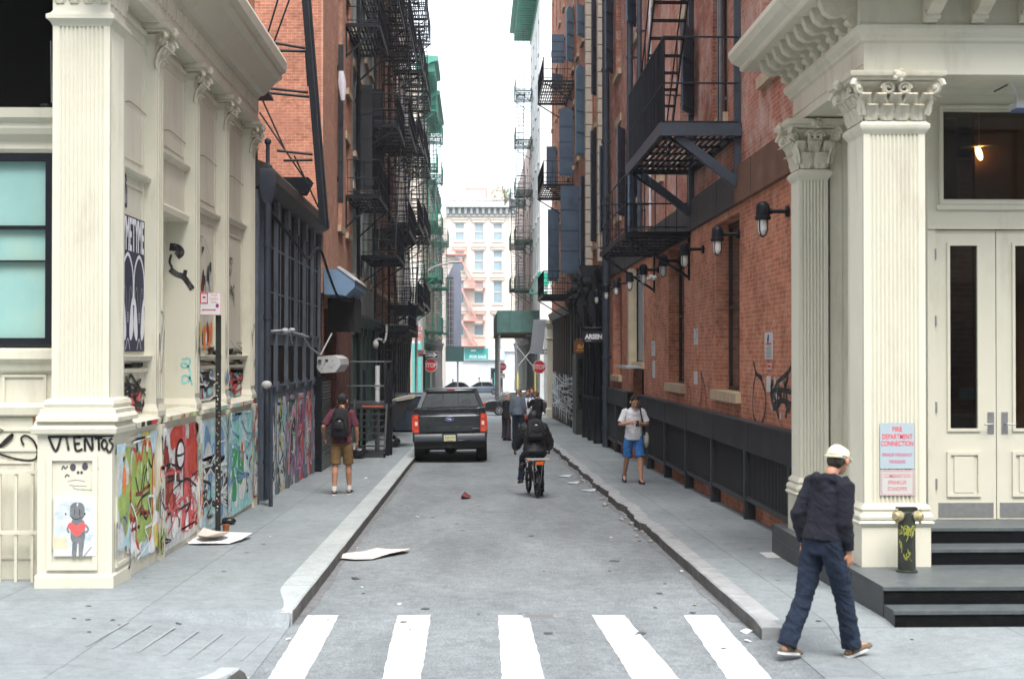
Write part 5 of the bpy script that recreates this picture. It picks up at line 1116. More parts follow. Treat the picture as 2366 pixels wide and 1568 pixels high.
mb.box(4.16, 4.3, 16.62, 16.9, -.6, 6); mb.build('porch_wall', CREAM, PB)
mb = MB(); mb.box(3.55 - .16, 3.9, 16.5, 16.95, -.3, -.155); mb.build('pier_footing', M('pale_footing', (.5, .5, .48), .7), PB)
mb = MB()                                      # entablature, soffit, cornice with brackets
mb.box(3.73, 14, 13.56, 14.12, 4.9, 5.24); mb.box(3.73, 4.3, 14.12, 16.62, 4.9, 5.24); mb.box(4.3, 14, 14.12, 16.9, 4.93, 5.24)
mb.box(3.72, 3.73, 13.55, 16.62, 5.0, 5.01)
mb.rloft(3.73, 14, 13.56, 16.7, [(0, 5.2), (.03, 5.22), (.03, 5.25), (.07, 5.29), (.08, 5.33), (.08, 5.36), (.05, 5.37), (.05, 5.62), (.1, 5.64), (.5, 5.64), (.52, 5.66), (.52, 5.70), (.60, 5.76), (.64, 5.84), (.64, 5.90), (.6, 5.92), (0, 6.0)])
mb.build('entablature', CREAM, PB)
for k in range(9):                             # scrolled brackets under the cornice
    mb = MB(); y = 13.62 + k * .36; prof = [(3.68, 5.38), (3.62, 5.39), (3.58, 5.43), (3.59, 5.47), (3.55, 5.49), (3.50, 5.47), (3.43, 5.47), (3.36, 5.52), (3.33, 5.60), (3.32, 5.638), (3.68, 5.638)]
    mb.prism(prof, 'y', y, y + .13); mb.tube([(3.62, y - .012, 5.43), (3.62, y + .142, 5.43)], .035, 10); mb.tube([(3.42, y - .012, 5.54), (3.42, y + .142, 5.54)], .045, 10); mb.build('bracket', CREAM2, PB, 40)
for k in range(12):
    mb = MB(); x = 4.28 + k * .46; mb.prism([(13.51, 5.38), (13.46, 5.38), (13.42, 5.43), (13.3, 5.46), (13.16, 5.52), (13.15, 5.638), (13.51, 5.638)], 'x', x, x + .13); mb.tube([(x - .012, 13.42, 5.44), (x + .142, 13.42, 5.44)], .04, 10); mb.build('bracket', CREAM2, PB, 40)
mb = MB(); mb.box(4.16, 14, 13.6, 16.9, 6.0, 14); mb.build('upper_wall', BRICKW, PB)
# door wall with transom, pair of doors
YD = 14.75; D = lambda x: at(x, 800, YD).x; Dz = lambda y: ZY(y, YD) + .0
mb = MB()
mb.box(4.72, 14, YD, YD + .2, Dz(240) , 4.95); mb.box(4.72, D(2170), YD, YD + .2, Dz(470), Dz(240)); mb.box(4.72, 14, YD, YD + .2, Dz(527), Dz(470))
mb.box(D(2165) , 14, YD - .03, YD, Dz(482), Dz(470)); mb.box(4.72, 14, YD - .02, YD, Dz(527), Dz(518)); mb.box(4.72, 4.80, YD, YD + .2, .48, Dz(527))
mb.build('door_wall', CREAM, PB)
mb = MB(); x0, x1, z0, z1 = D(2170), D(2560), Dz(470), Dz(240)
for q in ((x0, x1, z0, z0 + .04), (x0, x1, z1 - .04, z1), (x0, x0 + .04, z0 + .04, z1 - .04), (x1 - .04, x1, z0 + .04, z1 - .04)): mb.box(q[0], q[1], YD - .04, YD + .1, q[2], q[3])
for q in ((x0 + .04, x1 - .04, z0 + .04, z0 + .055), (x0 + .04, x1 - .04, z1 - .055, z1 - .04)): mb.box(q[0], q[1], YD - .02, YD + .1, q[2], q[3])
tw = mb.build('transom_window', CREAM, PB, None, .004)
mb = MB(); mb.box(x0 + .04, x1 - .04, YD + .05, YD + .058, z0 + .05, z1 - .05); mb.build('pane', clear_glass(), tw)
def door(xa, xb, hx, flip):
    dr = None; mb = MB(); g0_, g1_ = (xa + .155, xb - .195) if not flip else (xa + .195, xb - .155); zt, zg1, zg0, zb = Dz(529), Dz(565), Dz(991), .485
    mb.box(xa, g0_, YD + .02, YD + .07, zb, zt); mb.box(g1_, xb, YD + .02, YD + .07, zb, zt); mb.box(g0_, g1_, YD + .02, YD + .07, zg1, zt); mb.box(g0_, g1_, YD + .02, YD + .07, zb, zg0)
    panel_recess(mb, 'y', g0_ - .03, g1_ + .03, zg0 - .03, zg1 + .03, YD + .0195, .018, .03, -1)
    panel_recess(mb, 'y', g0_ - .035, g1_ + .035, Dz(1150), Dz(1045), YD + .0195, .02, .035, -1); mb.box(g0_ + .04, g1_ - .04, YD + .008, YD + .02, Dz(1140), Dz(1056))
    dr = mb.build('door', CREAM, PB)
    mb = MB(); mb.box(g0_, g1_, YD + .035, YD + .043, zg0, zg1); mb.build('pane', clear_glass(), dr)
    mb = MB(); mb.box(xa + .03, xb - .03, YD + .014, YD + .02, Dz(1198), Dz(1164)); mb.build('kick_plate', M('brushed_steel', (.33, .33, .33), .4, .1, 20, metal=.7), dr)
    mb = MB(); mb.box(hx - .033, hx + .033, YD + .012, YD + .02, Dz(1003), Dz(953)); mb.tube([(hx, YD + .01, Dz(980)), (hx, YD - .05, Dz(980))], .009, 8); mb.tube([(hx, YD - .05, Dz(980)), (hx + (.09 if flip else -.09), YD - .055, Dz(981))], .010, 8); mb.build('handle', _M['brushed_steel'], dr)
    for z in (.8, 1.6, 2.5, 3.2):
        mb = MB(); hx2 = xb - .005 if flip else xa + .005; mb.tube([(hx2, YD + .0, z), (hx2, YD + .0, z + .11)], .012, 8); mb.build('hinge', _M['brushed_steel'], dr)
    return dr, g0_, g1_, zg0
d1 = door(4.803, D(2302), D(2290), False); d2 = door(D(2304), D(2304) + (D(2302) - 4.803), D(2322), True)
mb = MB(); x = d1[1] + .16; mb.box(x - .05, x + .11, YD + .046, YD + .048, d1[3] + .3, d1[3] + .42, 0); add_text(mb, 'CLOSED MONDAY', .03, (x + .0, YD + .03, d1[3] + .09), (1, 0, 0), (0, 0, 1), 1, .0008) if False else None
mb.build('notice', [M('notice_grey', (.35, .38, .42), .6), M('notice_white', (.7, .7, .7), .6)], d1[0])
for x in (14.0,): pass
mb = MB(); mb.box(D(2304) + 1.0, 14, YD + .0, YD + .2, .48, Dz(527)); mb.build('side_wall', CREAM, PB)
# interior behind the glass: dark room, brown hanging, star pendant lamp
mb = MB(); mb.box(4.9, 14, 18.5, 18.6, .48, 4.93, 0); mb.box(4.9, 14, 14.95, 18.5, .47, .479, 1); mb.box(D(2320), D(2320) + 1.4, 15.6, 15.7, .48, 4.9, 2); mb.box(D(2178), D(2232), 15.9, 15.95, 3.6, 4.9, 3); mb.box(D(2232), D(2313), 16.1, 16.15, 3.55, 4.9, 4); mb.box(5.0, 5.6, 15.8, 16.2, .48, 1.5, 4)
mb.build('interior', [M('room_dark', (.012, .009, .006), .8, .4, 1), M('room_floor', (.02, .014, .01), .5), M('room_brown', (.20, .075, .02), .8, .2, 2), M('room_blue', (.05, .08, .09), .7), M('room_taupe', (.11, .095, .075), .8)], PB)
em = bpy.data.materials.new('lamp_bulb'); em.use_nodes = True; em.node_tree.nodes['Principled BSDF'].inputs['Emission Color'].default_value = (1, .62, .3, 1); em.node_tree.nodes['Principled BSDF'].inputs['Emission Strength'].default_value = 7
c = at(2262, 352, 15.5); lt = thing('pendant_lamp', 'star-shaped brass pendant with a lit bulb glowing behind the transom window', 'lamp', tuple(c))
mb = MB(); mb.ell(c + Vector((0, 0, -.01)), .035, .035, .085, 0, 12, 10, Matrix.Rotation(R(-18), 3, 'Y')); mb.build('bulb', em, lt, 60)
mb = MB()
for k in range(10): a = R(36 * k); mb.tube([c + Vector((0, 0, .07)), c + Vector((.22 * math.cos(a), .22 * math.sin(a), .05))], [.014, .002], 5)
mb.tube([c + Vector((0, 0, .05)), c + Vector((0, 0, .75))], .006, 5); mb.build('star_frame', M('brass', (.6, .36, .1), .3, .1, 9, metal=.9), lt)
# white spotlight at the top right of the porch
mb = MB(); mb.tube([at(2297, 212, 13.9), at(2328, 196, 14.0)], .008, 6, 1); mb.tube(crom([at(2338, 196, 14.0), at(2347, 215, 14.0), at(2348, 236, 14.0)], 5), .012, 7, 0); p = at(2354, 246, 14.0); mb.box(p.x - .06, p.x + .08, 13.9, 14.1, p.z - .03, p.z + .035, 0); mb.box(p.x - .05, p.x + .07, 13.91, 14.09, p.z - .05, p.z - .03, 2); mb.tube([at(2338, 196, 14.0), (at(2338, 196, 14.0).x, 14.0, 4.93)], .012, 6, 0)
tag(mb.build('spotlight', [M('fixture_white', (.6, .63, .68), .4), BLACK, M('fixture_blue', (.1, .13, .3), .4)], None, 40), 'white spotlight on a bent arm hanging from the porch ceiling', 'light')
# sign plates on the big pier
mb = MB(); yp = 13.533; xa, xb = at(2033, 1000, yp).x, at(2112, 1000, yp).x; z = lambda y: ZY(y, yp); xm = (xa + xb) / 2
mb.box(xa, xb, yp - .006, yp, z(1084), z(978), 0)
for s, y, sz in (('FIRE', 993, .062), ('DEPARTMENT', 1010, .062), ('CONNECTION', 1026, .062)): add_text(mb, s, sz * 1.08, (xm, yp - .0065, z(y)), (1, 0, 0), (0, 0, 1), 1, .0008, .0008, .80 if s == 'FIRE' else .70)
for s, y in (('SPRINKLER THROUGHOUT', 1052), ('THE BUILDING', 1068)): add_text(mb, s, .043, (xm, yp - .0065, z(y)), (1, 0, 0), (0, 0, 1), 2, .0008, .0008, .56)
tag(mb.build('sign', [M('plate_pale_blue', (.36, .43, .47), .4, .04), M('sign_red', (.62, .04, .05), .5), M('sign_faded_red', (.5, .12, .2), .5)]), 'pale blue FIRE DEPARTMENT CONNECTION plate on the fluted pier', 'sign')
mb = MB(); mb.box(xa, xb, yp - .005, yp + .001, z(1147), z(1087), 0)
for s, y in (('COMBINATION', 1101), ('SPRINKLER', 1116), ('STANDPIPE', 1131)): add_text(mb, s, .052, (xm, yp - .0056, z(y)), (1, 0, 0), (0, 0, 1), 1, .0008, .0008, .72)
for k in range(15):
    x = xa + .012 + (xb - xa - .024) * k / 14
    for zz in (z(1089.5), z(1144.5)): mb.box(x - .006, x + .006, yp - .007, yp - .005, zz - .006, zz + .006, 1)
for k in range(1, 10):
    zz = z(1089.5) + (z(1144.5) - z(1089.5)) * k / 10
    for x in (xa + .012, xb - .012): mb.box(x - .006, x + .006, yp - .007, yp - .005, zz - .006, zz + .006, 1)
tag(mb.build('sign', [M('plate_white', (.47, .475, .45), .5, .04), M('sign_faded_pink', (.55, .2, .24), .5)]), 'small white plate with a red toothed edge below the pale blue plate', 'sign')
# siamese connection with brass caps
t = thing('standpipe_connection', 'dark twin hose connection with brass caps and yellow scribble, before the pier', 'standpipe', (4.0, 13.2, .18))
c = at(2095, 1322, 13.2); c.z = .183
mb = MB(); mb.lathe(c, [(.10, 0), (.10, .012), (.082, .02), (.080, .44), (.074, .50), (.07, .55), (.05, .565), (0.01, .57)], 24); mb.tube([c + Vector((-.07, -.02, .52)), c + Vector((.07, -.02, .52))], .05, 14); mb.box(c.x - .09, c.x + .09, c.y - .05, c.y + .05, .183 + .55, .183 + .60); mb.build('pipe', M('pipe_green_black', (.016, .02, .013), .45, .4, 12, spec=.5), t, 35)
for s in (-1, 1):
    mb = MB(); a = c + Vector((s * .075, -.03, .52)); d = Vector((s * .8, -.6, 0)); mb.tube([a, a + d * .05], .052, 14); mb.tube([a + d * .05, a + d * .07], [.046, .03], 14)
    for q in (-1, 1): mb.ell(a + d * .045 + Vector((0, 0, .058 * q)), .014, .014, .014, 0, 6, 5)
    mb.build('cap', M('dull_brass', (.36, .31, .17), .5, .3, 20, metal=.3), t, 40)
mb = MB(); rd = random.Random(5)
for k in range(16):
    a = -90 + (rd.random() - .5) * 130; zz = .06 + .36 * rd.random(); pts = []
    for j in range(5): pts.append(c + Vector((.0805 * math.cos(R(a)), .0805 * math.sin(R(a)), max(.03, min(.43, zz))))); a += (rd.random() - .5) * 50; zz += (rd.random() - .5) * .12
    mb.tube(crom(pts, 4), .0035, 4)
mb.build('scribble', M('scribble_yellow', (.30, .31, .05), .6), t)
# dark standpipe half hidden behind the walking man
t = thing('standpipe', 'black capped standpipe in the porch, partly hidden by the man in the cap', 'standpipe', (3.68, 14.6, .18))
c = Vector((at(1952, 1280, 14.35).x, 14.35, .183)); mb = MB(); mb.lathe(c, [(.09, 0), (.09, .02), (.06, .03), (.06, .46), (.08, .48), (.08, .52), (.05, .54)], 18); mb.build('pipe', M('teal_black', (.02, .035, .04), .4), t, 35)
mb = MB(); mb.ell(c + Vector((0, 0, .60)), .085, .07, .075)
for k in range(5): a = R(72 * k); mb.tube([c + Vector((.05*math.cos(a), .05*math.sin(a), .63)), c + Vector((.075*math.cos(a), .06*math.sin(a), .72))], [.02, .006], 6)
mb.build('valve_cap', BLACK, t, 40)

# ------------------------------------------------------------ 6: long red brick building, right
RB = thing('red_brick_building', 'long red brick building on the right with black plinth, stone sills and upper whitewashed brick', 'building', (XR, 16.95, zs(17)))
low = [(22.3, 24.5, 1.60, 4.45), (28.25, 30.55, 1.60, 4.45), (35.1, 37.4, -1.2, 1.85), (35.1, 37.4, 2.02, 4.45), (40.5, 42.9, 1.60, 4.45)]
def rfacade(root, Y0, Y1, Z0, Z1, wins, mat, **k): facade(root, XR, -1, Y0, Y1, Z0, Z1, wins, mat, 6, **k)
BROWNF = M('window_brown_frame', (.03, .022, .018), .5, .2, 5)
rfacade(RB, 16.95, 45, -1.3, 4.58, low, BRICKR, frame=BROWNF, lintel=False, rec=.22)
upw = [(a, b, z, z + 2.7) for (a, b) in ((19.0, 20.4), (23.4, 24.8), (27.4, 28.8), (31.4, 32.8), (36.0, 37.4), (40.6, 42.0)) for z in (6.2, 10.4, 14.6)]
rfacade(RB, 16.95, 45, 5.16, 22, upw, BRICKW, frame=BROWNF, rec=.2)
mb = MB(); mb.box(XR - .07, XR + 1, 16.95, 22.4, 4.581, 5.159, 0); mb.box(XR - .07, XR + 1, 22.4, 45, 4.581, 5.159, 1)
for y in range(18, 45, 3): mb.box(XR - .074, XR - .07, y, y + .015, 4.6, 5.14, 2)
mb.build('string_course', [M('rust_stone', (.13, .065, .04), .7, .35, 2, .1, 30), M('black_stone', (.035, .035, .037), .6, .35, 2, .1, 30), BLACKM], RB)
PLN = M('plinth_black_metal', (.009, .0105, .014), .5, .3, 1.5, .05, 30, dirt=(.07, .07, .07), dirt_amt=.5, dirt_scale=1.5)
GRID = M('plinth_frame_grey', (.032, .035, .04), .5, .2, 4)
for (a, b) in ((16.97, 35.05), (37.45, 45)):
    mb = MB(); mb.box(XR - .16, XR - .003, a, b, .78, 1.20, 0); mb.box(XR - .18, XR - .003, a, b, 1.2, 1.225, 1)
    y = a + .8
    while y < b: mb.box(XR - .163, XR - .16, y, y + .01, .8, 1.19, 2); y += 3.05
    mb.build('plinth_band', [PLN, GRID, BLACKM], RB)
    y = a + (1.1 if a < 20 else .3); n = 0
    while y < b:
        y2 = min(y + 3.0, b - .1); zb = zs(y) + .30
        mb = MB(); mb.box(XR - .17, XR - .01, y - .045, y + .045, zs(y) - .02, .778); mb.build('plinth_post', GRID, RB)
        if y2 - y > .5:
            mb = MB(); mb.box(XR - .15, XR - .08, y + .045, y2 - .045, zb - .06, zb, 0); mb.box(XR - .10, XR - .06, y + .045, y2 - .045, zb, .778, 1)
            k = y + .1
            while k < y2 - .1: mb.box(XR - .108, XR - .10, k, k + .02, zb, .778, 2); k += .09
            mb.build('cellar_light', [GRID, M('cellar_black', (.012, .013, .014), .3, .3, 3), M('cellar_rib', (.03, .03, .032), .5)], RB)
        y += 3.0
mb = MB(); mb.box(XR - .45, XR, 35.0, 37.5, 1.87, 1.93); mb.build('door_canopy', M('canopy_pale', (.35, .4, .42), .5), RB)
for y in (35.1, 37.1): mb = MB(); mb.box(XR - .16, XR + .05, y, y + .3, 1.93, 4.45); mb.build('stone_jamb', M('jamb_cream', (.45, .38, .26), .8, .15, 3), RB) if y > 36 else None
mb = MB(); mb.box(XR + .10, XR + .17, 35.2, 37.3, 2.05, 4.4); mb.box(XR - .02, XR + .1, 35.1, 35.18, 2.02, 4.45); mb.build('pale_sash', M('sash_grey', (.3, .32, .33), .5), RB)
gm = MB(); Wq = Wall('x', XR, -1)
def qX(pts, w, key, **k): Wq.stroke(gm, [(atX(a, b, XR).y, atX(a, b, XR).z) for a, b in pts], w, PI[key], **k)
qX([(1741,835),(1746,862),(1741,900),(1740,950),(1748,975),(1760,978),(1769,945),(1768,905),(1758,875),(1745,862)], .05, 'k', d=.004)
qX([(1743,838),(1748,862),(1762,872)], .06, 'k', d=.0045)
for i, pts in enumerate(([(1836,830),(1822,860),(1800,880),(1790,900),(1784,930)], [(1830,860),(1834,900),(1832,960)], [(1800,885),(1796,940),(1800,965)], [(1812,880),(1820,930),(1816,965)], [(1782,905),(1800,900),(1830,905)], [(1788,935),(1810,925),(1836,940)], [(1786,880),(1782,905),(1790,940),(1806,920),(1796,900)], [(1822,870),(1812,915),(1826,950)], [(1790,915),(1795,930)])): qX(pts, .075 if i != 6 else .11, 'k', d=.005 + i * .0003)
for pts in ([(1585,870),(1588,900),(1586,960),(1592,965),(1596,930),(1594,890)], [(1621,855),(1622,900),(1616,960)], [(1619,860),(1628,890),(1632,930),(1626,975)], [(1617,970),(1622,990)]): qX(pts, .045, 'k', d=.004)
for k in range(14): rd = random.Random(300 + k); y = 19.2 + .7 * rd.random(); z = 1.35 + .5 * rd.random(); Wq.blob(gm, [(y, z), (y + .05, z + .08), (y + .1, z + .02), (y + .06, z - .05)], PI['lg'], .003 + k * .00005, 3)
gm.build('graffiti', PM(PK), RB)
def plaque(lab, x0, x1, y0, y1, draw=None, cols=None, grp='small notices on the red brick wall'):
    a, b = atX(x1, y1, XR), atX(x0, y0, XR); mb = MB(); mb.box(XR - .008, XR - .0005, a.y, b.y, a.z, b.z, 0); Wn = Wall('x', XR - .008, -1)
    if draw: draw(mb, Wn, a.y, b.y, a.z, b.z)
    return tag(mb.build('sign', cols or [M('notice_white2', (.55, .56, .56), .5, .05), M('notice_blue', (.05, .1, .3), .5), M('notice_red', (.55, .05, .05), .5), M('notice_grey2', (.25, .26, .27), .5)]), lab, 'sign', grp)
def d1_(mb, W, y0, y1, z0, z1):
    h = z1 - z0; m = (y0 + y1) / 2; w = y1 - y0
    W.oval(mb, m, z0 + h*.87, w*.1, h*.045, 1, .001, 10); W.stroke(mb, [(m - w*.05, z0 + h*.82), (m + w*.12, z0 + h*.72), (m, z0 + h*.64)], w*.13, 1, .001); W.rect(mb, y0 + w*.1, y1 - w*.1, z0 + h*.54, z0 + h*.6, 2, .001)
    for k in range(9): W.rect(mb, y0 + w*.14, y1 - w*(.14 + .1 * (k % 3)), z0 + h*(.07 + k*.049), z0 + h*(.09 + k*.049), 3, .001)
plaque('white notice with a blue figure, on the red brick near the cream pier', 1768, 1786, 768, 830, d1_)
plaque('little red and white sticker below the blue figure notice', 1774, 1783, 839, 853, lambda mb, W, y0, y1, z0, z1: W.rect(mb, y0 + .02, y1 - .02, z0 + .02, z1 - .02, 2, .001))
plaque('tall narrow torn paper beneath the little red sticker', 1772, 1781, 868, 905)
plaque('white plate with dark writing between the second and third windows', 1604, 1613, 757, 796, lambda mb, W, y0, y1, z0, z1: W.stroke(mb, [(y1 - .1, z0 + .05), (y0 + .1, z0 + .2), (y1 - .1, z0 + .35), (y0 + .1, z1 - .1)], .03, 3, .001))
plaque('tall white strip of paper low on the brick beside the thin black scribble', 1604, 1612, 857, 888)
plaque('white plate with grey writing to the right of the dark doorway', 1506, 1514, 788, 822, lambda mb, W, y0, y1, z0, z1: W.stroke(mb, [(y1 - .1, z0 + .1), (y0 + .1, z0 + .3), (y1 - .1, z1 - .1)], .03, 3, .001))
plaque('thin torn paper strip under the plate right of the doorway', 1508, 1514, 833, 873)
# black bulkhead lamps on arms
def lamp_meshes():
    t = thing('wall_lamp', 'black bulkhead lamp nearest the cream pier, biggest in the row', 'lamp', (0, 0, 0), 0, 'black caged lamps on arms along the red brick wall')
    mb = MB(); mb.lathe((0, 0, 0), [(.005, 0), (.05, -.012), (.082, -.04), (.092, -.08), (.092, -.20), (.105, -.205), (.105, -.245), (.085, -.25), (.01, -.25)], 24); mb.build('housing', BLACK, t, 35)
    mb = MB(); mb.lathe((0, 0, 0), [(.06, -.25), (.068, -.27), (.068, -.38), (.055, -.43), (.03, -.455), (.005, -.46)], 20)
    g = mb.build('glass_jar', M('jar_reflection_pale', (.62, .64, .62), .15, .15, 8, spec=.8), t, 50)  # pale base colour stands in for reflections on the unlit glass
    for k in range(4):
        mb = MB(); a = R(45 + 90 * k); mb.tube([(.075*math.cos(a), .075*math.sin(a), -.24), (.078*math.cos(a), .078*math.sin(a), -.38), (.05*math.cos(a), .05*math.sin(a), -.45), (0, 0, -.478)], .007, 6); mb.build('guard', BLACK, t, 40)
    mb = MB(); mb.tube([(.05, 0, -.135), (.33, 0, -.135)], .028, 10); mb.tube([(.31, 0, -.135), (.349, 0, -.135)], .075, 14); mb.tube([(.09, 0, -.135), (.12, 0, -.135)], .038, 10); mb.build('arm', BLACK, t, 40)
    return t
proto = lamp_meshes()
LL = [(18.75, 4.24), (22.3, 4.24), (25.8, 4.26), (28.8, 4.25), (32.2, 4.27), (35.1, 4.26), (38.5, 4.28), (41.4, 4.28), (44.8, 4.28)]
labs = ['black caged lamp nearest the cream pier, largest of the row on the brick wall', 'second caged lamp from the cream pier, beside the tallest dark window', 'third caged lamp from the cream pier, above the white plate', 'fourth caged lamp, half in front of the black balcony bracket', 'fifth caged lamp, the middle one of the brick wall row', 'sixth caged lamp, just before the dark doorway', 'seventh caged lamp, beyond the dark doorway', 'eighth caged lamp, last but one before the black columns', 'farthest and smallest caged lamp, against the black columns']
for i, (y, z) in enumerate(LL):
    o = proto if i == 0 else copy_tree(proto); o.location = (3.80, y, z); o['label'] = labs[i]; o.matrix_basis = Matrix.Translation((3.80, y, z))
mb = MB(); 
for a, b in ((1505, 640), (1513, 642), (1498, 646)): p = atX(a, b, 3.95); mb.ell(p, .06, .08, .06, 0, 10, 8)
mb.tube([atX(1500, 645, 3.98), atX(1520, 645, 4.14)], .02, 6); tag(mb.build('floodlight', M('lamp_white2', (.6, .6, .58), .4), None, 40), 'small white twin floodlight on the brick between caged lamps', 'light')

# fire escapes, right
t = fire_escape('big black fire escape overhead, nearest on the right, with a deep slatted balcony', XR, -1, 22.1, 27.1, 1.22, (5.72, 9.7), BLACK, 'black fire escapes on the right side', True, -1, bal=.17, endbal=1.3, bars=.014, rail=1.45)
for o in kids(t):
    if o.name.startswith('bracket'): pass
mb = MB(); mb.box(XR - 1.26, XR, 22.06, 22.1, 5.62, 5.82, 0); mb.box(XR - 1.29, XR - 1.26, 22.06, 27.1, 5.62, 5.82, 0); mb.build('fascia', DGREY, t)
for y in (22.2, 27.0): mb = MB(); mb.bar((XR - 1.0, y, 5.62), (XR - .06, y, 4.9), .14, .14); mb.bar((XR - .05, y, 4.85), (XR - .05, y, 9.7), .10, .10, 0, (0, 1, 0)); mb.build('stay', DGREY, t)
t = fire_escape('low black balcony just above the caged lamps, with a barred end', XR, -1, 27.4, 33.0, 1.25, (4.55,), BLACK, 'black fire escapes on the right side', False, 1, bal=1.3, endbal=.2, rail=1.15)
fire_escape('small slatted fire escape among blue shutters near the far right corner', XR, -1, 60, 65.5, 1.3, (4.75, 9.4, 13.8), BLACK, 'black fire escapes on the right side', False, 1, bal=.2)
for lab, px, X, z0, z1, r, m_ in (('shiny grey downpipe high on the whitewashed brick', 1665, 4.03, 5.9, 16, .055, M('grey_pipe', (.16, .17, .18), .3, .2, 5, metal=.5)), ('tall black pipe beside the big fire escape stair', 1478, 4.0, 5.2, 18, .06, DGREY), ('pale thin pipe running up the whitewashed wall', 1503, 4.05, 5.2, 18, .035, M('pale_pipe', (.5, .5, .52), .4)), ('black downpipe between red brick building and the black columns', 1400, 3.98, -.6, 16, .11, DGREY), ('grey pipe high beyond the low balcony', 1456, 3.95, 4.9, 18, .08, DGREY)):
    Y = YX(px, X); mb = MB(); mb.tube([(X, Y, z0), (X, Y, z1)], r, 10); z = z0 + .5
    while z < z1: mb.tube([(X, Y, z), (X, Y, z + .08)], r * 1.25, 10); mb.box(X, XR, Y - .02, Y + .02, z + .02, z + .06); z += 2.2
    tag(mb.build('downpipe', m_, None, 40), lab, 'pipe')

# ------------------------------------------------------------ 7: black-fronted brick building down the right
RC = tenement('brick building with black iron columns and blue shutters beyond the long red brick wall', 45.2, 62, BRICKR, 6, (6.0, 10.2, 14.4, 18.6), 22, wh=2.6, ww=1.0, x=XR, sg=-1, gf=BRICKD, z0=5.0, name='iron_column_building')
for y in (45.5, 50.6): mb = MB(); 
for y, w_ in ((45.5, .5), (50.6, .45)):
    mb = MB(); z = 5.2
    while z < 22: mb.box(XR - .24, XR, y, y + w_, z + .015, z + .42); z += .435
    mb.build('stone_quoins', M('quoin_stone', (.5, .44, .36), .8, .12, 3), RC)
for i, (y, X) in enumerate(((46.2, 3.98), (48.6, 3.98), (51.2, 3.98))):
    mb = MB(); b0 = zs(y); mb.lathe((X, y, b0), [(.17, 0), (.17, .1), (.145, .14), (.145, 1.35), (.165, 1.38), (.165, 1.43), (.15, 1.50), (.1, 1.54), (.1, 4.6), (.16, 4.7), (.14, 4.8)], 20)
    if i < 2:
        for k in range(10):
            a = R(36 * k); leaf(mb, (X + .1*math.cos(a), y + .1*math.sin(a), b0 + 4.3), (math.cos(a), math.sin(a), 0), (-math.sin(a), math.cos(a), 0), .5, .1, .2)
    mb.build('iron_column', BLACK, RC, 35)
for y in (47.4, 52.4):
    mb = MB()
    for k in range(14): rd = random.Random(k + int(y)); mb.ell((XR - .25 - .25 * rd.random(), y + .3 * rd.random(), 3.4 + 1.7 * rd.random()), .14, .14, .2, 0, 8, 6)
    mb.prism([(XR, 2.6), (XR - .25, 3.3), (XR - .6, 4.9), (XR - .7, 5.2), (XR, 5.2)], 'y', y, y + .35)
    mb.build('iron_scroll_bracket', BLACKM, RC, 40)
RD = tenement('last brick building on the right before the cross street, with blue iron shutters', 62, 78, BRICKR, 5, (6.0, 10.2, 14.4, 18.6), 22, wh=2.6, ww=1.1, x=XR, sg=-1, gf=BRICKR, z0=4.4, name='corner_brick_building', frame=M('dull_brown_iron', (.06, .045, .04), .6))
gm = MB(); Wq = Wall('x', XR - .025, -1); patchwork(Wq, gm, 58, 76.5, -.9, 1.3, ['gr', 'lb', 'k', 'lg', 'gr', 'b'], 70, 401, .002, .5); scribble(Wq, gm, 58, 76.5, -.6, 1.2, 'w', 20, .05, 402, .012); gm.build('graffiti', PM(PK), RD)
mb = MB(); mb.rloft(3.86, 4.15, 76.9, 77.5, [(.06, zs(77)), (.06, zs(77) + .5), (0, zs(77) + .55), (0, 3.0), (.08, 3.1), (0, 3.15), (0, 3.6), (.15, 3.9), (.15, 4.1)]); mb.build('corner_pillar', CREAM, RD)
# pale scalloped arches in dull brick course ends
# shutters, from the nearest to the farthest
SH = [(1570,1605,66,264,'tall blue-grey iron shutter behind the nearest fire escape stair',0), (1446,1472,-60,61,'shutter cut by the top of the picture, left of the stair',0), (1400,1418,-20,169,'narrow shutter high between the pale stone piers and the stair',0), (1367,1384,3,223,'long narrow shutter between the two pale stone piers',0),
      (1429,1446,297,500,'shutter right of the pale pier above the low balcony',0), (1450,1474,382,560,'broad dark shutter beside the low balcony railing',0), (1367,1382,307,560,'lower narrow shutter between the two pale stone piers',0), (1385,1406,341,540,'grey shutter just right of the near pale stone pier',0),
      (1330,1354,152,362,'pale blue round-headed shutter left of the pale stone pier',1), (1294,1327,247,406,'wide round-headed slate blue shutter in mid air near the far corner',1), (1309,1327,17,145,'pale blue shutter high near the sky edge',1), (1276,1306,79,145,'short slate shutter over the topmost slatted balcony',0), (1333,1355,14,88,'pale blue shutter top next to the far pale pier',0),
      (1264,1287,338,433,'slate shutter just above the middle slatted balcony',0), (1297,1340,429,632,'widest slate blue shutter, low near the far corner',0), (1267,1293,483,650,'darkest blue shutter at the edge of the white building',0), (1341,1358,409,640,'tall grey-blue shutter beside the widest one',0), (1276,1300,172,208,'short pale shutter below the topmost slatted balcony',0)]
for i, (a, b, y0, y1, lab, ar) in enumerate(SH):
    Y = YX(b, XR); w_ = (b - a) / (FPX / Y); pale = i in (8, 10, 12)
    if w_ < .5: an = max(25, math.degrees(math.asin(min(1, w_ / .62)))); w2 = .62
    else: an, w2 = 88, w_
    shutter(lab, Y, XR, -1, w2, ZY(y1, Y), ZY(y0, Y), SHUTL if pale else SHUT, bool(ar), an, group='blue-grey iron shutters on the right side')
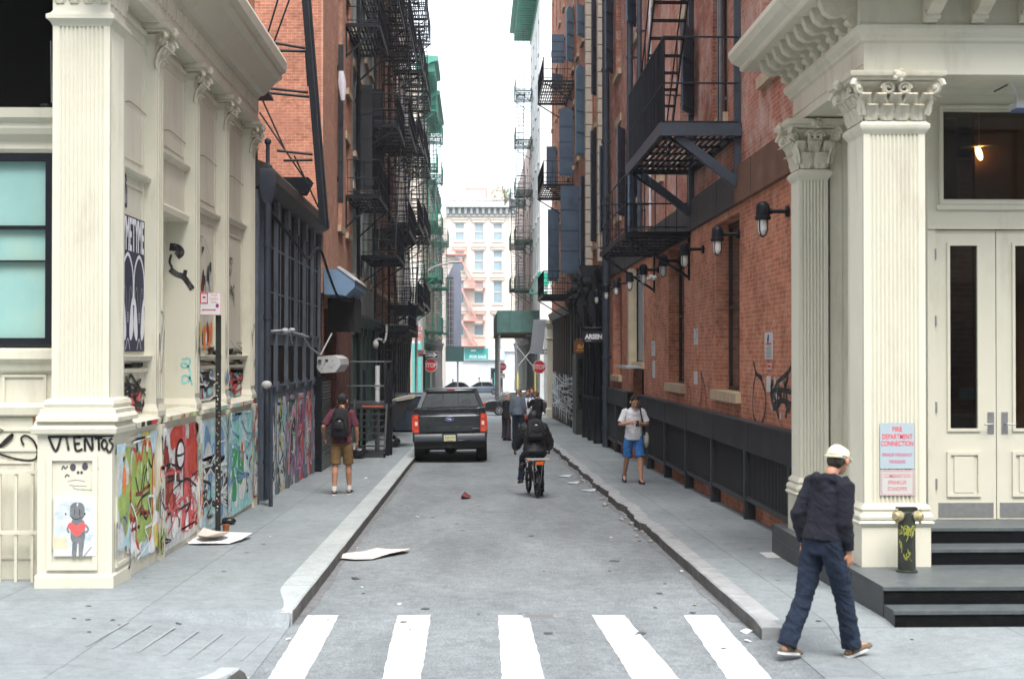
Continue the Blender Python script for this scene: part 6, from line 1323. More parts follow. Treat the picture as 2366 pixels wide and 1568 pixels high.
# blade signs
Y = 44.9; P = lambda x: at(x, 777, Y).x; Z = lambda y: ZY(y, Y); mb = MB(); mb.box(P(1346), P(1393), Y, Y + .12, Z(791), Z(764), 0); add_text(mb, 'ARSENAL', .205, (P(1352), Y - .001, Z(778)), (1, 0, 0), (0, 0, 1), 1, .003, .012, .88, 'LEFT'); mb.box(P(1353), P(1366), Y - .004, Y, Z(787), Z(786), 1)
mb.tube([(P(1350), Y + .06, Z(757)), (XR, Y + .06, Z(757))], .02, 6, 0)
tag(mb.build('shop_sign', [M('sign_black', (.01, .012, .02), .5), M('sign_white', (.7, .7, .7), .6)]), 'black blade sign reading ARSENAL in white capitals', 'sign')
Y = 52.5; P = lambda x: at(x, 777, Y).x; Z = lambda y: ZY(y, Y); mb = MB(); mb.box(P(1327), XR, Y, Y + .1, Z(815), Z(787), 0)
Wn = Wall('y', Y, -1)
for pts in ([(1334,803),(1338,796),(1341,800),(1337,804),(1343,803),(1346,799)], [(1346,803),(1349,794),(1350,803),(1354,799),(1357,803),(1361,798),(1362,803)]): Wn.stroke(mb, [(P(a), Z(b)) for a, b in pts], .04, 1, .004)
for a in (1332, 1342, 1352): Wn.rect(mb, P(a), P(a + 7), Z(810), Z(808), 1, .004)
mb.tube([(P(1330), Y + .05, Z(784)), (XR, Y + .05, Z(784))], .02, 6, 0)
tag(mb.build('shop_sign', [M('sign_brown', (.16, .055, .02), .5), M('sign_gold', (.65, .33, .08), .4)]), 'brown blade sign with gold script under the black one', 'sign')
t = thing('shop_vestibule', 'dark green glazed vestibule standing out from the right-hand shopfronts', 'vestibule', (3.8, 53.8, zs(54))); X0 = at(1331, 900, 53.8).x
mb = MB(); z0, z1 = zs(54), ZY(822, 53.8); VG = M('vestibule_green', (.03, .04, .03), .5, .2, 5)
mb.box(X0, X0 + .07, 53.8, 55.8, z0, z1); mb.box(XR - .1, XR, 53.8, 53.9, z0, z1)
for z in (z0, z0 + .85, z1 - .1): mb.box(X0 + .07, XR - .1, 53.8, 53.87, z, z + .09)
for k in range(5): z = z0 + .95 + k * .38; mb.box(X0 + .07, XR - .1, 53.81, 53.85, z, z + .02)
mb.box(X0, XR, 53.8, 55.8, z1, z1 + .08); mb.build('frame', VG, t)
mb = MB(); mb.box(X0 + .07, XR - .1, 53.83, 53.84, z0 + .9, z1 - .1); mb.build('pane', GLASSD, t)
mb = MB(); mb.box(X0 + .07, XR - .1, 53.82, 53.85, z0 + .09, z0 + .85); mb.build('kick_panel', VG, t)

OB = thing('added_opposite_building', 'pale stone building added across the street, unseen behind the viewer, for reflections and shade', 'building', (0, -9, .12))  # building added out of view to fill reflections and shade the street
mb = MB(); 
for i in range(12):
    x = -30 + i * 5; mb.box(x, x + 2, -9.6, -9, -.1, 19)
    for z in (4.2, 8.4, 12.6, 16.8): mb.box(x + 2, x + 5, -9.6, -9, z, z + 1.5)
    mb.box(x + 2, x + 5, -9.6, -9, -.1, .6)
mb.build('wall', M('opposite_stone', (.32, .28, .23), .8, .2, 1), OB); mb = MB(); mb.box(-30, 30, -9.9, -9.4, -.1, 19); mb.build('window_glass', GLASSD, OB)
# ------------------------------------------------------------ people
def link_local(name, me, parent): o = bpy.data.objects.new(name, me); sc.collection.objects.link(o); o.parent = parent; return o
def fuse(mb, name, mat, parent, vox, wr=0.0, wf=(7, 7, 20), seed=0, it=3):
    """join overlapping volumes into one continuous surface (voxel remesh), smooth it, add cloth folds"""
    me = mb.mesh(name, mat); ob = bpy.data.objects.new('tmp', me); ws = bpy.data.scenes.new('work'); ws.collection.objects.link(ob)
    m = ob.modifiers.new('r', 'REMESH'); m.mode = 'VOXEL'; m.voxel_size = vox; m.use_smooth_shade = True
    s = ob.modifiers.new('s', 'SMOOTH'); s.factor = .5; s.iterations = it
    vl = ws.view_layers[0]; vl.update(); dg = vl.depsgraph; dg.update(); m2 = bpy.data.meshes.new_from_object(ob.evaluated_get(dg)); m2.name = name
    bpy.data.objects.remove(ob); bpy.data.meshes.remove(me); bpy.data.scenes.remove(ws)
    if wr:
        off = Vector((seed * 3.1, seed * 1.7, 0))
        nr = [v.normal.copy() for v in m2.vertices]; cs = [v.co.copy() for v in m2.vertices]; out = []
        for c, vn in zip(cs, nr):
            q = Vector((c.x * wf[0], c.y * wf[1], c.z * wf[2])) + off; d = noise.noise(q) + .5 * noise.noise(q * 2.1 + Vector((5, 5, c.x * 4)))
            d2 = noise.noise(Vector(((c.x + c.z) * 9, c.y * 6, (c.z - c.x) * 14)) + off)
            fold = (1 - min(1, abs(noise.noise(Vector(((c.x + c.y) * 5, 3, (c.z + c.x * .6) * 15)) + off)) * 5)) ** 2
            out += list(c + vn * (wr * (.6 * d + .45 * d2 + .55 * fold - .2)))
        m2.vertices.foreach_set('co', out)
    for p in m2.polygons: p.use_smooth = True
    if not m2.materials: m2.materials.append(mat)
    return link_local(name, m2, parent)
def dirv(f, ab=0, s=1): f, ab = R(f), R(ab); return Vector((s * math.sin(ab), math.sin(f) * math.cos(ab), -math.cos(f) * math.cos(ab)))
def hand(mb, w, d, n, s, k=1.0, curl=.5, thick=1.0):
    """wrist, direction, palm normal, side (+1 thumb towards cross(d, n))"""
    d = d.normalized(); n = (n - d * n.dot(d)).normalized(); u = d.cross(n).normalized() * s
    mb.tube([w - d * .01, w + d * .03 * k, w + d * .075 * k, w + d * .09 * k], [(.024*k, .017*k), (.036*k, .016*k), (.040*k, .014*k), (.036*k, .010*k)], 10, 0, True, ref=n)
    for i, (o, L) in enumerate(((.029, .070), (.0105, .078), (-.0085, .072), (-.027, .056))):
        b = w + d * .082 * k + u * o * k; L *= k; a1 = curl * (.7 + .12 * i); p1 = b + (d * math.cos(a1) + n * math.sin(a1)) * L * .45
        a2 = a1 + curl * 1.1; p2 = p1 + (d * math.cos(a2) + n * math.sin(a2)) * L * .32; a3 = a2 + curl * .7; p3 = p2 + (d * math.cos(a3) + n * math.sin(a3)) * L * .24
        mb.tube([b - d * .02, b, p1, p2, p3], [.0085*k*thick, .0092*k*thick, .0085*k*thick, .0078*k*thick, .006*k*thick], 7)
    t0 = w + d * .025 * k + u * .03 * k; t1 = t0 + (d * .6 + u * .65 + n * .3).normalized() * .036 * k; t2 = t1 + (d * .9 + u * .2 + n * .4).normalized() * .03 * k
    mb.tube([t0 - u * .012, t0, t1, t2], [.012*k, .0125*k, .0105*k, .0075*k], 7)
def person(label, loc, rz, H=1.75, lean=3, legs=((0, 0, 3, 0), (0, 0, 3, 0)), arms=((5, 8, 12), (5, 8, 12)), headp=0, heady=0, top=None, bottom=None, skin=None, hair=None, shoes=None, cap=None, longsleeve=True, shorts=False, hood=None, coat=0.0, vox=.012, group=None, wr=.006, female=False, longhair=False, sit=None, flare=0.0, faces=False, beard=None, sidebend=0, curl=.5, twist=0, armdir=None, puffy=0.0, hoodup=False):
    """legs/arms given as (left, right); leg = (thigh forward, knee bend, abduction, foot pitch), arm = (forward, abduction, elbow bend) or absolute (elbow, wrist)"""
    k = H / 1.75; t = thing('person', label, 'person', loc, rz, group); V = Vector
    pel = V((0, 0, .95 * k)); TL = Matrix.Rotation(R(twist), 3, 'Z') @ Matrix.Rotation(-R(lean), 3, 'X') @ Matrix.Rotation(R(sidebend), 3, 'Y')
    W = lambda x, y, z: pel + TL @ (V((x, y, z)) * k)
    sw = .148 if female else .168
    J = {}
    for s, nm, lg in ((-1, 'L', legs[0]), (1, 'R', legs[1])):
        f, bd, ab, fp = lg; hp = pel + V((s * .092 * k, 0, -.03 * k)); kn = hp + dirv(f, ab, s) * .435 * k; an = kn + dirv(f - bd, ab * .5, s) * .415 * k
        J['hip' + nm], J['knee' + nm], J['ank' + nm] = hp, kn, an; fpr = R(fp); fd = V((s * .12, math.cos(fpr), math.sin(fpr))).normalized(); fu = V((0, -math.sin(fpr), math.cos(fpr)))
        J['heel' + nm] = an - fd * .055 * k - fu * .062 * k; J['toe' + nm] = an + fd * .165 * k - fu * .068 * k; J['fd' + nm], J['fu' + nm] = fd, fu
    if sit is None:
        low = min(min(J['heel' + n].z, J['toe' + n].z) for n in 'LR') - .024 * k; dz = V((0, 0, -low))
    else: dz = V((0, 0, sit - pel.z))
    pel += dz
    for q in J:
        if not q.startswith('f'): J[q] = J[q] + dz
    for s, nm, ar in ((-1, 'L', arms[0]), (1, 'R', arms[1])):
        S = W(s * sw, -.01, .445); J['sh' + nm] = S
        if isinstance(ar[0], (tuple, list, Vector)): J['el' + nm], J['wr' + nm] = V(ar[0]) * k + V((0, 0, 0)), V(ar[1]) * k
        else:
            f, ab, bd = ar[:3]; inw = ar[3] if len(ar) > 3 else 0
            J['el' + nm] = S + TL @ dirv(f, ab, s) * .285 * k; J['wr' + nm] = J['el' + nm] + TL @ dirv(f + bd, ab * .4 - inw, s) * .25 * k
    neck = W(0, .0, .52); hc = W(0, .015, .52) + Matrix.Rotation(-R(lean * .6 + headp), 3, 'X') @ V((0, .02, .145)) * k
    HM = Matrix.Rotation(R(twist + heady), 3, 'Z') @ Matrix.Rotation(-R(headp), 3, 'X'); Hh = lambda x, y, z: hc + HM @ (V((x, y, z)) * k)
    # body
    mb = MB()
    mb.tube([W(0, 0, -.1), W(0, 0, 0), W(0, 0, .12), W(0, .0, .28), W(0, -.005, .40), W(0, -.01, .475), W(0, 0, .53)], [(.10*k, .075*k), (.135*k, .09*k), (.115*k, .08*k), (.13*k, .09*k), (.14*k, .088*k), (.10*k, .07*k), (.055*k, .055*k)], 18, 0, True, 1, tuple(TL @ V((0, 1, 0))))
    mb.tube([neck - TL @ V((0, 0, .05)), neck + TL @ V((0, .0, .03)) * k, hc], [.062*k, .054*k, .052*k], 12)
    mb.ell(Hh(0, -.012, .03), .077*k, .095*k, .092*k, 0, 18, 12, HM); mb.ell(Hh(0, .028, -.035), .058*k, .062*k, .075*k, 0, 16, 10, HM); mb.ell(Hh(0, .05, -.085), .03*k, .028*k, .022*k, 0, 10, 8, HM)
    mb.tube([Hh(0, .078, .02), Hh(0, .098, -.015), Hh(0, .104, -.028)], [.009*k, .013*k, .014*k], 8)
    for s in (-1, 1): mb.ell(Hh(s * .086, -.008, -.005), .014*k, .026*k, .036*k, 0, 8, 8, HM); mb.tube([Hh(s * .012, .083, .024), Hh(s * .045, .07, .024)], [.009*k, .007*k], 6)
    mb.tube([Hh(-.022, .084, -.055), Hh(0, .09, -.053), Hh(.022, .084, -.055)], [.006*k, .009*k, .006*k], 6)
    for nm, s in (('L', -1), ('R', 1)):
        hp, kn, an = J['hip' + nm], J['knee' + nm], J['ank' + nm]; cb = (kn - an).cross(V((1, 0, 0))).normalized() * .012 * k
        mb.tube([hp + V((0, 0, .06)) * k, hp, hp.lerp(kn, .4), kn, kn.lerp(an, .3) - cb, kn.lerp(an, .7), an, an - (kn - an).normalized() * .04], [.06*k, .074*k, .068*k, .054*k, .056*k, .042*k, .036*k, .04*k], 14)
        mb.tube([J['heel' + nm] + J['fu' + nm] * .012, an - J['fu' + nm] * .035, J['toe' + nm] + J['fu' + nm] * .004 - J['fd' + nm] * .03, J['toe' + nm]], [.034*k, .04*k, .034*k, .022*k], 10)
        S, E, Wr = J['sh' + nm], J['el' + nm], J['wr' + nm]
        mb.tube([S - (E - S) * .08 - V((s * .02, 0, 0)), S, S.lerp(E, .5), E, E.lerp(Wr, .3), E.lerp(Wr, .75), Wr], [.05*k, .056*k, .046*k, .038*k, .040*k, .030*k, .026*k], 12)
        d = (Wr - E).normalized(); nrm = V((-s, 0, 0)) if abs(d.x) < .75 else V((0, 0, 1))
        if armdir and armdir.get(nm): nrm = V(armdir[nm])
        hand(mb, Wr, d, nrm, s * (1 if d.z < 0 else 1) * -1, k, curl, 1.15 if vox > .008 else 1.0); J['hand' + nm] = Wr + d * .09 * k
    body = fuse(mb, 'body', skin, t, vox * .8 if vox > .008 else vox, it=2)
    # trousers or shorts
    if bottom:
        mb = MB(); mb.tube([W(0, 0, -.12), W(0, 0, -.04), W(0, 0, .04), W(0, 0, .09)], [(.13*k, .105*k), (.168*k, .122*k), (.152*k, .108*k), (.135*k, .095*k)], 18, 0, True, 1, tuple(TL @ V((0, 1, 0))))
        for nm in 'LR':
            hp, kn, an = J['hip' + nm], J['knee' + nm], J['ank' + nm]
            if shorts: e = hp.lerp(kn, .93); mb.tube([hp + V((0, 0, .05)), hp.lerp(kn, .3), hp.lerp(kn, .7), e], [.09*k, .096*k, .092*k, .094*k], 16)
            else:
                lo = an - (kn - an).normalized() * .02 * k
                mb.tube([hp + V((0, 0, .05)), hp.lerp(kn, .35), kn, kn.lerp(an, .4), kn.lerp(an, .8), lo], [.098*k, .098*k, (.074 + flare*.3)*k, (.070 + flare*.6)*k, (.066 + flare)*k, (.070 + flare)*k], 16)
        fuse(mb, 'shorts' if shorts else 'trousers', bottom, t, vox, wr * 1.15, (8, 8, 16), 3)
    if top:
        mb = MB(); p_ = puffy; lowz = -.06 - coat
        mb.tube([W(0, 0, lowz), W(0, 0, .0), W(0, .0, .12), W(0, .0, .28), W(0, -.005, .41), W(0, -.01, .485), W(0, 0, .53)], [((.180 + p_ + coat*.1)*k, (.142 + p_)*k), ((.178 + p_)*k, (.138 + p_)*k), ((.162 + p_)*k, (.122 + p_)*k), ((.168 + p_)*k, (.125 + p_)*k), ((.172 + p_*.6)*k, (.112 + p_*.6)*k), ((.12 + p_*.3)*k, (.088 + p_*.3)*k), (.068*k, .066*k)], 20, 0, True, 1, tuple(TL @ V((0, 1, 0))))
        for nm, s in (('L', -1), ('R', 1)):
            S, E, Wr = J['sh' + nm], J['el' + nm], J['wr' + nm]; a = S - (E - S) * .1 - TL @ V((s * .04, 0, 0)) * k
            if longsleeve: mb.tube([a, S, S.lerp(E, .5), E, E.lerp(Wr, .5), E.lerp(Wr, .95)], [(.062+p_)*k, (.070+p_)*k, (.062+p_)*k, (.054+p_)*k, (.048+p_)*k, (.036+p_*.5)*k], 14)
            else: mb.tube([a, S, S.lerp(E, .5), S.lerp(E, .82)], [.066*k, .073*k, .068*k, .074*k], 14)
        if hood and not hoodup:
            mb.tube([W(-.09, .01, .50), W(-.10, -.07, .50), W(0, -.115, .475), W(.10, -.07, .50), W(.09, .01, .50)], [.028*k, .042*k, .055*k, .042*k, .028*k], 12); mb.ell(W(0, -.10, .44), .085*k, .045*k, .07*k, 0, 14, 10, TL)
        if hoodup: mb.ell(Hh(0, -.02, .02), .105*k, .12*k, .125*k, 0, 16, 12, HM); mb.tube([neck - V((0, .03, .06)), Hh(0, -.05, -.05)], [.1*k, .1*k], 14)
        fuse(mb, 'top', top, t, vox, wr, (6, 6, 13), 7)
    if shoes:
        for nm in 'LR':
            he, to, an, fd, fu = J['heel' + nm], J['toe' + nm], J['ank' + nm], J['fd' + nm], J['fu' + nm]; mb = MB(); up = tuple(fu)
            mb.tube([he - fd * .02, he + fd * .03 + fu * .012, he.lerp(to, .45) + fu * .014, he.lerp(to, .8) + fu * .004, to + fd * .022 - fu * .002], [(.026*k, .03*k), (.04*k, .044*k), (.041*k, .04*k), (.046*k, .032*k), (.028*k, .018*k)], 14, 0, True, 1, up)
            mb.tube([an - fu * .005, an - fu * .04], [.047*k, .05*k], 12)
            sh = fuse(mb, 'shoe', shoes[0], t, max(vox * .7, .006), it=2)
            mb = MB(); sx = fd.cross(fu).normalized(); out = []
            for q, w_ in ((-.028, .022), (0, .036), (.06, .04), (.13, .047), (.18, .042), (.21, .02)):
                out.append((q, w_))
            pts = [he + fd * q * k + sx * w_ * k for q, w_ in out] + [he + fd * q * k - sx * w_ * k for q, w_ in out[::-1]]; b0 = -.022 * k
            A = [p + fu * b0 for p in pts]; B = [p + fu * (b0 + .02 * k) for p in pts]; mb.face(A[::-1]); mb.face(B)
            for i in range(len(A)): mb.face([A[i], A[(i+1) % len(A)], B[(i+1) % len(A)], B[i]])
            link_local('sole', mb.mesh('sole', shoes[1]), sh)
            if len(shoes) > 2: mb = MB(); mb.tube([an + fu * .07 * k, an - fu * .01], [.041*k, .045*k], 12); link_local('sock', mb.mesh('sock', shoes[2], 60), sh)
    if hair:
        hs = .93 if (cap or hoodup) else 1
        mb = MB(); mb.ell(Hh(0, -.025, .045 if not cap else .03), .086*k*hs, .098*k*hs, .092*k*hs*hs, 0, 18, 12, HM); mb.ell(Hh(0, -.05, -.01), .076*k, .062*k, .075*k, 0, 14, 10, HM)
        rd = random.Random(int(H * 100))
        if longhair:
            for s in (-1, 0, 1): mb.tube([Hh(s*.05, -.05, .04), Hh(s*.07, -.06, -.08), Hh(s*.06, -.06, -.2)], [.05*k, .05*k, .03*k], 10)
        for i in range(26 if not cap else 0):
            a = rd.random() * 6.28; e = R(10 + 75 * rd.random()); p = Hh(.086 * math.cos(a) * math.cos(e), -.02 + .098 * math.sin(a) * math.cos(e), .045 + .092 * math.sin(e))
            if (HM.inverted() @ (p - hc)).y > .05 * k and (HM.inverted() @ (p - hc)).z < .07 * k: continue
            mb.ell(p, .018*k, .018*k, .016*k, 0, 7, 6)
        fuse(mb, 'hair', hair, t, max(.007, vox * .7), .004, (30, 30, 30), 1, 1)
    if beard: mb = MB(); mb.ell(Hh(0, .045, -.07), .05*k, .045*k, .045*k, 0, 12, 10, HM); link_local('beard', mb.mesh('beard', beard, 60), t)
    if cap:
        mb = MB(); mb.ell(Hh(0, -.020, .048), .087*k, .104*k, .076*k, 0, 22, 14, HM); mb.tube([Hh(-.075, -.085, .018), Hh(-.04, -.12, .012), Hh(.04, -.12, .012), Hh(.075, -.085, .018)], .011*k, 7); rr = [Hh(.087*math.cos(R(a)), -.02 + .104*math.sin(R(a)), .035) for a in range(0, 360, 20)]; mb.tube(rr + [rr[0]], .006*k, 6)
        bs = 1 if len(cap) < 2 or cap[1] == 'f' else -1
        B1 = [Hh(.07 * math.cos(R(a)), bs * (.06 + .095 * math.sin(R(a))), .03 - .012 * math.sin(R(a))) for a in range(0, 181, 20)]; B2 = [p + HM @ V((0, 0, .008)) for p in B1]; mb.face(B1); mb.face(B2[::-1])
        for i in range(len(B1)): mb.face([B1[i], B1[(i+1) % len(B1)], B2[(i+1) % len(B1)], B2[i]])
        for i in range(6): a = R(60 * i); mb.tube([Hh(0, -.02, .125), Hh(.06*math.cos(a), -.02 + .07*math.sin(a), .105), Hh(.094*math.cos(a), -.015 + .108*math.sin(a), .05)], .0018, 4)
        mb.ell(Hh(0, -.02, .126), .008, .008, .005, 0, 8, 5); cm = mb.mesh('cap', cap[0], 50)
        for v, nv in [(v, v.normal.copy()) for v in cm.vertices]: v.co += nv * .006 * noise.noise(v.co * 22)
        link_local('cap', cm, t)
    if faces:
        for s in (-1, 1): mb = MB(); mb.ell(Hh(s * .03, .079, .006), .012*k, .007*k, .006*k, 0, 8, 6, HM); link_local('eye', mb.mesh('eye', BLACKM, 60), t)
    t['_j'] = 0; del t['_j']
    return t, J, W, k
SK = M('skin_light', (.50, .27, .18), .55, .1, 12); SK2 = M('skin_tan', (.40, .20, .125), .55, .1, 12); SKD = M('skin_brown', (.22, .10, .06), .55, .1, 12)
JEAN = M('dark_jeans', (.006, .014, .032), .9, .3, 9, .4, 140, dirt=(.022, .042, .08), dirt_amt=.6, dirt_scale=5); HOOD = M('navy_hoodie', (.006, .007, .014), .95, .25, 8, .4, 120, dirt=(.018, .019, .032), dirt_amt=.6, dirt_scale=6)
BLKC = M('black_cloth', (.008, .008, .011), .85, .25, 7, .2, 90); HAIRD = M('dark_hair', (.02, .014, .01), .6, .3, 40); SOLE = M('white_sole', (.6, .6, .58), .6); SOLED = M('dark_sole', (.05, .045, .04), .7)
# --- the walking man in the white cap
p1, J, W, k = person('man in a white cap, navy hoodie and dark jeans striding past the porch steps', (2.745, 11.2, zr(11.2) + .004), R(-58), 1.71, 11, ((-15, 12, 1, -8), (17, 5, 1, 16)), ((-20, 8, 46, 4), (0, 7, 24, 4)), 16, 10, HOOD, JEAN, SK2, HAIRD, (M('brown_shoe', (.12, .09, .06), .6, .3, 30), SOLE), (M('cap_cream', (.62, .60, .44), .85, .06, 20), 'f'), True, hood=True, vox=.0085, wr=.010, flare=.014, puffy=.010, twist=4, curl=.45, coat=-.05)

def wpt(t, p): return t.matrix_basis @ Vector(p)
def backpack(lab, t, W, k, mat, patch, w=.15, h=.23, d=.10, zc=.27, back=-.125):
    mb = MB(); c = Vector((0, back - d * .6, zc)); rows = []
    for z, sw_, sd in ((-h, .75, .6), (-h * .9, .95, .9), (-h * .4, 1, 1), (.0, 1, 1), (h * .5, .93, .92), (h * .85, .75, .75), (h, .4, .4)):
        rows.append([t.matrix_basis @ W(c.x + w * sw_ * math.copysign(abs(math.cos(q)) ** .6, math.cos(q)), c.y + d * sd * math.copysign(abs(math.sin(q)) ** .6, math.sin(q)), c.z + z) for q in [2 * math.pi * i / 20 for i in range(20)]])
    mb.loft(rows)
    b = thing('backpack', lab, 'backpack', tuple(t.matrix_basis @ W(0, back, zc))); mb.build('bag', mat, b, 50)
    mb = MB(); q = [t.matrix_basis @ W(x, c.y - d * sy, c.z + z) for x, sy, z in ((-.10, 1.0, -.17), (.10, 1.0, -.17), (.10, 1.12, -.02), (-.10, 1.12, -.02))]; 
    mb.tube([t.matrix_basis @ W(x, c.y - d * 1.0, c.z + z) for x, z in ((-.11, -.12), (-.08, .06), (0, .1), (.08, .06), (.11, -.12))], .012, 6); mb.ell(t.matrix_basis @ W(0, c.y - d * .95, c.z - .06), .10, .04, .09, 0, 14, 8)
    mb.build('front_pocket', mat, b, 50)
    mb = MB(); mb.ell(t.matrix_basis @ W(0, c.y - d * 1.16, c.z + .03), .03, .012, .014, 0, 8, 5); mb.build('badge', patch, b)
    for s in (-1, 1):
        mb = MB(); mb.tube(crom([W(s*.10, back - .02, zc + h * .8), W(s*.115, -.02, .545), W(s*.12, .105, .44), W(s*.13, .15, .3), W(s*.15, .05, .14), W(s*.12, back, .1)], 4), .02, 7, 0, True, .5); mb.xf(t.matrix_basis); mb.build('strap', mat, b, 50)
    mb = MB(); mb.tube(crom([W(-.03, back - .04, zc + h), W(0, back - .05, zc + h + .05), W(.03, back - .04, zc + h)], 5), .008, 6); mb.xf(t.matrix_basis); mb.build('handle', mat, b, 50)
    return b
# --- left man with the backpack
t, J, W, k = person('man in a maroon t-shirt, olive shorts and dark cap walking away on the left pavement', (-2.43, 25.8, zs(25.8) + .004), R(-3), 1.83, 4, ((-6, 4, 1.5, 0), (9, 4, 2.5, 4)), ((-14, 30, 62, 8), (4, 18, 28, 8)), 8, 0,
    M('maroon_cotton', (.085, .022, .035), .9, .15, 9), M('olive_shorts', (.15, .09, .035), .85, .15, 9), SK2, HAIRD, (M('navy_sneaker', (.02, .022, .035), .6), SOLE, M('white_sock', (.6, .6, .6), .8)), (M('black_cap', (.018, .018, .022), .8), 'f'), False, True, vox=.011, wr=.006, coat=.02)
backpack('black oval backpack on the man in the maroon t-shirt', t, W, k, BLKC, M('badge_grey', (.3, .3, .32), .5), .145, .25, .09, .27)
c = wpt(t, J['handR']) + Vector((-.06, .03, -.02)); mb = MB(); mb.lathe(c, [(.026, -.05), (.036, .05), (.038, .052), (.038, .06), (.01, .065)], 16); tag(mb.build('paper_cup', M('cup_white', (.7, .7, .68), .5), None, 40), 'white paper cup held low by the man with the oval backpack', 'cup')
# --- man in white t-shirt looking at his phone, facing the camera
ph = (.02, .30, 1.20)
t, J, W, k = person('man in white t-shirt and blue shorts walking up, looking down at his phone', (3.15, 28.4, zs(28.4) + .004), R(184), 1.80, 3, ((15, 8, 2, 3), (-12, 22, 3, -20)), (((-.27, .04, 1.15), (-.11, .25, 1.17)), ((.27, .02, 1.15), (.10, .27, 1.20))), 26, 6,
    M('white_cotton', (.66, .67, .70), .9, .05, 9), M('blue_shorts', (.03, .16, .44), .85, .2, 9), SK, HAIRD, (M('black_slide', (.015, .015, .018), .5), SOLED), None, False, True, vox=.011, wr=.009, faces=True, coat=.03, curl=.9)
c = wpt(t, (-.015, .335, 1.215) ); mb = MB(); mb.obox(c, (.037, 0, 0), (0, .022, .060), (0, -.004, .0015)); tag(mb.build('phone', M('phone_black', (.01, .01, .012), .2), None, None, .002), 'dark phone held up in front of the white t-shirt', 'phone')
mb = MB(); T = t.matrix_basis
mb.tube(crom([T @ W(-.16, -.10, .35), T @ W(-.13, -.02, .565), T @ W(-.12, .12, .42), T @ W(-.17, .14, .18), T @ W(-.22, .03, -.02)], 6), .014, 6, 0, True, .6)
mb.ell(T @ W(-.25, -.0, -.10), .06, .12, .16, 1, 14, 10)
tag(mb.build('shoulder_bag', [BLKC, M('canvas_pale', (.5, .48, .42), .9, .1, 20)], None, 50), 'pale canvas bag on a dark strap at the hip of the man with the phone', 'bag')
# --- the group standing in the road
G = 'people standing in a group in the road'
zg = lambda y: zr(y) + .003
person('woman in a long black coat and flared trousers, leftmost of the standing group', (1.10, 51.5, zg(51.5)), R(-35), 1.70, 6, ((2, 2, 2, 0), (-3, 3, 3, 0)), ((18, 4, 60, 15), (6, 6, 20, 0)), 8, 0, BLKC, M('plum_black_cloth', (.03, .022, .03), .85), SK, M('grey_blond_hair', (.32, .22, .17), .7, .2, 30), (BLKC, SOLED), None, True, vox=.016, group=G, female=True, longhair=True, flare=.03, coat=.12)
person('man in grey-blue sweater and jeans seen from behind, tallest of the group', (1.50, 51.2, zg(51.2)), R(-4), 1.86, 9, ((0, 1, 3, 0), (1, 1, 5, 0)), ((2, 12, 10, 0), (4, 14, 16, 0)), 25, 0, M('grey_sweater', (.10, .125, .16), .95, .15, 12), JEAN, SK, M('grey_hair', (.15, .13, .12), .7), (BLKC, SOLED), None, True, vox=.016, group=G, coat=.05, puffy=.012)
person('bearded man in a white shirt facing the camera inside the group', (1.93, 52.8, zg(52.8)), R(170), 1.80, 0, ((0, 1, 3, 0), (1, 1, 3, 0)), ((15, 8, 75, 35), (10, 8, 60, 20)), 4, 0, M('white_shirt', (.62, .66, .72), .9, .05, 9), BLKC, SK, M('brown_hair', (.12, .06, .03), .7), (BLKC, SOLED), None, True, vox=.016, group=G, faces=True, beard=M('brown_beard', (.05, .03, .02), .8), coat=.06)
person('person all in black on the right of the group, one hand raised to the face', (2.22, 52.0, zg(52)), R(30), 1.76, 2, ((0, 1, 3, 0), (1, 1, 3, 0)), ((45, 10, 95, 20), (5, 12, 20, 0)), 0, 20, BLKC, BLKC, SK, M('brown_hair', (.12, .06, .03), .7), (BLKC, SOLED), None, True, vox=.016, group=G, coat=.1, puffy=.015)
person('man in a blue jacket half hidden behind the person in black', (2.13, 54.6, zg(54.6)), R(185), 1.87, 0, ((0, 1, 3, 0), (1, 1, 3, 0)), ((5, 8, 20, 0), (5, 8, 20, 0)), 0, 0, M('blue_jacket', (.04, .09, .2), .8), JEAN, SK, M('brown_hair', (.12, .06, .03), .7), (BLKC, SOLED), None, True, vox=.018, group=G)
person('dark-haired man seen only behind the grey sweater shoulder', (1.66, 54.0, zg(54)), R(160), 1.78, 0, ((0, 1, 3, 0), (1, 1, 3, 0)), ((5, 8, 20, 0), (5, 8, 20, 0)), 0, 0, M('maroon_top', (.12, .03, .03), .9), BLKC, SK, HAIRD, (BLKC, SOLED), None, True, vox=.018, group=G)
mb = MB(); mb.ell((1.80, 51.6, zg(51.6) + .82), .09, .06, .1, 0, 10, 8); mb.tube(crom([(1.74, 51.6, zg(51.6) + .88), (1.80, 51.6, zg(51.6) + 1.0), (1.86, 51.6, zg(51.6) + .88)], 4), .01, 5); tag(mb.build('handbag', M('rust_leather', (.35, .06, .03), .6), None, 50), 'rust red handbag held between the grey sweater man and the bearded man', 'bag')
# --- people on the far avenue
for i, (x, Y, rz, lab, m_) in enumerate(((1047, 160, 90, 'tiny distant person with dark hair crossing left of the parked blue car', M('far_coat_blue', (.05, .07, .2), .8)), (1108, 167.5, 80, 'tiny distant person in grey, left of two on the far pavement', M('far_coat_grey', (.2, .2, .22), .8)), (1135, 167.8, -80, 'tiny distant person in pale clothes at the far shop door', M('far_coat_pale', (.4, .38, .36), .8)))):
    person(lab, (at(x, 900, Y).x, Y, zr(Y) + (.15 if Y > 165 else .01)), R(rz), 1.75, 3, ((12, 4, 2, 0), (-12, 10, 2, -10)), ((10, 6, 20), (-10, 6, 20)), 0, 0, m_, BLKC, SK, HAIRD, (BLKC, SOLED), None, True, vox=.03)

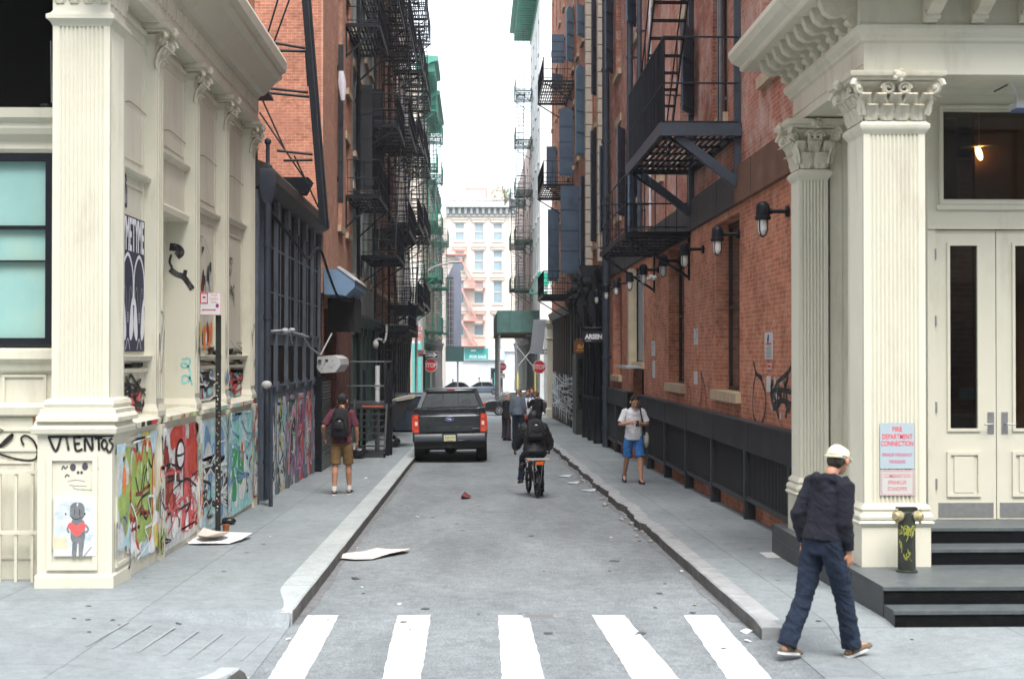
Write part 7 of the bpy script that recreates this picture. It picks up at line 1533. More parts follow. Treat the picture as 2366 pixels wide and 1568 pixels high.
# ------------------------------------------------------------ cyclist and bicycle
bt = thing('bicycle', 'small-wheeled black bicycle with an orange rear rack under the rider', 'bicycle', (1.14, 26.5, zr(26.5)), R(7))
B = bt.matrix_basis; RW, FW = Vector((0, 0, .255)), Vector((0, 1.02, .255)); BKM = M('bike_frame_black', (.02, .02, .025), .4)
for c, nm in ((RW, 'r'), (FW, 'f')):
    mb = MB(); ring = [c + Vector((0, .225*math.cos(R(a)), .225*math.sin(R(a)))) for a in range(0, 361, 12)]; mb.tube(ring, .028, 8, 0, False, ref=(1, 0, 0)); mb.xf(B); wt = mb.build('wheel', M('tyre_black', (.012, .012, .012), .8), bt, 50)
    mb = MB(); ring = [c + Vector((0, .19*math.cos(R(a)), .19*math.sin(R(a)))) for a in range(0, 361, 15)]; mb.tube(ring, .012, 6, 0, False, ref=(1, 0, 0)); mb.tube([c - Vector((.05, 0, 0)), c + Vector((.05, 0, 0))], .03, 10)
    for a in range(0, 360, 20): mb.tube([c + Vector((.02 if a % 40 else -.02, 0, 0)), c + Vector((0, .19*math.cos(R(a)), .19*math.sin(R(a))))], .002, 4)
    mb.xf(B); mb.build('rim', BKM, wt)
mb = MB(); ST, BBk, HT = Vector((0, .30, .66)), Vector((0, .42, .28)), Vector((0, .92, .72))
for a, b, r in ((BBk, ST, .02), (BBk, HT - Vector((0, 0, .1)), .025), (ST - Vector((0, -.02, .12)), HT, .018), (HT + Vector((0, 0, .22)), FW + Vector((0, -.03, .12)), .02)): mb.tube([a, b], r, 8)
for s in (-1, 1): mb.tube([BBk, RW + Vector((s*.06, 0, 0))], .012, 6); mb.tube([ST - Vector((0, 0, .1)), RW + Vector((s*.06, 0, 0))], .010, 6); mb.tube([FW + Vector((s*.055, 0, 0)), FW + Vector((s*.05, -.03, .33)), FW + Vector((0, -.03, .35))], .012, 6)
mb.xf(B); mb.build('frame', BKM, bt, 50)
mb = MB(); mb.tube([ST, ST + Vector((0, -.04, .22))], .014, 8); mb.ell(ST + Vector((0, -.05, .25)), .075, .13, .03, 0, 12, 8); mb.xf(B); mb.build('saddle', BKM, bt, 50)
mb = MB(); mb.tube([HT + Vector((-.28, -.08, .30)), HT + Vector((-.1, 0, .27)), HT + Vector((.1, 0, .27)), HT + Vector((.28, -.08, .30))], .013, 8); mb.tube([HT, HT + Vector((0, 0, .27))], .016, 8); mb.xf(B); mb.build('handlebar', BKM, bt, 50)
mb = MB(); mb.box(-.21, .21, -.28, .14, .72, .735, 0); 
for s in (-1, 1): mb.box(s*.2 - .012, s*.2 + .012, -.28, .14, .705, .72, 1); mb.tube([(s*.09, -.1, .71), (s*.06, 0, .26)], .008, 5, 0)
mb.box(-.07, .07, -.30, -.27, .64, .70, 2); mb.xf(B); mb.build('rack', [M('rack_steel', (.3, .28, .26), .5), M('rack_orange', (.55, .14, .02), .5), M('reflector_orange', (.65, .12, .02), .3)], bt, None)
for s, dy, dz in ((-1, .03, .17), (1, .03, -.15)):
    mb = MB(); mb.tube([BBk + Vector((s*.05, 0, 0)), BBk + Vector((s*.08, dy, dz))], .011, 6); mb.box(s*.14 - .05, s*.14 + .05, BBk.y + dy - .04, BBk.y + dy + .04, BBk.z + dz - .012, BBk.z + dz + .012); mb.xf(B); mb.build('pedal', BKM, bt)
mb = MB(); mb.box(-.16, .02, -.04, .16, .735, .86, 0); mb.xf(B)
t, J, W, k = person('cyclist in a black puffer jacket with the hood up, riding away down the alley', tuple(wpt(bt, (0, .28, .0))), R(5), 1.70, 24, ((70, 74, 12, -8), (30, 22, 6, -6)), ((40, 26, 26, 0), (40, 26, 26, 0)), -12, 0,
    M('black_puffer', (.010, .010, .013), .6, .25, 7, .25, 60), JEAN, SKD, None, (M('dark_trainer', (.03, .025, .022), .6), SOLED), None, True, sit=.88, vox=.013, puffy=.055, wr=.016, hoodup=True, coat=.05, curl=.9)
backpack('bulky black backpack with a grey mark on the hooded cyclist', t, W, k, BLKC, M('badge_pale', (.5, .5, .5), .5), .17, .21, .13, .33, -.16)
# ------------------------------------------------------------ vehicles
CARG = M('car_dark_grey', (.02, .027, .032), .22, .12, 1.5, spec=.6, coat=.6); TYRE = M('tyre_black', (.012, .012, .012), .8); RIM = M('rim_silver', (.45, .46, .48), .3, .1, 9, metal=.8); TRIM = M('car_black_plastic', (.012, .013, .014), .55)
CHROME = M('chrome', (.6, .62, .65), .15, .05, 5, metal=1.0); RLAMP = M('tail_lamp_red', (.55, .035, .012), .2, .25, 14, spec=.8, coat=.5); CARGL = M('car_glass', (.012, .016, .018), .05, .2, 1, spec=1.0)
def wheel(c, ax, r, wd, parent, spokes=7, mxf=None):
    """c centre, ax = axle direction (+-x local) """
    mb = MB(); n = 28; a = Vector(ax)
    prof = [(r*.62, -wd/2), (r*.93, -wd/2), (r, -wd*.36), (r, wd*.36), (r*.93, wd/2), (r*.62, wd/2)]
    mb.loft([[Vector(c) + a * o + Vector((0, q*math.cos(2*math.pi*j/n), q*math.sin(2*math.pi*j/n))) if abs(a.x) > .5 else Vector(c) + a * o + Vector((q*math.cos(2*math.pi*j/n), 0, q*math.sin(2*math.pi*j/n))) for j in range(n)] for q, o in prof + [(r*.6, wd*.3), (r*.6, -wd*.3)]], 0, True)
    if mxf: mb.xf(mxf)
    w = mb.build('wheel', TYRE, parent, 40); mb = MB(); u = (lambda q, th, o: Vector(c) + a * o + (Vector((0, q*math.cos(th), q*math.sin(th))) if abs(a.x) > .5 else Vector((q*math.cos(th), 0, q*math.sin(th)))))
    for i in range(spokes):
        th = 2*math.pi*i/spokes
        for d_ in (-.1, .1): mb.bar(u(r*.1, th, wd*.44), u(r*.6, th + d_, wd*.46), r*.07, r*.05, 0, tuple(a))
    mb.tube([u(r*.62, 2*math.pi*j/24, wd*.46) for j in range(25)], r*.035, 6, 0, False, ref=tuple(a)); mb.tube([Vector(c) + a * wd*.36, Vector(c) + a * wd*.5], r*.14, 12)
    if mxf: mb.xf(mxf)
    mb.build('rim', RIM, w, 40); return w
# --- pickup truck, seen from behind (local: rear bumper at y = 0, nose towards +y)
tr = thing('pickup_truck', 'dark grey pickup truck driving away in the middle of the alley', 'pickup truck', (-.685, 37.8, zr(38)), R(0))
TX = Matrix.Translation(Vector((-.685, 37.8, zr(38)))) @ Matrix.Rotation(R(-1.0), 4, 'Y') @ Matrix.Rotation(-math.atan(S), 4, 'X')
def body_sec(y, hw, top, zb=.50, cr=.1):
    z = [(hw*.90, zb), (hw*.97, zb + .06), (hw, zb + .25), (hw, top - .38), (hw*.985, top - .22), (hw*.965, top - .06), (hw*.93, top)]
    return [Vector((x, y, q)) for x, q in z] + [Vector((-x, y, q)) for x, q in z[::-1]]
mb = MB(); mb.loft([body_sec(1.78, 1.0, 1.40), body_sec(2.4, 1.0, 1.38), body_sec(4.0, 1.0, 1.36), body_sec(4.6, .99, 1.30), body_sec(5.5, .96, 1.22), body_sec(5.75, .88, 1.12, .55)]); mb.xf(TX); mb.build('body', CARG, tr, 30)
for s in (-1, 1):                               # bed sides with rounded outer skin
    mb = MB(); sec = lambda y, o: [Vector((s*x, y, z)) for x, z in ((.80, .55), (.93 + o, .55), (.99 + o, .66), (1.0 + o, .95), (.99 + o, 1.2), (.955 + o, 1.36), (.93, 1.42), (.83, 1.42), (.80, 1.38))]
    mb.loft([sec(.12, -.01), sec(.25, 0), sec(.6, .012), sec(1.2, .012), sec(1.78, 0)]); mb.xf(TX); mb.build('bed_side', CARG, tr, 35)
    mb = MB(); mb.loft([[Vector((s*x, y, z)) for x, z in ((.79, 1.415), (.955, 1.415), (.945, 1.445), (.80, 1.445))] for y in (.06, 1.8)]); mb.xf(TX); mb.build('rail_cap', TRIM, tr)
mb = MB(); mb.box(-.80, .80, .1, 1.8, .60, .66); mb.xf(TX); mb.build('bed_floor', TRIM, tr)
mb = MB()                                        # tailgate: stepped panel with crown and lower crease
pr = [(-.0, .80), (-.045, .83), (-.05, .90), (-.035, .95), (-.03, 1.12), (-.045, 1.16), (-.05, 1.24), (-.03, 1.28), (-.03, 1.36), (-.055, 1.40), (-.05, 1.44), (.05, 1.45), (.08, 1.38), (.08, .80)]
mb.loft([[Vector((x, y + .10 + q, z)) for y, z in pr] for x, q in ((-.80, .015), (-.7, .0), (0, -.02), (.7, 0), (.80, .015))]); mb.xf(TX); tg = mb.build('tailgate', CARG, tr, 28)
mb = MB(); mb.tube([(-.115 + .0, .048, 1.155)] , .01) if False else None
ring = [Vector((.125*math.cos(R(a)), .022, 1.16 + .052*math.sin(R(a)))) for a in range(0, 361, 15)]; mb.tube(ring, .009, 6, 0, False, ref=(0, 1, 0)); mb.face([Vector((.12*math.cos(R(a)), .024, 1.16 + .048*math.sin(R(a)))) for a in range(0, 360, 15)], 1)
mb.tube(crom([(-.085, .02, 1.15), (-.06, .02, 1.178), (-.045, .02, 1.145), (-.02, .02, 1.165), (0, .02, 1.15), (.03, .02, 1.162), (.055, .02, 1.15), (.085, .02, 1.185)], 4), .005, 5, 0); mb.xf(TX); mb.build('oval_emblem', [CHROME, M('emblem_blue', (.02, .05, .28), .3)], tg, 50)
mb = MB(); mb.box(.60, .72, .035, .045, .895, .915); mb.box(.735, .78, .035, .045, .905, .918); mb.xf(TX); mb.build('badge', CHROME, tg)
for s in (-1, 1):
    mb = MB(); P_ = [(.815, .80), (.96, .80), (.995, .86), (1.0, 1.2), (.975, 1.29), (.83, 1.30)]; mb.loft([[Vector((s*x, y, z)) for x, z in P_] for y in (.045, .24)]); mb.xf(TX); tl = mb.build('taillight', RLAMP, tr, None, .008)
    mb = MB(); mb.box(*sorted((s*.85, s*.92)), .034, .045, 1.0, 1.10, 0); mb.xf(TX); mb.build('reverse_lamp', M('lamp_clear', (.7, .6, .5), .2), tl)
    for z0, z1 in ((1.19, 1.25), (.84, .88)): mb = MB(); mb.box(*sorted((s*.845, s*.93)), .036, .045, z0, z1, 0); mb.xf(TX); mb.build('lamp_band', M('lamp_orange', (.75, .12, .03), .2), tl)
mb = MB()                                        # bumper with plate recess
bp = [(-.10, .56), (-.16, .60), (-.16, .70), (-.12, .77), (.06, .78), (.06, .55)]
mb.loft([[Vector((x, y + q, z)) for y, z in bp] for x, q in ((-.98, .10), (-.93, .03), (-.6, 0), (-.2, 0))]); mb.loft([[Vector((x, y + q, z)) for y, z in bp] for x, q in ((.98, .10), (.93, .03), (.6, 0), (.2, 0))]); mb.box(-.2, .2, -.09, .06, .56, .775)
mb.xf(TX); bpo = mb.build('bumper', M('bumper_grey', (.03, .038, .048), .4, .15, 3, spec=.6), tr, 30)
mb = MB(); mb.box(-.155, .155, -.105, -.09, .585, .745, 0); add_text(mb, 'D29 FYS', .095, (0, -.1055, .665), (1, 0, 0), (0, 0, 1), 1, .001, .002, .78); mb.box(-.1, .1, -.107, -.105, .595, .607, 1); mb.xf(TX); mb.build('number_plate', [M('plate_straw', (.60, .58, .36), .5, .1, 30), M('plate_ink', (.16, .15, .12), .5)], bpo)
mb = MB(); mb.box(.22, .38, -.163, -.16, .595, .61, 0); mb.xf(TX); mb.build('sensor_strip', CHROME, bpo)
mb = MB(); mb.box(-.93, .93, -.02, .10, .40, .56); mb.box(-.85, .85, .1, 5.4, .42, .5); mb.tube([(-.7, 1.2, .34), (.7, 1.2, .34)], .05, 10); mb.ell((0, 1.2, .33), .17, .16, .16, 0, 12, 8); mb.box(-.05, .05, -.12, .2, .40, .47); mb.tube([(.55, .0, .40), (.55, 3, .40)], .035, 8); mb.box(-.6, -.45, 0, 4.8, .4, .46); mb.box(.45, .6, 0, 4.8, .4, .46); mb.xf(TX); mb.build('chassis', TRIM, tr, 40)
for x in (-.84, .84):
    for y in (1.2, 4.8): wheel(Vector((x, y, .39)), (math.copysign(1, x), 0, 0), .40, .29, tr, 6, TX)
# cab: posts and roof, open inside behind clear glass
mb = MB(); base = [(-.90, 1.86), (.90, 1.86), (.90, 4.35), (-.90, 4.35)]; topc = [(-.70, 2.02), (.70, 2.02), (.68, 3.55), (-.68, 3.55)]
zB, zT = 1.39, 1.89
for (a, b) in zip(base, topc): mb.bar((a[0], a[1], zB), (b[0], b[1], zT), .10, .09, 0, (0, 1, 0))
for s in (-1, 1): mb.bar((s*.90, 3.1, zB), (s*.70, 2.95, zT), .10, .06, 0, (0, 1, 0)); mb.bar((s*.70, 2.02, zT), (s*.68, 3.55, zT), .08, .06); mb.bar((s*.93, 1.8, zB - .01), (s*.93, 4.3, zB - .03), .08, .08)
mb.bar((-.74, 2.0, zT + .01), (.74, 2.0, zT + .01), .07, .09); mb.bar((-.7, 3.55, zT), (.7, 3.55, zT), .06, .06); mb.box(-.95, .95, 1.76, 1.9, 1.3, 1.41)
mb.xf(TX); cab = mb.build('cab_frame', CARG, tr, 30)
mb = MB(); mb.loft([[Vector((x*q, (y - 2.8)*q2 + 2.8, z)) for x, y in ((-.74, 2.0), (-.6, 1.96), (.6, 1.96), (.74, 2.0), (.74, 3.5), (.6, 3.6), (-.6, 3.6), (-.74, 3.5))] for q, q2, z in ((1, 1, 1.90), (.99, .99, 1.935), (.93, .95, 1.965), (.8, .85, 1.98))]); mb.xf(TX); rf = mb.build('roof', M('roof_sky_sheen_grey', (.09, .10, .115), .2, .1, 2, spec=.8, coat=.8), tr, 40)  # roof colour lightened above the body paint to carry the sky's reflection
mb = MB(); mb.box(-.11, .11, 1.945, 1.97, 1.925, 1.955, 0); mb.xf(TX); mb.build('brake_lamp', M('high_brake_red', (.6, .02, .03), .3), rf)
GLC = clear_glass('car_clear_glass', (.24, .29, .26), .0)
def pane(nm, q, mt=GLC): mb = MB(); mb.face(q); mb.xf(TX); return mb.build(nm, mt, tr)
rw = pane('rear_window', [(-.85, 1.885, zB + .02), (.85, 1.885, zB + .02), (.68, 2.03, zT - .01), (-.68, 2.03, zT - .01)])
mb = MB(); 
for s in (-1, 1): mb.bar((s*.23, 1.87, zB + .04), (s*.21, 2.02, zT - .02), .035, .02, 0, (0, 1, 0)); mb.bar((s*.84, 1.88, zB + .03), (s*.67, 2.02, zT - .01), .05, .02, 0, (0, 1, 0))
mb.bar((-.84, 1.87, zB + .04), (.84, 1.87, zB + .04), .02, .05); mb.bar((-.68, 2.01, zT - .02), (.68, 2.01, zT - .02), .02, .045); mb.xf(TX); mb.build('window_frame', TRIM, rw)
pane('windscreen', [(-.85, 4.33, zB + .02), (.85, 4.33, zB + .02), (.66, 3.57, zT - .01), (-.66, 3.57, zT - .01)])
for s in (-1, 1): pane('side_window', [(s*.905, 1.95, zB + .02), (s*.905, 4.2, zB + .02), (s*.70, 3.5, zT - .02), (s*.715, 2.1, zT - .02)])
for s in (-1, 1):
    for y in (2.4, 3.25):
        mb = MB(); mb.box(s*.42 - .25, s*.42 + .25, y, y + .14, .8, 1.42); mb.ell((s*.42, y + .07, 1.55), .15, .07, .11, 0, 12, 8); mb.tube([(s*.42 - .05, y + .07, 1.4), (s*.42 - .05, y + .07, 1.5)], .01, 5); mb.xf(TX); mb.build('seat', TRIM, tr, 40)
    mb = MB(); mb.box(*sorted((s*.98, s*1.28)), 3.65, 3.78, 1.32, 1.52, 0); mb.bar((s*.88, 3.72, 1.36), (s*1.02, 3.72, 1.38), .08, .08); mb.xf(TX); mb.build('wing_mirror', TRIM, tr, None, .015)
mb = MB(); mb.box(-.85, .85, 3.9, 4.3, 1.2, 1.42); mb.xf(TX); mb.build('dashboard', TRIM, tr)

def car(lab, name, X, Y, rz, L, Wd, H, col, cat='car', glass_=CARGL):
    """generic saloon seen from the side; local +y is forward"""
    t = thing(name, lab, cat, (X, Y, zr(Y)), rz); T = t.matrix_basis; h2 = L / 2
    lo = [(-h2, .45, .62, .70), (-h2 + .08, .28, .78, .86), (-h2 + .45, .24, .92, .95), (-h2*.5, .22, .95, 1.0), (0, .2, .93, 1.0), (h2*.45, .22, .90, .99), (h2 - .5, .24, .80, .95), (h2 - .1, .3, .68, .84), (h2, .42, .56, .68)]
    mb = MB(); rings = []
    for y, zb, zt, q in lo:
        hw = Wd / 2 * q; rings.append([Vector((x, y, z)) for x, z in ((hw*.85, zb), (hw, zb + .12), (hw, zt - .25 if zt > .75 else zt - .15), (hw*.96, zt - .06), (hw*.85, zt), (-hw*.85, zt), (-hw*.96, zt - .06), (-hw, zt - .25 if zt > .75 else zt - .15), (-hw, zb + .12), (-hw*.85, zb))])
    mb.loft(rings); mb.xf(T); mb.build('body', col, t, 35)
    g = [(-h2 + .75, .0), (-h2*.42, .88), (-h2*.1, 1.0), (h2*.12, .97), (h2*.52, .0)]
    def gr(inset, z0, z1):
        R_ = []
        for y, q in g: hw = Wd/2 * (.90 - .2*q) - inset; zt = z0 + (z1 - z0) * q; R_.append([Vector((hw + .0, y, z0 - .02)), Vector((hw, y, max(z0, zt - .03))), Vector((hw*.85, y, zt)), Vector((-hw*.85, y, zt)), Vector((-hw, y, max(z0, zt - .03))), Vector((-hw, y, z0 - .02))])
        return R_
    mb = MB(); mb.loft(gr(0, .90, H - .015)); mb.xf(T); mb.build('window_band', glass_, t, 30)
    mb = MB()
    for s in (-1, 1):
        e = [Vector((s*(Wd/2*(.90 - .2*q)*.93), y, .9 + (H - .915)*q)) for y, q in g]
        mb.tube(crom(e, 4), .035, 6)
        mb.bar((s*(Wd/2*.905), -.05, .9), (s*(Wd/2*.70), -.05, H - .03), .05, .03, 0, (1, 0, 0))
    hw = Wd/2*.70; mb.loft([[Vector((x, y, H - .02 + z)) for x, z in ((hw, -.02), (hw*.8, .012), (-hw*.8, .012), (-hw, -.02))] for y in (-h2*.42, -h2*.1, h2*.12)]); mb.xf(T); mb.build('roof', col, t, 40)
    for s in (-1, 1):
        for y in (-h2 + .95, h2 - .9): wheel(Vector((s*(Wd/2 - .10), y, .33)), (s, 0, 0), .33, .21, t, 8, T)
        mb = MB(); mb.box(*sorted((s*Wd*.26, s*Wd*.43)), -h2 - .005, -h2 + .28, .66, .80); mb.box(*sorted((s*Wd*.40, s*(Wd*.475 + .005))), -h2 + .08, -h2 + .42, .68, .80); mb.xf(T); mb.build('taillight', RLAMP, t)
        mb = MB(); mb.box(*sorted((s*Wd*.26, s*Wd*.42)), h2 - .25, h2 - .02, .56, .68); mb.xf(T); mb.build('headlight', M('headlight_clear', (.6, .6, .6), .15), t)
        mb = MB(); mb.ell((s*(Wd/2 + .06), h2*.42, .95), .09, .06, .06, 0, 8, 6); mb.xf(T); mb.build('wing_mirror', col, t, 50)
    mb = MB(); mb.box(-.26, .26, -h2 - .012, -h2 + .01, .5, .6); mb.xf(T); mb.build('number_plate', M('plate_straw', (.60, .58, .36), .5), t)
    return t
BLKCAR = M('car_black', (.012, .014, .02), .12, .1, 1, spec=.8, coat=.8)
car('black saloon car crossing behind the standing group at the end of the block', 'saloon_car', 2.95, 88.5, R(-90), 4.95, 1.85, 1.46, BLKCAR, glass_=M('car_glass_pale', (.10, .12, .12), .06, .2, 1, spec=1.0))
car('blue-grey saloon parked across the far avenue before the white shop front', 'saloon_car', at(1112, 900, 162).x, 162, R(90), 4.7, 1.8, 1.45, M('car_blue_grey', (.10, .13, .17), .25, .1, 1, coat=.5))
car('dark blue car on the far avenue, left of the blue-grey one', 'saloon_car', at(1052, 900, 158).x, 158, R(90), 4.6, 1.8, 1.45, M('car_navy', (.02, .03, .07), .25, .1, 1, coat=.5))
# ------------------------------------------------------------ street furniture and signs
WHS = M('sign_face_white', (.68, .68, .68), .5, .04); RS = M('sign_face_red', (.56, .03, .03), .45, .08, 3); BK = M('sign_face_black', (.012, .012, .015), .5); STEEL = M('galvanised', (.35, .36, .36), .4, metal=.5)
t = thing('sign_post', 'slim black sticker-covered post carrying the parking sign by the red graffiti', 'post', (-3.46, 19.2, zs(19.2)))
mb = MB(); mb.box(-3.495, -3.425, 19.18, 19.21, zs(19.2) - .02, 2.95, 0); mb.box(-3.47, -3.45, 19.21, 19.23, zs(19.2), 2.95, 0); mb.build('post', M('post_black_green', (.02, .022, .018), .6, .3, 9), t)
mb = MB(); rd = random.Random(9)
for k in range(34): z = .1 + k * .055 + rd.random() * .03; x = -3.49 + .04 * rd.random(); mb.box(x, x + .012 + .012 * rd.random(), 19.176, 19.18, z, z + .012 + .02 * rd.random(), rd.choice([0, 0, 0, 1, 2]))
mb.build('stickers', [M('sticker_grey', (.3, .3, .27), .7), M('sticker_red', (.45, .07, .05), .7), M('sticker_white', (.6, .6, .6), .7)], t)
mb = MB(); Y = 19.12; a, b = at(461.5, 675, Y), at(511, 728, Y); x0, x1, z0, z1 = a.x, b.x, b.z, a.z; w_, h_ = x1 - x0, z1 - z0; mb.box(x0, x1, Y, Y + .01, z0, z1, 0); Wn = Wall('y', Y, -1)
def fr(u0, u1, v0, v1, m, th=.006):
    for q in ((u0, u1, v0, v0 + th), (u0, u1, v1 - th, v1), (u0, u0 + th, v0, v1), (u1 - th, u1, v0, v1)): Wn.rect(mb, x0 + q[0], x0 + q[1], z0 + q[2], z0 + q[3], m, .002)
fr(.004, w_ - .004, .004, h_ - .004, 1, .004); fr(.006, w_*.38, h_*.50, h_ - .008, 1, .012); Wn.rect(mb, x0 + w_*.14, x0 + w_*.28, z0 + h_*.74, z0 + h_*.82, 1, .003); Wn.rect(mb, x0 + w_*.12, x0 + w_*.30, z0 + h_*.53, z0 + h_*.56, 1, .003)
for s, v in (('Truck', .88), ('Loading', .72), ('Only', .57)): add_text(mb, s, .042, (x0 + w_*.66, Y - .001, z0 + h_*v), (1, 0, 0), (0, 0, 1), 2, .001, .0008, .85)
Wn.stroke(mb, [(x0 + w_*.14, z0 + h_*.24), (x0 + w_*.72, z0 + h_*.23)], .012, 1, .003); 
for s, u in ((-1, .10), (1, .76)): Wn.blob(mb, [(x0 + w_*u, z0 + h_*.235), (x0 + w_*(u - s*.07), z0 + h_*.29), (x0 + w_*(u - s*.07), z0 + h_*.18)], 1, .003, 1)
Wn.oval(mb, x0 + w_*.82, z0 + h_*.42, .022, .028, 3, .004)
tag(mb.build('parking_sign', [WHS, M('sign_red2', (.6, .05, .09), .5), M('sign_pink_text', (.62, .3, .32), .5), M('sticker_plum', (.25, .03, .13), .6)]), 'small white and red truck loading sign with a double arrow on the sticker-covered post', 'sign')
def stop_sign(lab, x, y, Y, r, plabel, back=None, pz=None):
    c = at(x, y, Y); mb = MB(); P8 = lambda q: [(c.x + q * math.cos(R(22.5 + 45*i)), c.z + q * math.sin(R(22.5 + 45*i))) for i in range(8)]
    mb.prism(P8(r), 'y', Y, Y + .01, 0); mb.face([(u, Y - .002, v) for u, v in P8(r * .92)], 1)
    add_text(mb, 'STOP', r * .86, (c.x, Y - .003, c.z - .01), (1, 0, 0), (0, 0, 1), 0, .002, r * .018, .80)
    s_ = tag(mb.build('stop_sign', [WHS, RS]), lab, 'sign', 'red STOP signs')
    mb = MB(); mb.tube([(c.x, Y + .05, zr(Y)), (c.x, Y + .05, pz or c.z + r + .05)], .035, 8); tag(mb.build('sign_pole', STEEL, None, 40), plabel, 'pole'); return c
c = stop_sign('STOP sign on the left pavement under the ONE WAY arrow', 995, 843.5, 77, .38, 'grey pole of the left STOP sign')
mb = MB(); p = at(980, 820, 76.6); mb.box(p.x - .06, p.x + .06, 76.6, 76.72, zr(77), p.z + .05); mb.box(at(969, 0, 76.6).x, at(990, 0, 76.6).x, 76.6, 76.66, ZY(821, 76.6), ZY(819, 76.6)); tag(mb.build('sign_pole', BLACK), 'thick black pole standing just in front of the left STOP sign', 'pole')
def oneway(lab, x0, x1, y0, y1, Y, tilt=0):
    a, b = at(x0, y0, Y), at(x1, y1, Y); mb = MB(); mb.box(a.x, b.x, Y, Y + .01, b.z, a.z, 0); w_, h_ = b.x - a.x, a.z - b.z
    q = lambda u, v: (a.x + w_*u, Y - .003, b.z + h_*v); mb.face([q(.02, .05), q(.98, .05), q(.98, .95), q(.02, .95)], 1)
    q = lambda u, v: (a.x + w_*u, Y - .006, b.z + h_*v); mb.face([q(.05, .28), q(.66, .28), q(.66, .08), q(.95, .5), q(.66, .92), q(.66, .72), q(.05, .72)], 0)
    add_text(mb, 'ONE WAY', h_ * .36, (a.x + w_*.37, Y - .008, (a.z + b.z)/2), (1, 0, 0), (0, 0, 1), 1, .002, .006, .85)
    return tag(mb.build('one_way_sign', [WHS, BK]), lab, 'sign')
oneway('ONE WAY arrow sign above the left STOP sign', 981, 1012, 812, 827, 76.9)
oneway('ONE WAY arrow sign half hidden behind the right STOP sign pole', 1240, 1266, 806, 818, 80)
mb = MB(); a, b = at(964, 808, 76.8), at(983, 824, 76.8); mb.box(a.x, b.x, 76.8, 76.81, b.z, a.z, 0); Wn = Wall('y', 76.8, -1)
for v in (.75, .55, .3): Wn.rect(mb, a.x + .04, b.x - .1, b.z + (a.z - b.z)*v, b.z + (a.z - b.z)*(v + .1), 1, .002)
tag(mb.build('parking_sign', [M('pale_pink_sign', (.66, .55, .56), .6), RS]), 'faded pink parking plate left of the ONE WAY arrow', 'sign')
c = stop_sign('largest STOP sign on the right, before the scaffold shed', 1246, 847.5, 76.5, .385, 'grey pole of the right STOP sign', pz=ZY(735, 76.5))
stop_sign('small distant STOP sign in the middle of the far street', 1161, 847, 127, .38, 'thin pole of the distant STOP sign')
mb = MB(); a, b = at(1155, 862, 127), at(1167, 873, 127); mb.box(a.x, b.x, 126.98, 126.99, b.z, a.z, 0); mb.box(a.x + .05, b.x - .05, 126.97, 126.98, b.z + .25, b.z + .32, 1); tag(mb.build('parking_sign', [WHS, RS]), 'small white plate below the distant STOP sign', 'sign')
mb = MB(); Y = 76.4; P = [at(x, y, Y) for x, y in ((1233, 738), (1262, 738), (1253, 819), (1224, 816))]; mb.face(P[::-1]); mb.face([p + Vector((0, .02, 0)) for p in P])
for i in range(4): mb.face([P[i], P[(i+1) % 4], P[(i+1) % 4] + Vector((0, .02, 0)), P[i] + Vector((0, .02, 0))])
for i in range(1, 12): u = P[0].lerp(P[3], i/12); v = P[1].lerp(P[2], i/12); mb.bar(u + Vector((0, -.01, 0)), v + Vector((0, -.01, 0)), .01, .01)
tag(mb.build('road_sign', M('aluminium_pale', (.42, .46, .5), .35, .05, 3, metal=.3)), 'tilted pale metal sign back above the right STOP sign', 'sign')
mb = MB(); mb.tube(crom([at(978, 905, 76.2), at(978, 700, 76.2), at(979, 645, 76.2), at(990, 632, 76.2), at(1012, 613, 76.2), at(1036, 607, 76.2)], 6), [.07]*19 + [.045]*12, 8) if False else None
t = thing('street_lamp', 'pale cobra-head street lamp reaching out from the left at the corner', 'street lamp', (at(955, 900, 75.5).x, 75.5, zs(75.5)))
mb = MB(); pts = crom([at(962, 905, 75.5), at(962, 760, 75.5), at(963, 670, 75.5), at(975, 640, 75.5), at(1002, 617, 75.5), at(1040, 607, 75.5)], 6); mb.tube(pts, [.08 if i < 14 else .045 for i in range(len(pts))], 8); mb.build('pole', M('pole_pale', (.5, .5, .5), .4), t, 40)
mb = MB(); a, b = at(1036, 607, 75.5), at(1070, 605, 75.5); mb.tube([a, a.lerp(b, .3), a.lerp(b, .8), b], [.04, (.13, .06), (.11, .05), .03], 10); mb.build('lamp_head', M('pole_pale', (.5, .5, .5), .4), t, 40)
# dumpster behind the truck, left
t = thing('dumpster', 'dark blue steel dumpster with a pale lid edge left of the pickup truck', 'dumpster', (-2.9, 60, zr(60)))
DB = M('dumpster_blue', (.035, .055, .085), .55, .2, 3, dirt=(.03, .03, .03), dirt_amt=.6, dirt_scale=2); x0, x1 = -3.5, -1.7; y0, y1 = 56.5, 60.0; zb = zr(58) + .13; zt = 2.2 - (912 - 820) / FPX * 56.5
mb = MB(); mb.prism([(x0 + .1, zb + .1), (x1 - .05, zb + .1), (x1, zt - .08), (x0, zt - .08)], 'y', y0, y1)
for k in range(4): x = x0 + .25 + k * .45; mb.box(x, x + .08, y0 - .05, y0, zb + .12, zt - .1)
mb.build('body', DB, t); mb = MB(); mb.box(x0 - .03, x1 + .05, y0 - .04, y1 + .04, zt - .07, zt, 0); mb.box(x0 - .04, x1 + .06, y0 - .055, y0 - .04, zt - .05, zt + .01, 1); mb.build('lid', [DB, M('lid_edge_pale', (.42, .45, .48), .5)], t)
for x in (x0 + .2, x1 - .3): mb = MB(); mb.box(x, x + .1, y0 + .1, y0 + .3, zb - .01, zb + .1); mb.build('foot', TRIM, t)
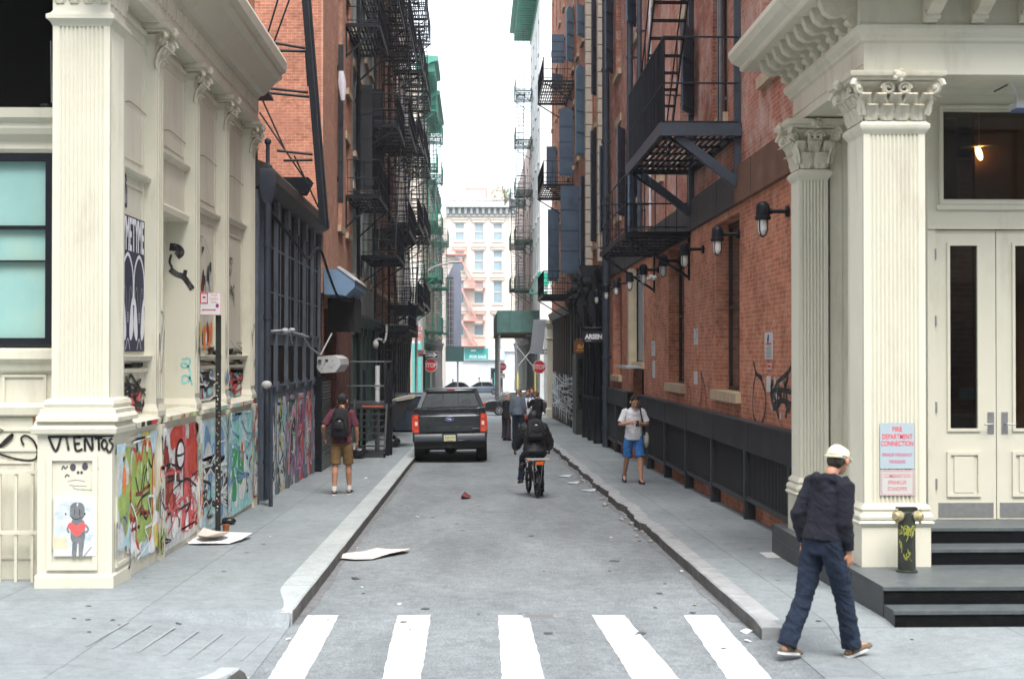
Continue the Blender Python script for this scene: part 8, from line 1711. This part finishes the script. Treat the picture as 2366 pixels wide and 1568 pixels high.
# black steel stairs and loading platform
t = thing('metal_stairs', 'black steel loading stairs with rungs and rails on the left pavement', 'stairs', (-2.9, 38.4, zs(38.4)))
Y = 38.4; P = lambda x: at(x, 900, Y).x; Z = lambda y: ZY(y, Y); xl, xr = P(815), P(891); RG = M('worn_black_steel', (.05, .052, .055), .4, .4, 12, metal=.3)
mb = MB()
for k in range(8): z = zs(Y) + .17 + k * .165; yy = Y - .45 + k * .14; mb.box(xl, xr, yy, yy + .16, z - .02, z); mb.box(xl, xr, yy - .01, yy, z - .035, z + .004)
mb.build('tread', RG, t)
for x in (xl, xr):
    mb = MB(); mb.bar((x, Y - .5, zs(Y) + .1), (x, Y + .7, zs(Y) + 1.5), .05, .12); mb.box(x - .03, x + .03, Y - .52, Y - .44, zs(Y), zs(Y) + .25); mb.build('stringer', BLACK, t)
zp = zs(Y) + 1.42
mb = MB(); mb.box(P(800), P(900), Y + .65, Y + 3.4, zp - .1, zp, 0); mb.box(P(832), P(882), Y + .63, Y + .65, zp - .16, zp - .05, 1); mb.build('platform', [RG, M('faded_red_lettering', (.45, .12, .07), .7, .5, 30)], t)
mb = MB()
for zz in (.62, 1.28): mb.tube([(P(796), Y + .7, zp + zz - .14), (P(886), Y + .7, zp + zz - .14)], .022, 7)
for zz in (.5, 1.14): mb.tube([(P(886), Y + .7, zp + zz), (P(886), Y + 3.3, zp + zz)], .02, 6)
for x, y in ((P(803), Y + .7), (P(886), Y + .7), (P(886), Y + 3.3)): mb.tube([(x, y, zs(Y)), (x, y, zp + 1.15)], .028, 7)
mb.build('railing', RG, t)
for x, y in ((P(893), Y + .6), (P(898), Y + .9), (P(820), Y + 3.2)): mb = MB(); mb.bar((x, y, zs(Y)), (x, y, zp + .9), .09, .09, 0, (0, 1, 0)); mb.build('post', BLACK, t)
mb = MB(); Y2 = 40.8; mb.tube([(at(872, 900, Y2).x, Y2, zs(Y2)), (at(872, 900, Y2).x, Y2, 1.9)], .07, 10); mb.tube([(at(872, 900, Y2).x, Y2, 1.25), (at(872, 900, Y2).x, Y2, 1.4)], .085, 10); mb.tube([(at(866, 900, Y2).x, Y2, .75), (at(878, 900, Y2).x, Y2, .75)], .06, 8)
tag(mb.build('drain_pipe', M('pvc_white', (.52, .54, .56), .5), None, 40), 'white plastic drain pipe behind the black loading stairs', 'pipe')
mb = MB(); Y2 = 43.5; a = at(905, 928, Y2); b = at(950, 918, Y2); 
mb.prism([(a.x, ZY(945, Y2)), (a.x, ZY(925, Y2)), (b.x, ZY(916, Y2)), (b.x + .05, ZY(920, Y2)), (b.x - .12, ZY(940, Y2)), (b.x - .5, ZY(985, Y2)), (a.x, ZY(985, Y2))], 'y', Y2, Y2 + 2.2, 0); mb.prism([(a.x, ZY(929, Y2)), (a.x, ZY(923, Y2)), (b.x, ZY(914, Y2)), (b.x + .06, ZY(920, Y2))], 'y', Y2 - .04, Y2 + 2.24, 1)
tag(mb.build('garbage_cart', [BLACKM, M('weathered_board', (.3, .28, .24), .8, .3, 12)]), 'black waste cart with a weathered board on top beside the loading stairs', 'cart')
for i, (y, lab) in enumerate(((43.9, 'black tied rubbish bag at the foot of the waste cart'), (37.6, 'dark crumpled sack on the ground under the loading stairs'))):
    mb = MB(); mb.ell((-3.1 if i else -2.55, y, zs(y) + .16), .22, .2, .17, 0, 16, 10); mb.ell((-3.05 if i else -2.5, y, zs(y) + .33), .05, .05, .05, 0, 8, 6); o = mb.build('rubbish_bag', M('bin_bag', (.015, .016, .018), .3, .2, 9), None, 60)
    for v in o.data.vertices: v.co += v.normal * .05 * noise.noise(v.co * 9)
    tag(o, lab, 'bag')
# ------------------------------------------------------------ litter
def sheet_litter(lab, pts, Yh, h, mat, name, cat, seed, curl=.05):
    """crumpled flat card: outline in picture units laid on the ground plane, triangulated with bumps"""
    rd = random.Random(seed); G = [onroad(x, y, h + .006) for x, y in pts]; c = sum(G, Vector()) / len(G); rings = 4; mb = MB(); rows = []
    for k in range(rings + 1):
        q = k / rings; rows.append([c.lerp(g, q) + Vector((0, 0, .008 + curl * (q ** 2) * abs(noise.noise(g * 2 + Vector((seed, q, 0)))) )) for g in G])
    for k in range(rings):
        for i in range(len(G)): j = (i + 1) % len(G); mb.face([rows[k][i], rows[k][j], rows[k+1][j], rows[k+1][i]])
    for k in range(rings):
        for i in range(len(G)): j = (i + 1) % len(G); d = Vector((0, 0, -.004)); mb.face([rows[k][i] + d, rows[k+1][i] + d, rows[k+1][j] + d, rows[k][j] + d])
    return tag(mb.build(name, mat), lab, cat)
CARD = M('pale_cardboard', (.58, .52, .46), .8, .12, 8, dirt=(.4, .36, .3), dirt_amt=.6, dirt_scale=3); WPAP = M('litter_white', (.62, .64, .66), .8, .1, 10)
sheet_litter('flat pale cardboard lying in the road left of centre', [(768, 1292), (800, 1284), (840, 1276), (870, 1271), (905, 1273), (948, 1272), (940, 1278), (900, 1285), (860, 1293), (820, 1295)], 0, 0, CARD, 'cardboard_sheet', 'cardboard', 1, .10)
sheet_litter('wide white cardboard sheet at the foot of the sign post', [(425, 1243), (440, 1237), (470, 1240), (520, 1236), (583, 1243), (560, 1251), (530, 1258), (470, 1260), (435, 1258)], 0, .125, M('white_card', (.66, .67, .68), .8, .05, 6), 'cardboard_sheet', 'cardboard', 2, .16)
sheet_litter('tan crumpled cardboard on top of the white sheet against the wall', [(455, 1244), (470, 1234), (500, 1234), (530, 1238), (510, 1248), (475, 1250)], 0, .16, CARD, 'cardboard_sheet', 'cardboard', 3, .2)
sheet_litter('reddish-brown scrap lying in the gutter before the cardboard', [(757, 1292), (770, 1289), (786, 1293), (780, 1299), (764, 1299)], 0, 0, M('scrap_red_brown', (.16, .04, .04), .8), 'paper_scrap', 'litter', 4, .1)
sheet_litter('dark red leaf-like scrap in the road before the cyclist', [(1064, 1149), (1074, 1145), (1080, 1147), (1090, 1149), (1078, 1152), (1068, 1153)], 0, 0, M('scrap_red_brown', (.16, .04, .04), .8), 'paper_scrap', 'litter', 5, .2)
mb = MB(); p = onroad(528, 1211, .13); mb.ell(p + Vector((0, 0, .05)), .11, .09, .06, 0, 12, 8); o = mb.build('crumpled_bag', M('bin_bag', (.015, .016, .018), .3, .2, 9), None, 60); tag(o, 'small black crumpled bag beside the foot of the sign post', 'bag')
mb = MB(); p = onroad(522, 1226, .13); mb.lathe(p, [(.04, 0), (.05, .09), (.045, .09)], 12); tag(mb.build('paper_cup', M('cup_rust', (.3, .09, .03), .7)), 'rust brown cup lying by the sign post', 'cup')
mb = MB(); rd = random.Random(11)
for k in range(55):
    side = rd.random(); y = 11.5 + 60 * rd.random() ** 1.3
    if side < .45: x = XKR - .03 - abs(rd.gauss(0, .22)); h = 0
    elif side < .6: x = XKL + .05 + abs(rd.gauss(0, .2)); h = 0
    elif side < .72: x = XKL - .4 - 1.4 * rd.random(); h = .13
    else: x = XKL + (XKR - XKL) * rd.random(); h = 0
    if -1.9 < x < .5 and 36 < y < 45: continue
    s = .012 + .05 * rd.random() ** 2.5; a = rd.random() * 3; u = Vector((math.cos(a), math.sin(a), .1)) * s; v = Vector((-math.sin(a), math.cos(a), .15)) * s * (.4 + .5 * rd.random()); c = Vector((x, y, zr(y) + h + .012)); m_ = rd.choice([0, 0, 0, 1, 2])
    P = [c - u - v, c + u - v * .6, c + u * .7 + v, c - u * .8 + v * .9]; mb.face(P, m_); mb.face([p - Vector((0, 0, .006)) for p in P][::-1], m_)
for k in range(34):                             # broken kerb rubble on the right
    y = 19 + 14 * rd.random(); x = XKR - .02 - .16 * rd.random(); s = .015 + .035 * rd.random(); mb.ell((x, y, zr(y) + s * .4), s, s * 1.3, s * .6, 3, 6, 5)
tag(mb.build('litter', [WPAP, M('litter_tan', (.3, .26, .2), .8), M('litter_dark', (.06, .06, .06), .8), M('rubble_grey', (.26, .26, .26), .9)]), 'scattered paper scraps and kerb crumbs along the gutters', 'litter', None, 'stuff')
mb = MB()
for k in range(3): y = 28 + k * 2.1; x = XKR - .2 - .25 * rd.random(); mb = MB(); P = [Vector((x - .14, y, zr(y) + .02)), Vector((x + .1, y - .12, zr(y) + .01)), Vector((x + .16, y + .1, zr(y) + .05)), Vector((x - .06, y + .22, zr(y) + .02))]; mb.face(P); mb.face([p - Vector((0, 0, .008)) for p in P][::-1]); tag(mb.build('paper_scrap', M('litter_grey', (.38, .40, .42), .8, .2, 12)), 'pale flattened paper lying by the right kerb near the cyclist', 'litter', 'white papers by the right kerb')
# ------------------------------------------------------------ air
hz = bpy.data.materials.new('air'); hz.use_nodes = True; _t = hz.node_tree; _t.nodes.clear()
_o = _t.nodes.new('ShaderNodeOutputMaterial'); _v = _t.nodes.new('ShaderNodeVolumePrincipled'); _v.inputs['Color'].default_value = (.97, .98, 1, 1); _v.inputs['Density'].default_value = .0004; _v.inputs['Anisotropy'].default_value = .2
_t.links.new(_v.outputs[0], _o.inputs['Volume'])
mb = MB(); mb.box(-320, 320, -45, 620, -6, 42); tag(mb.build('haze', hz), 'thin pale summer air filling the whole alley', 'haze', None, 'stuff')
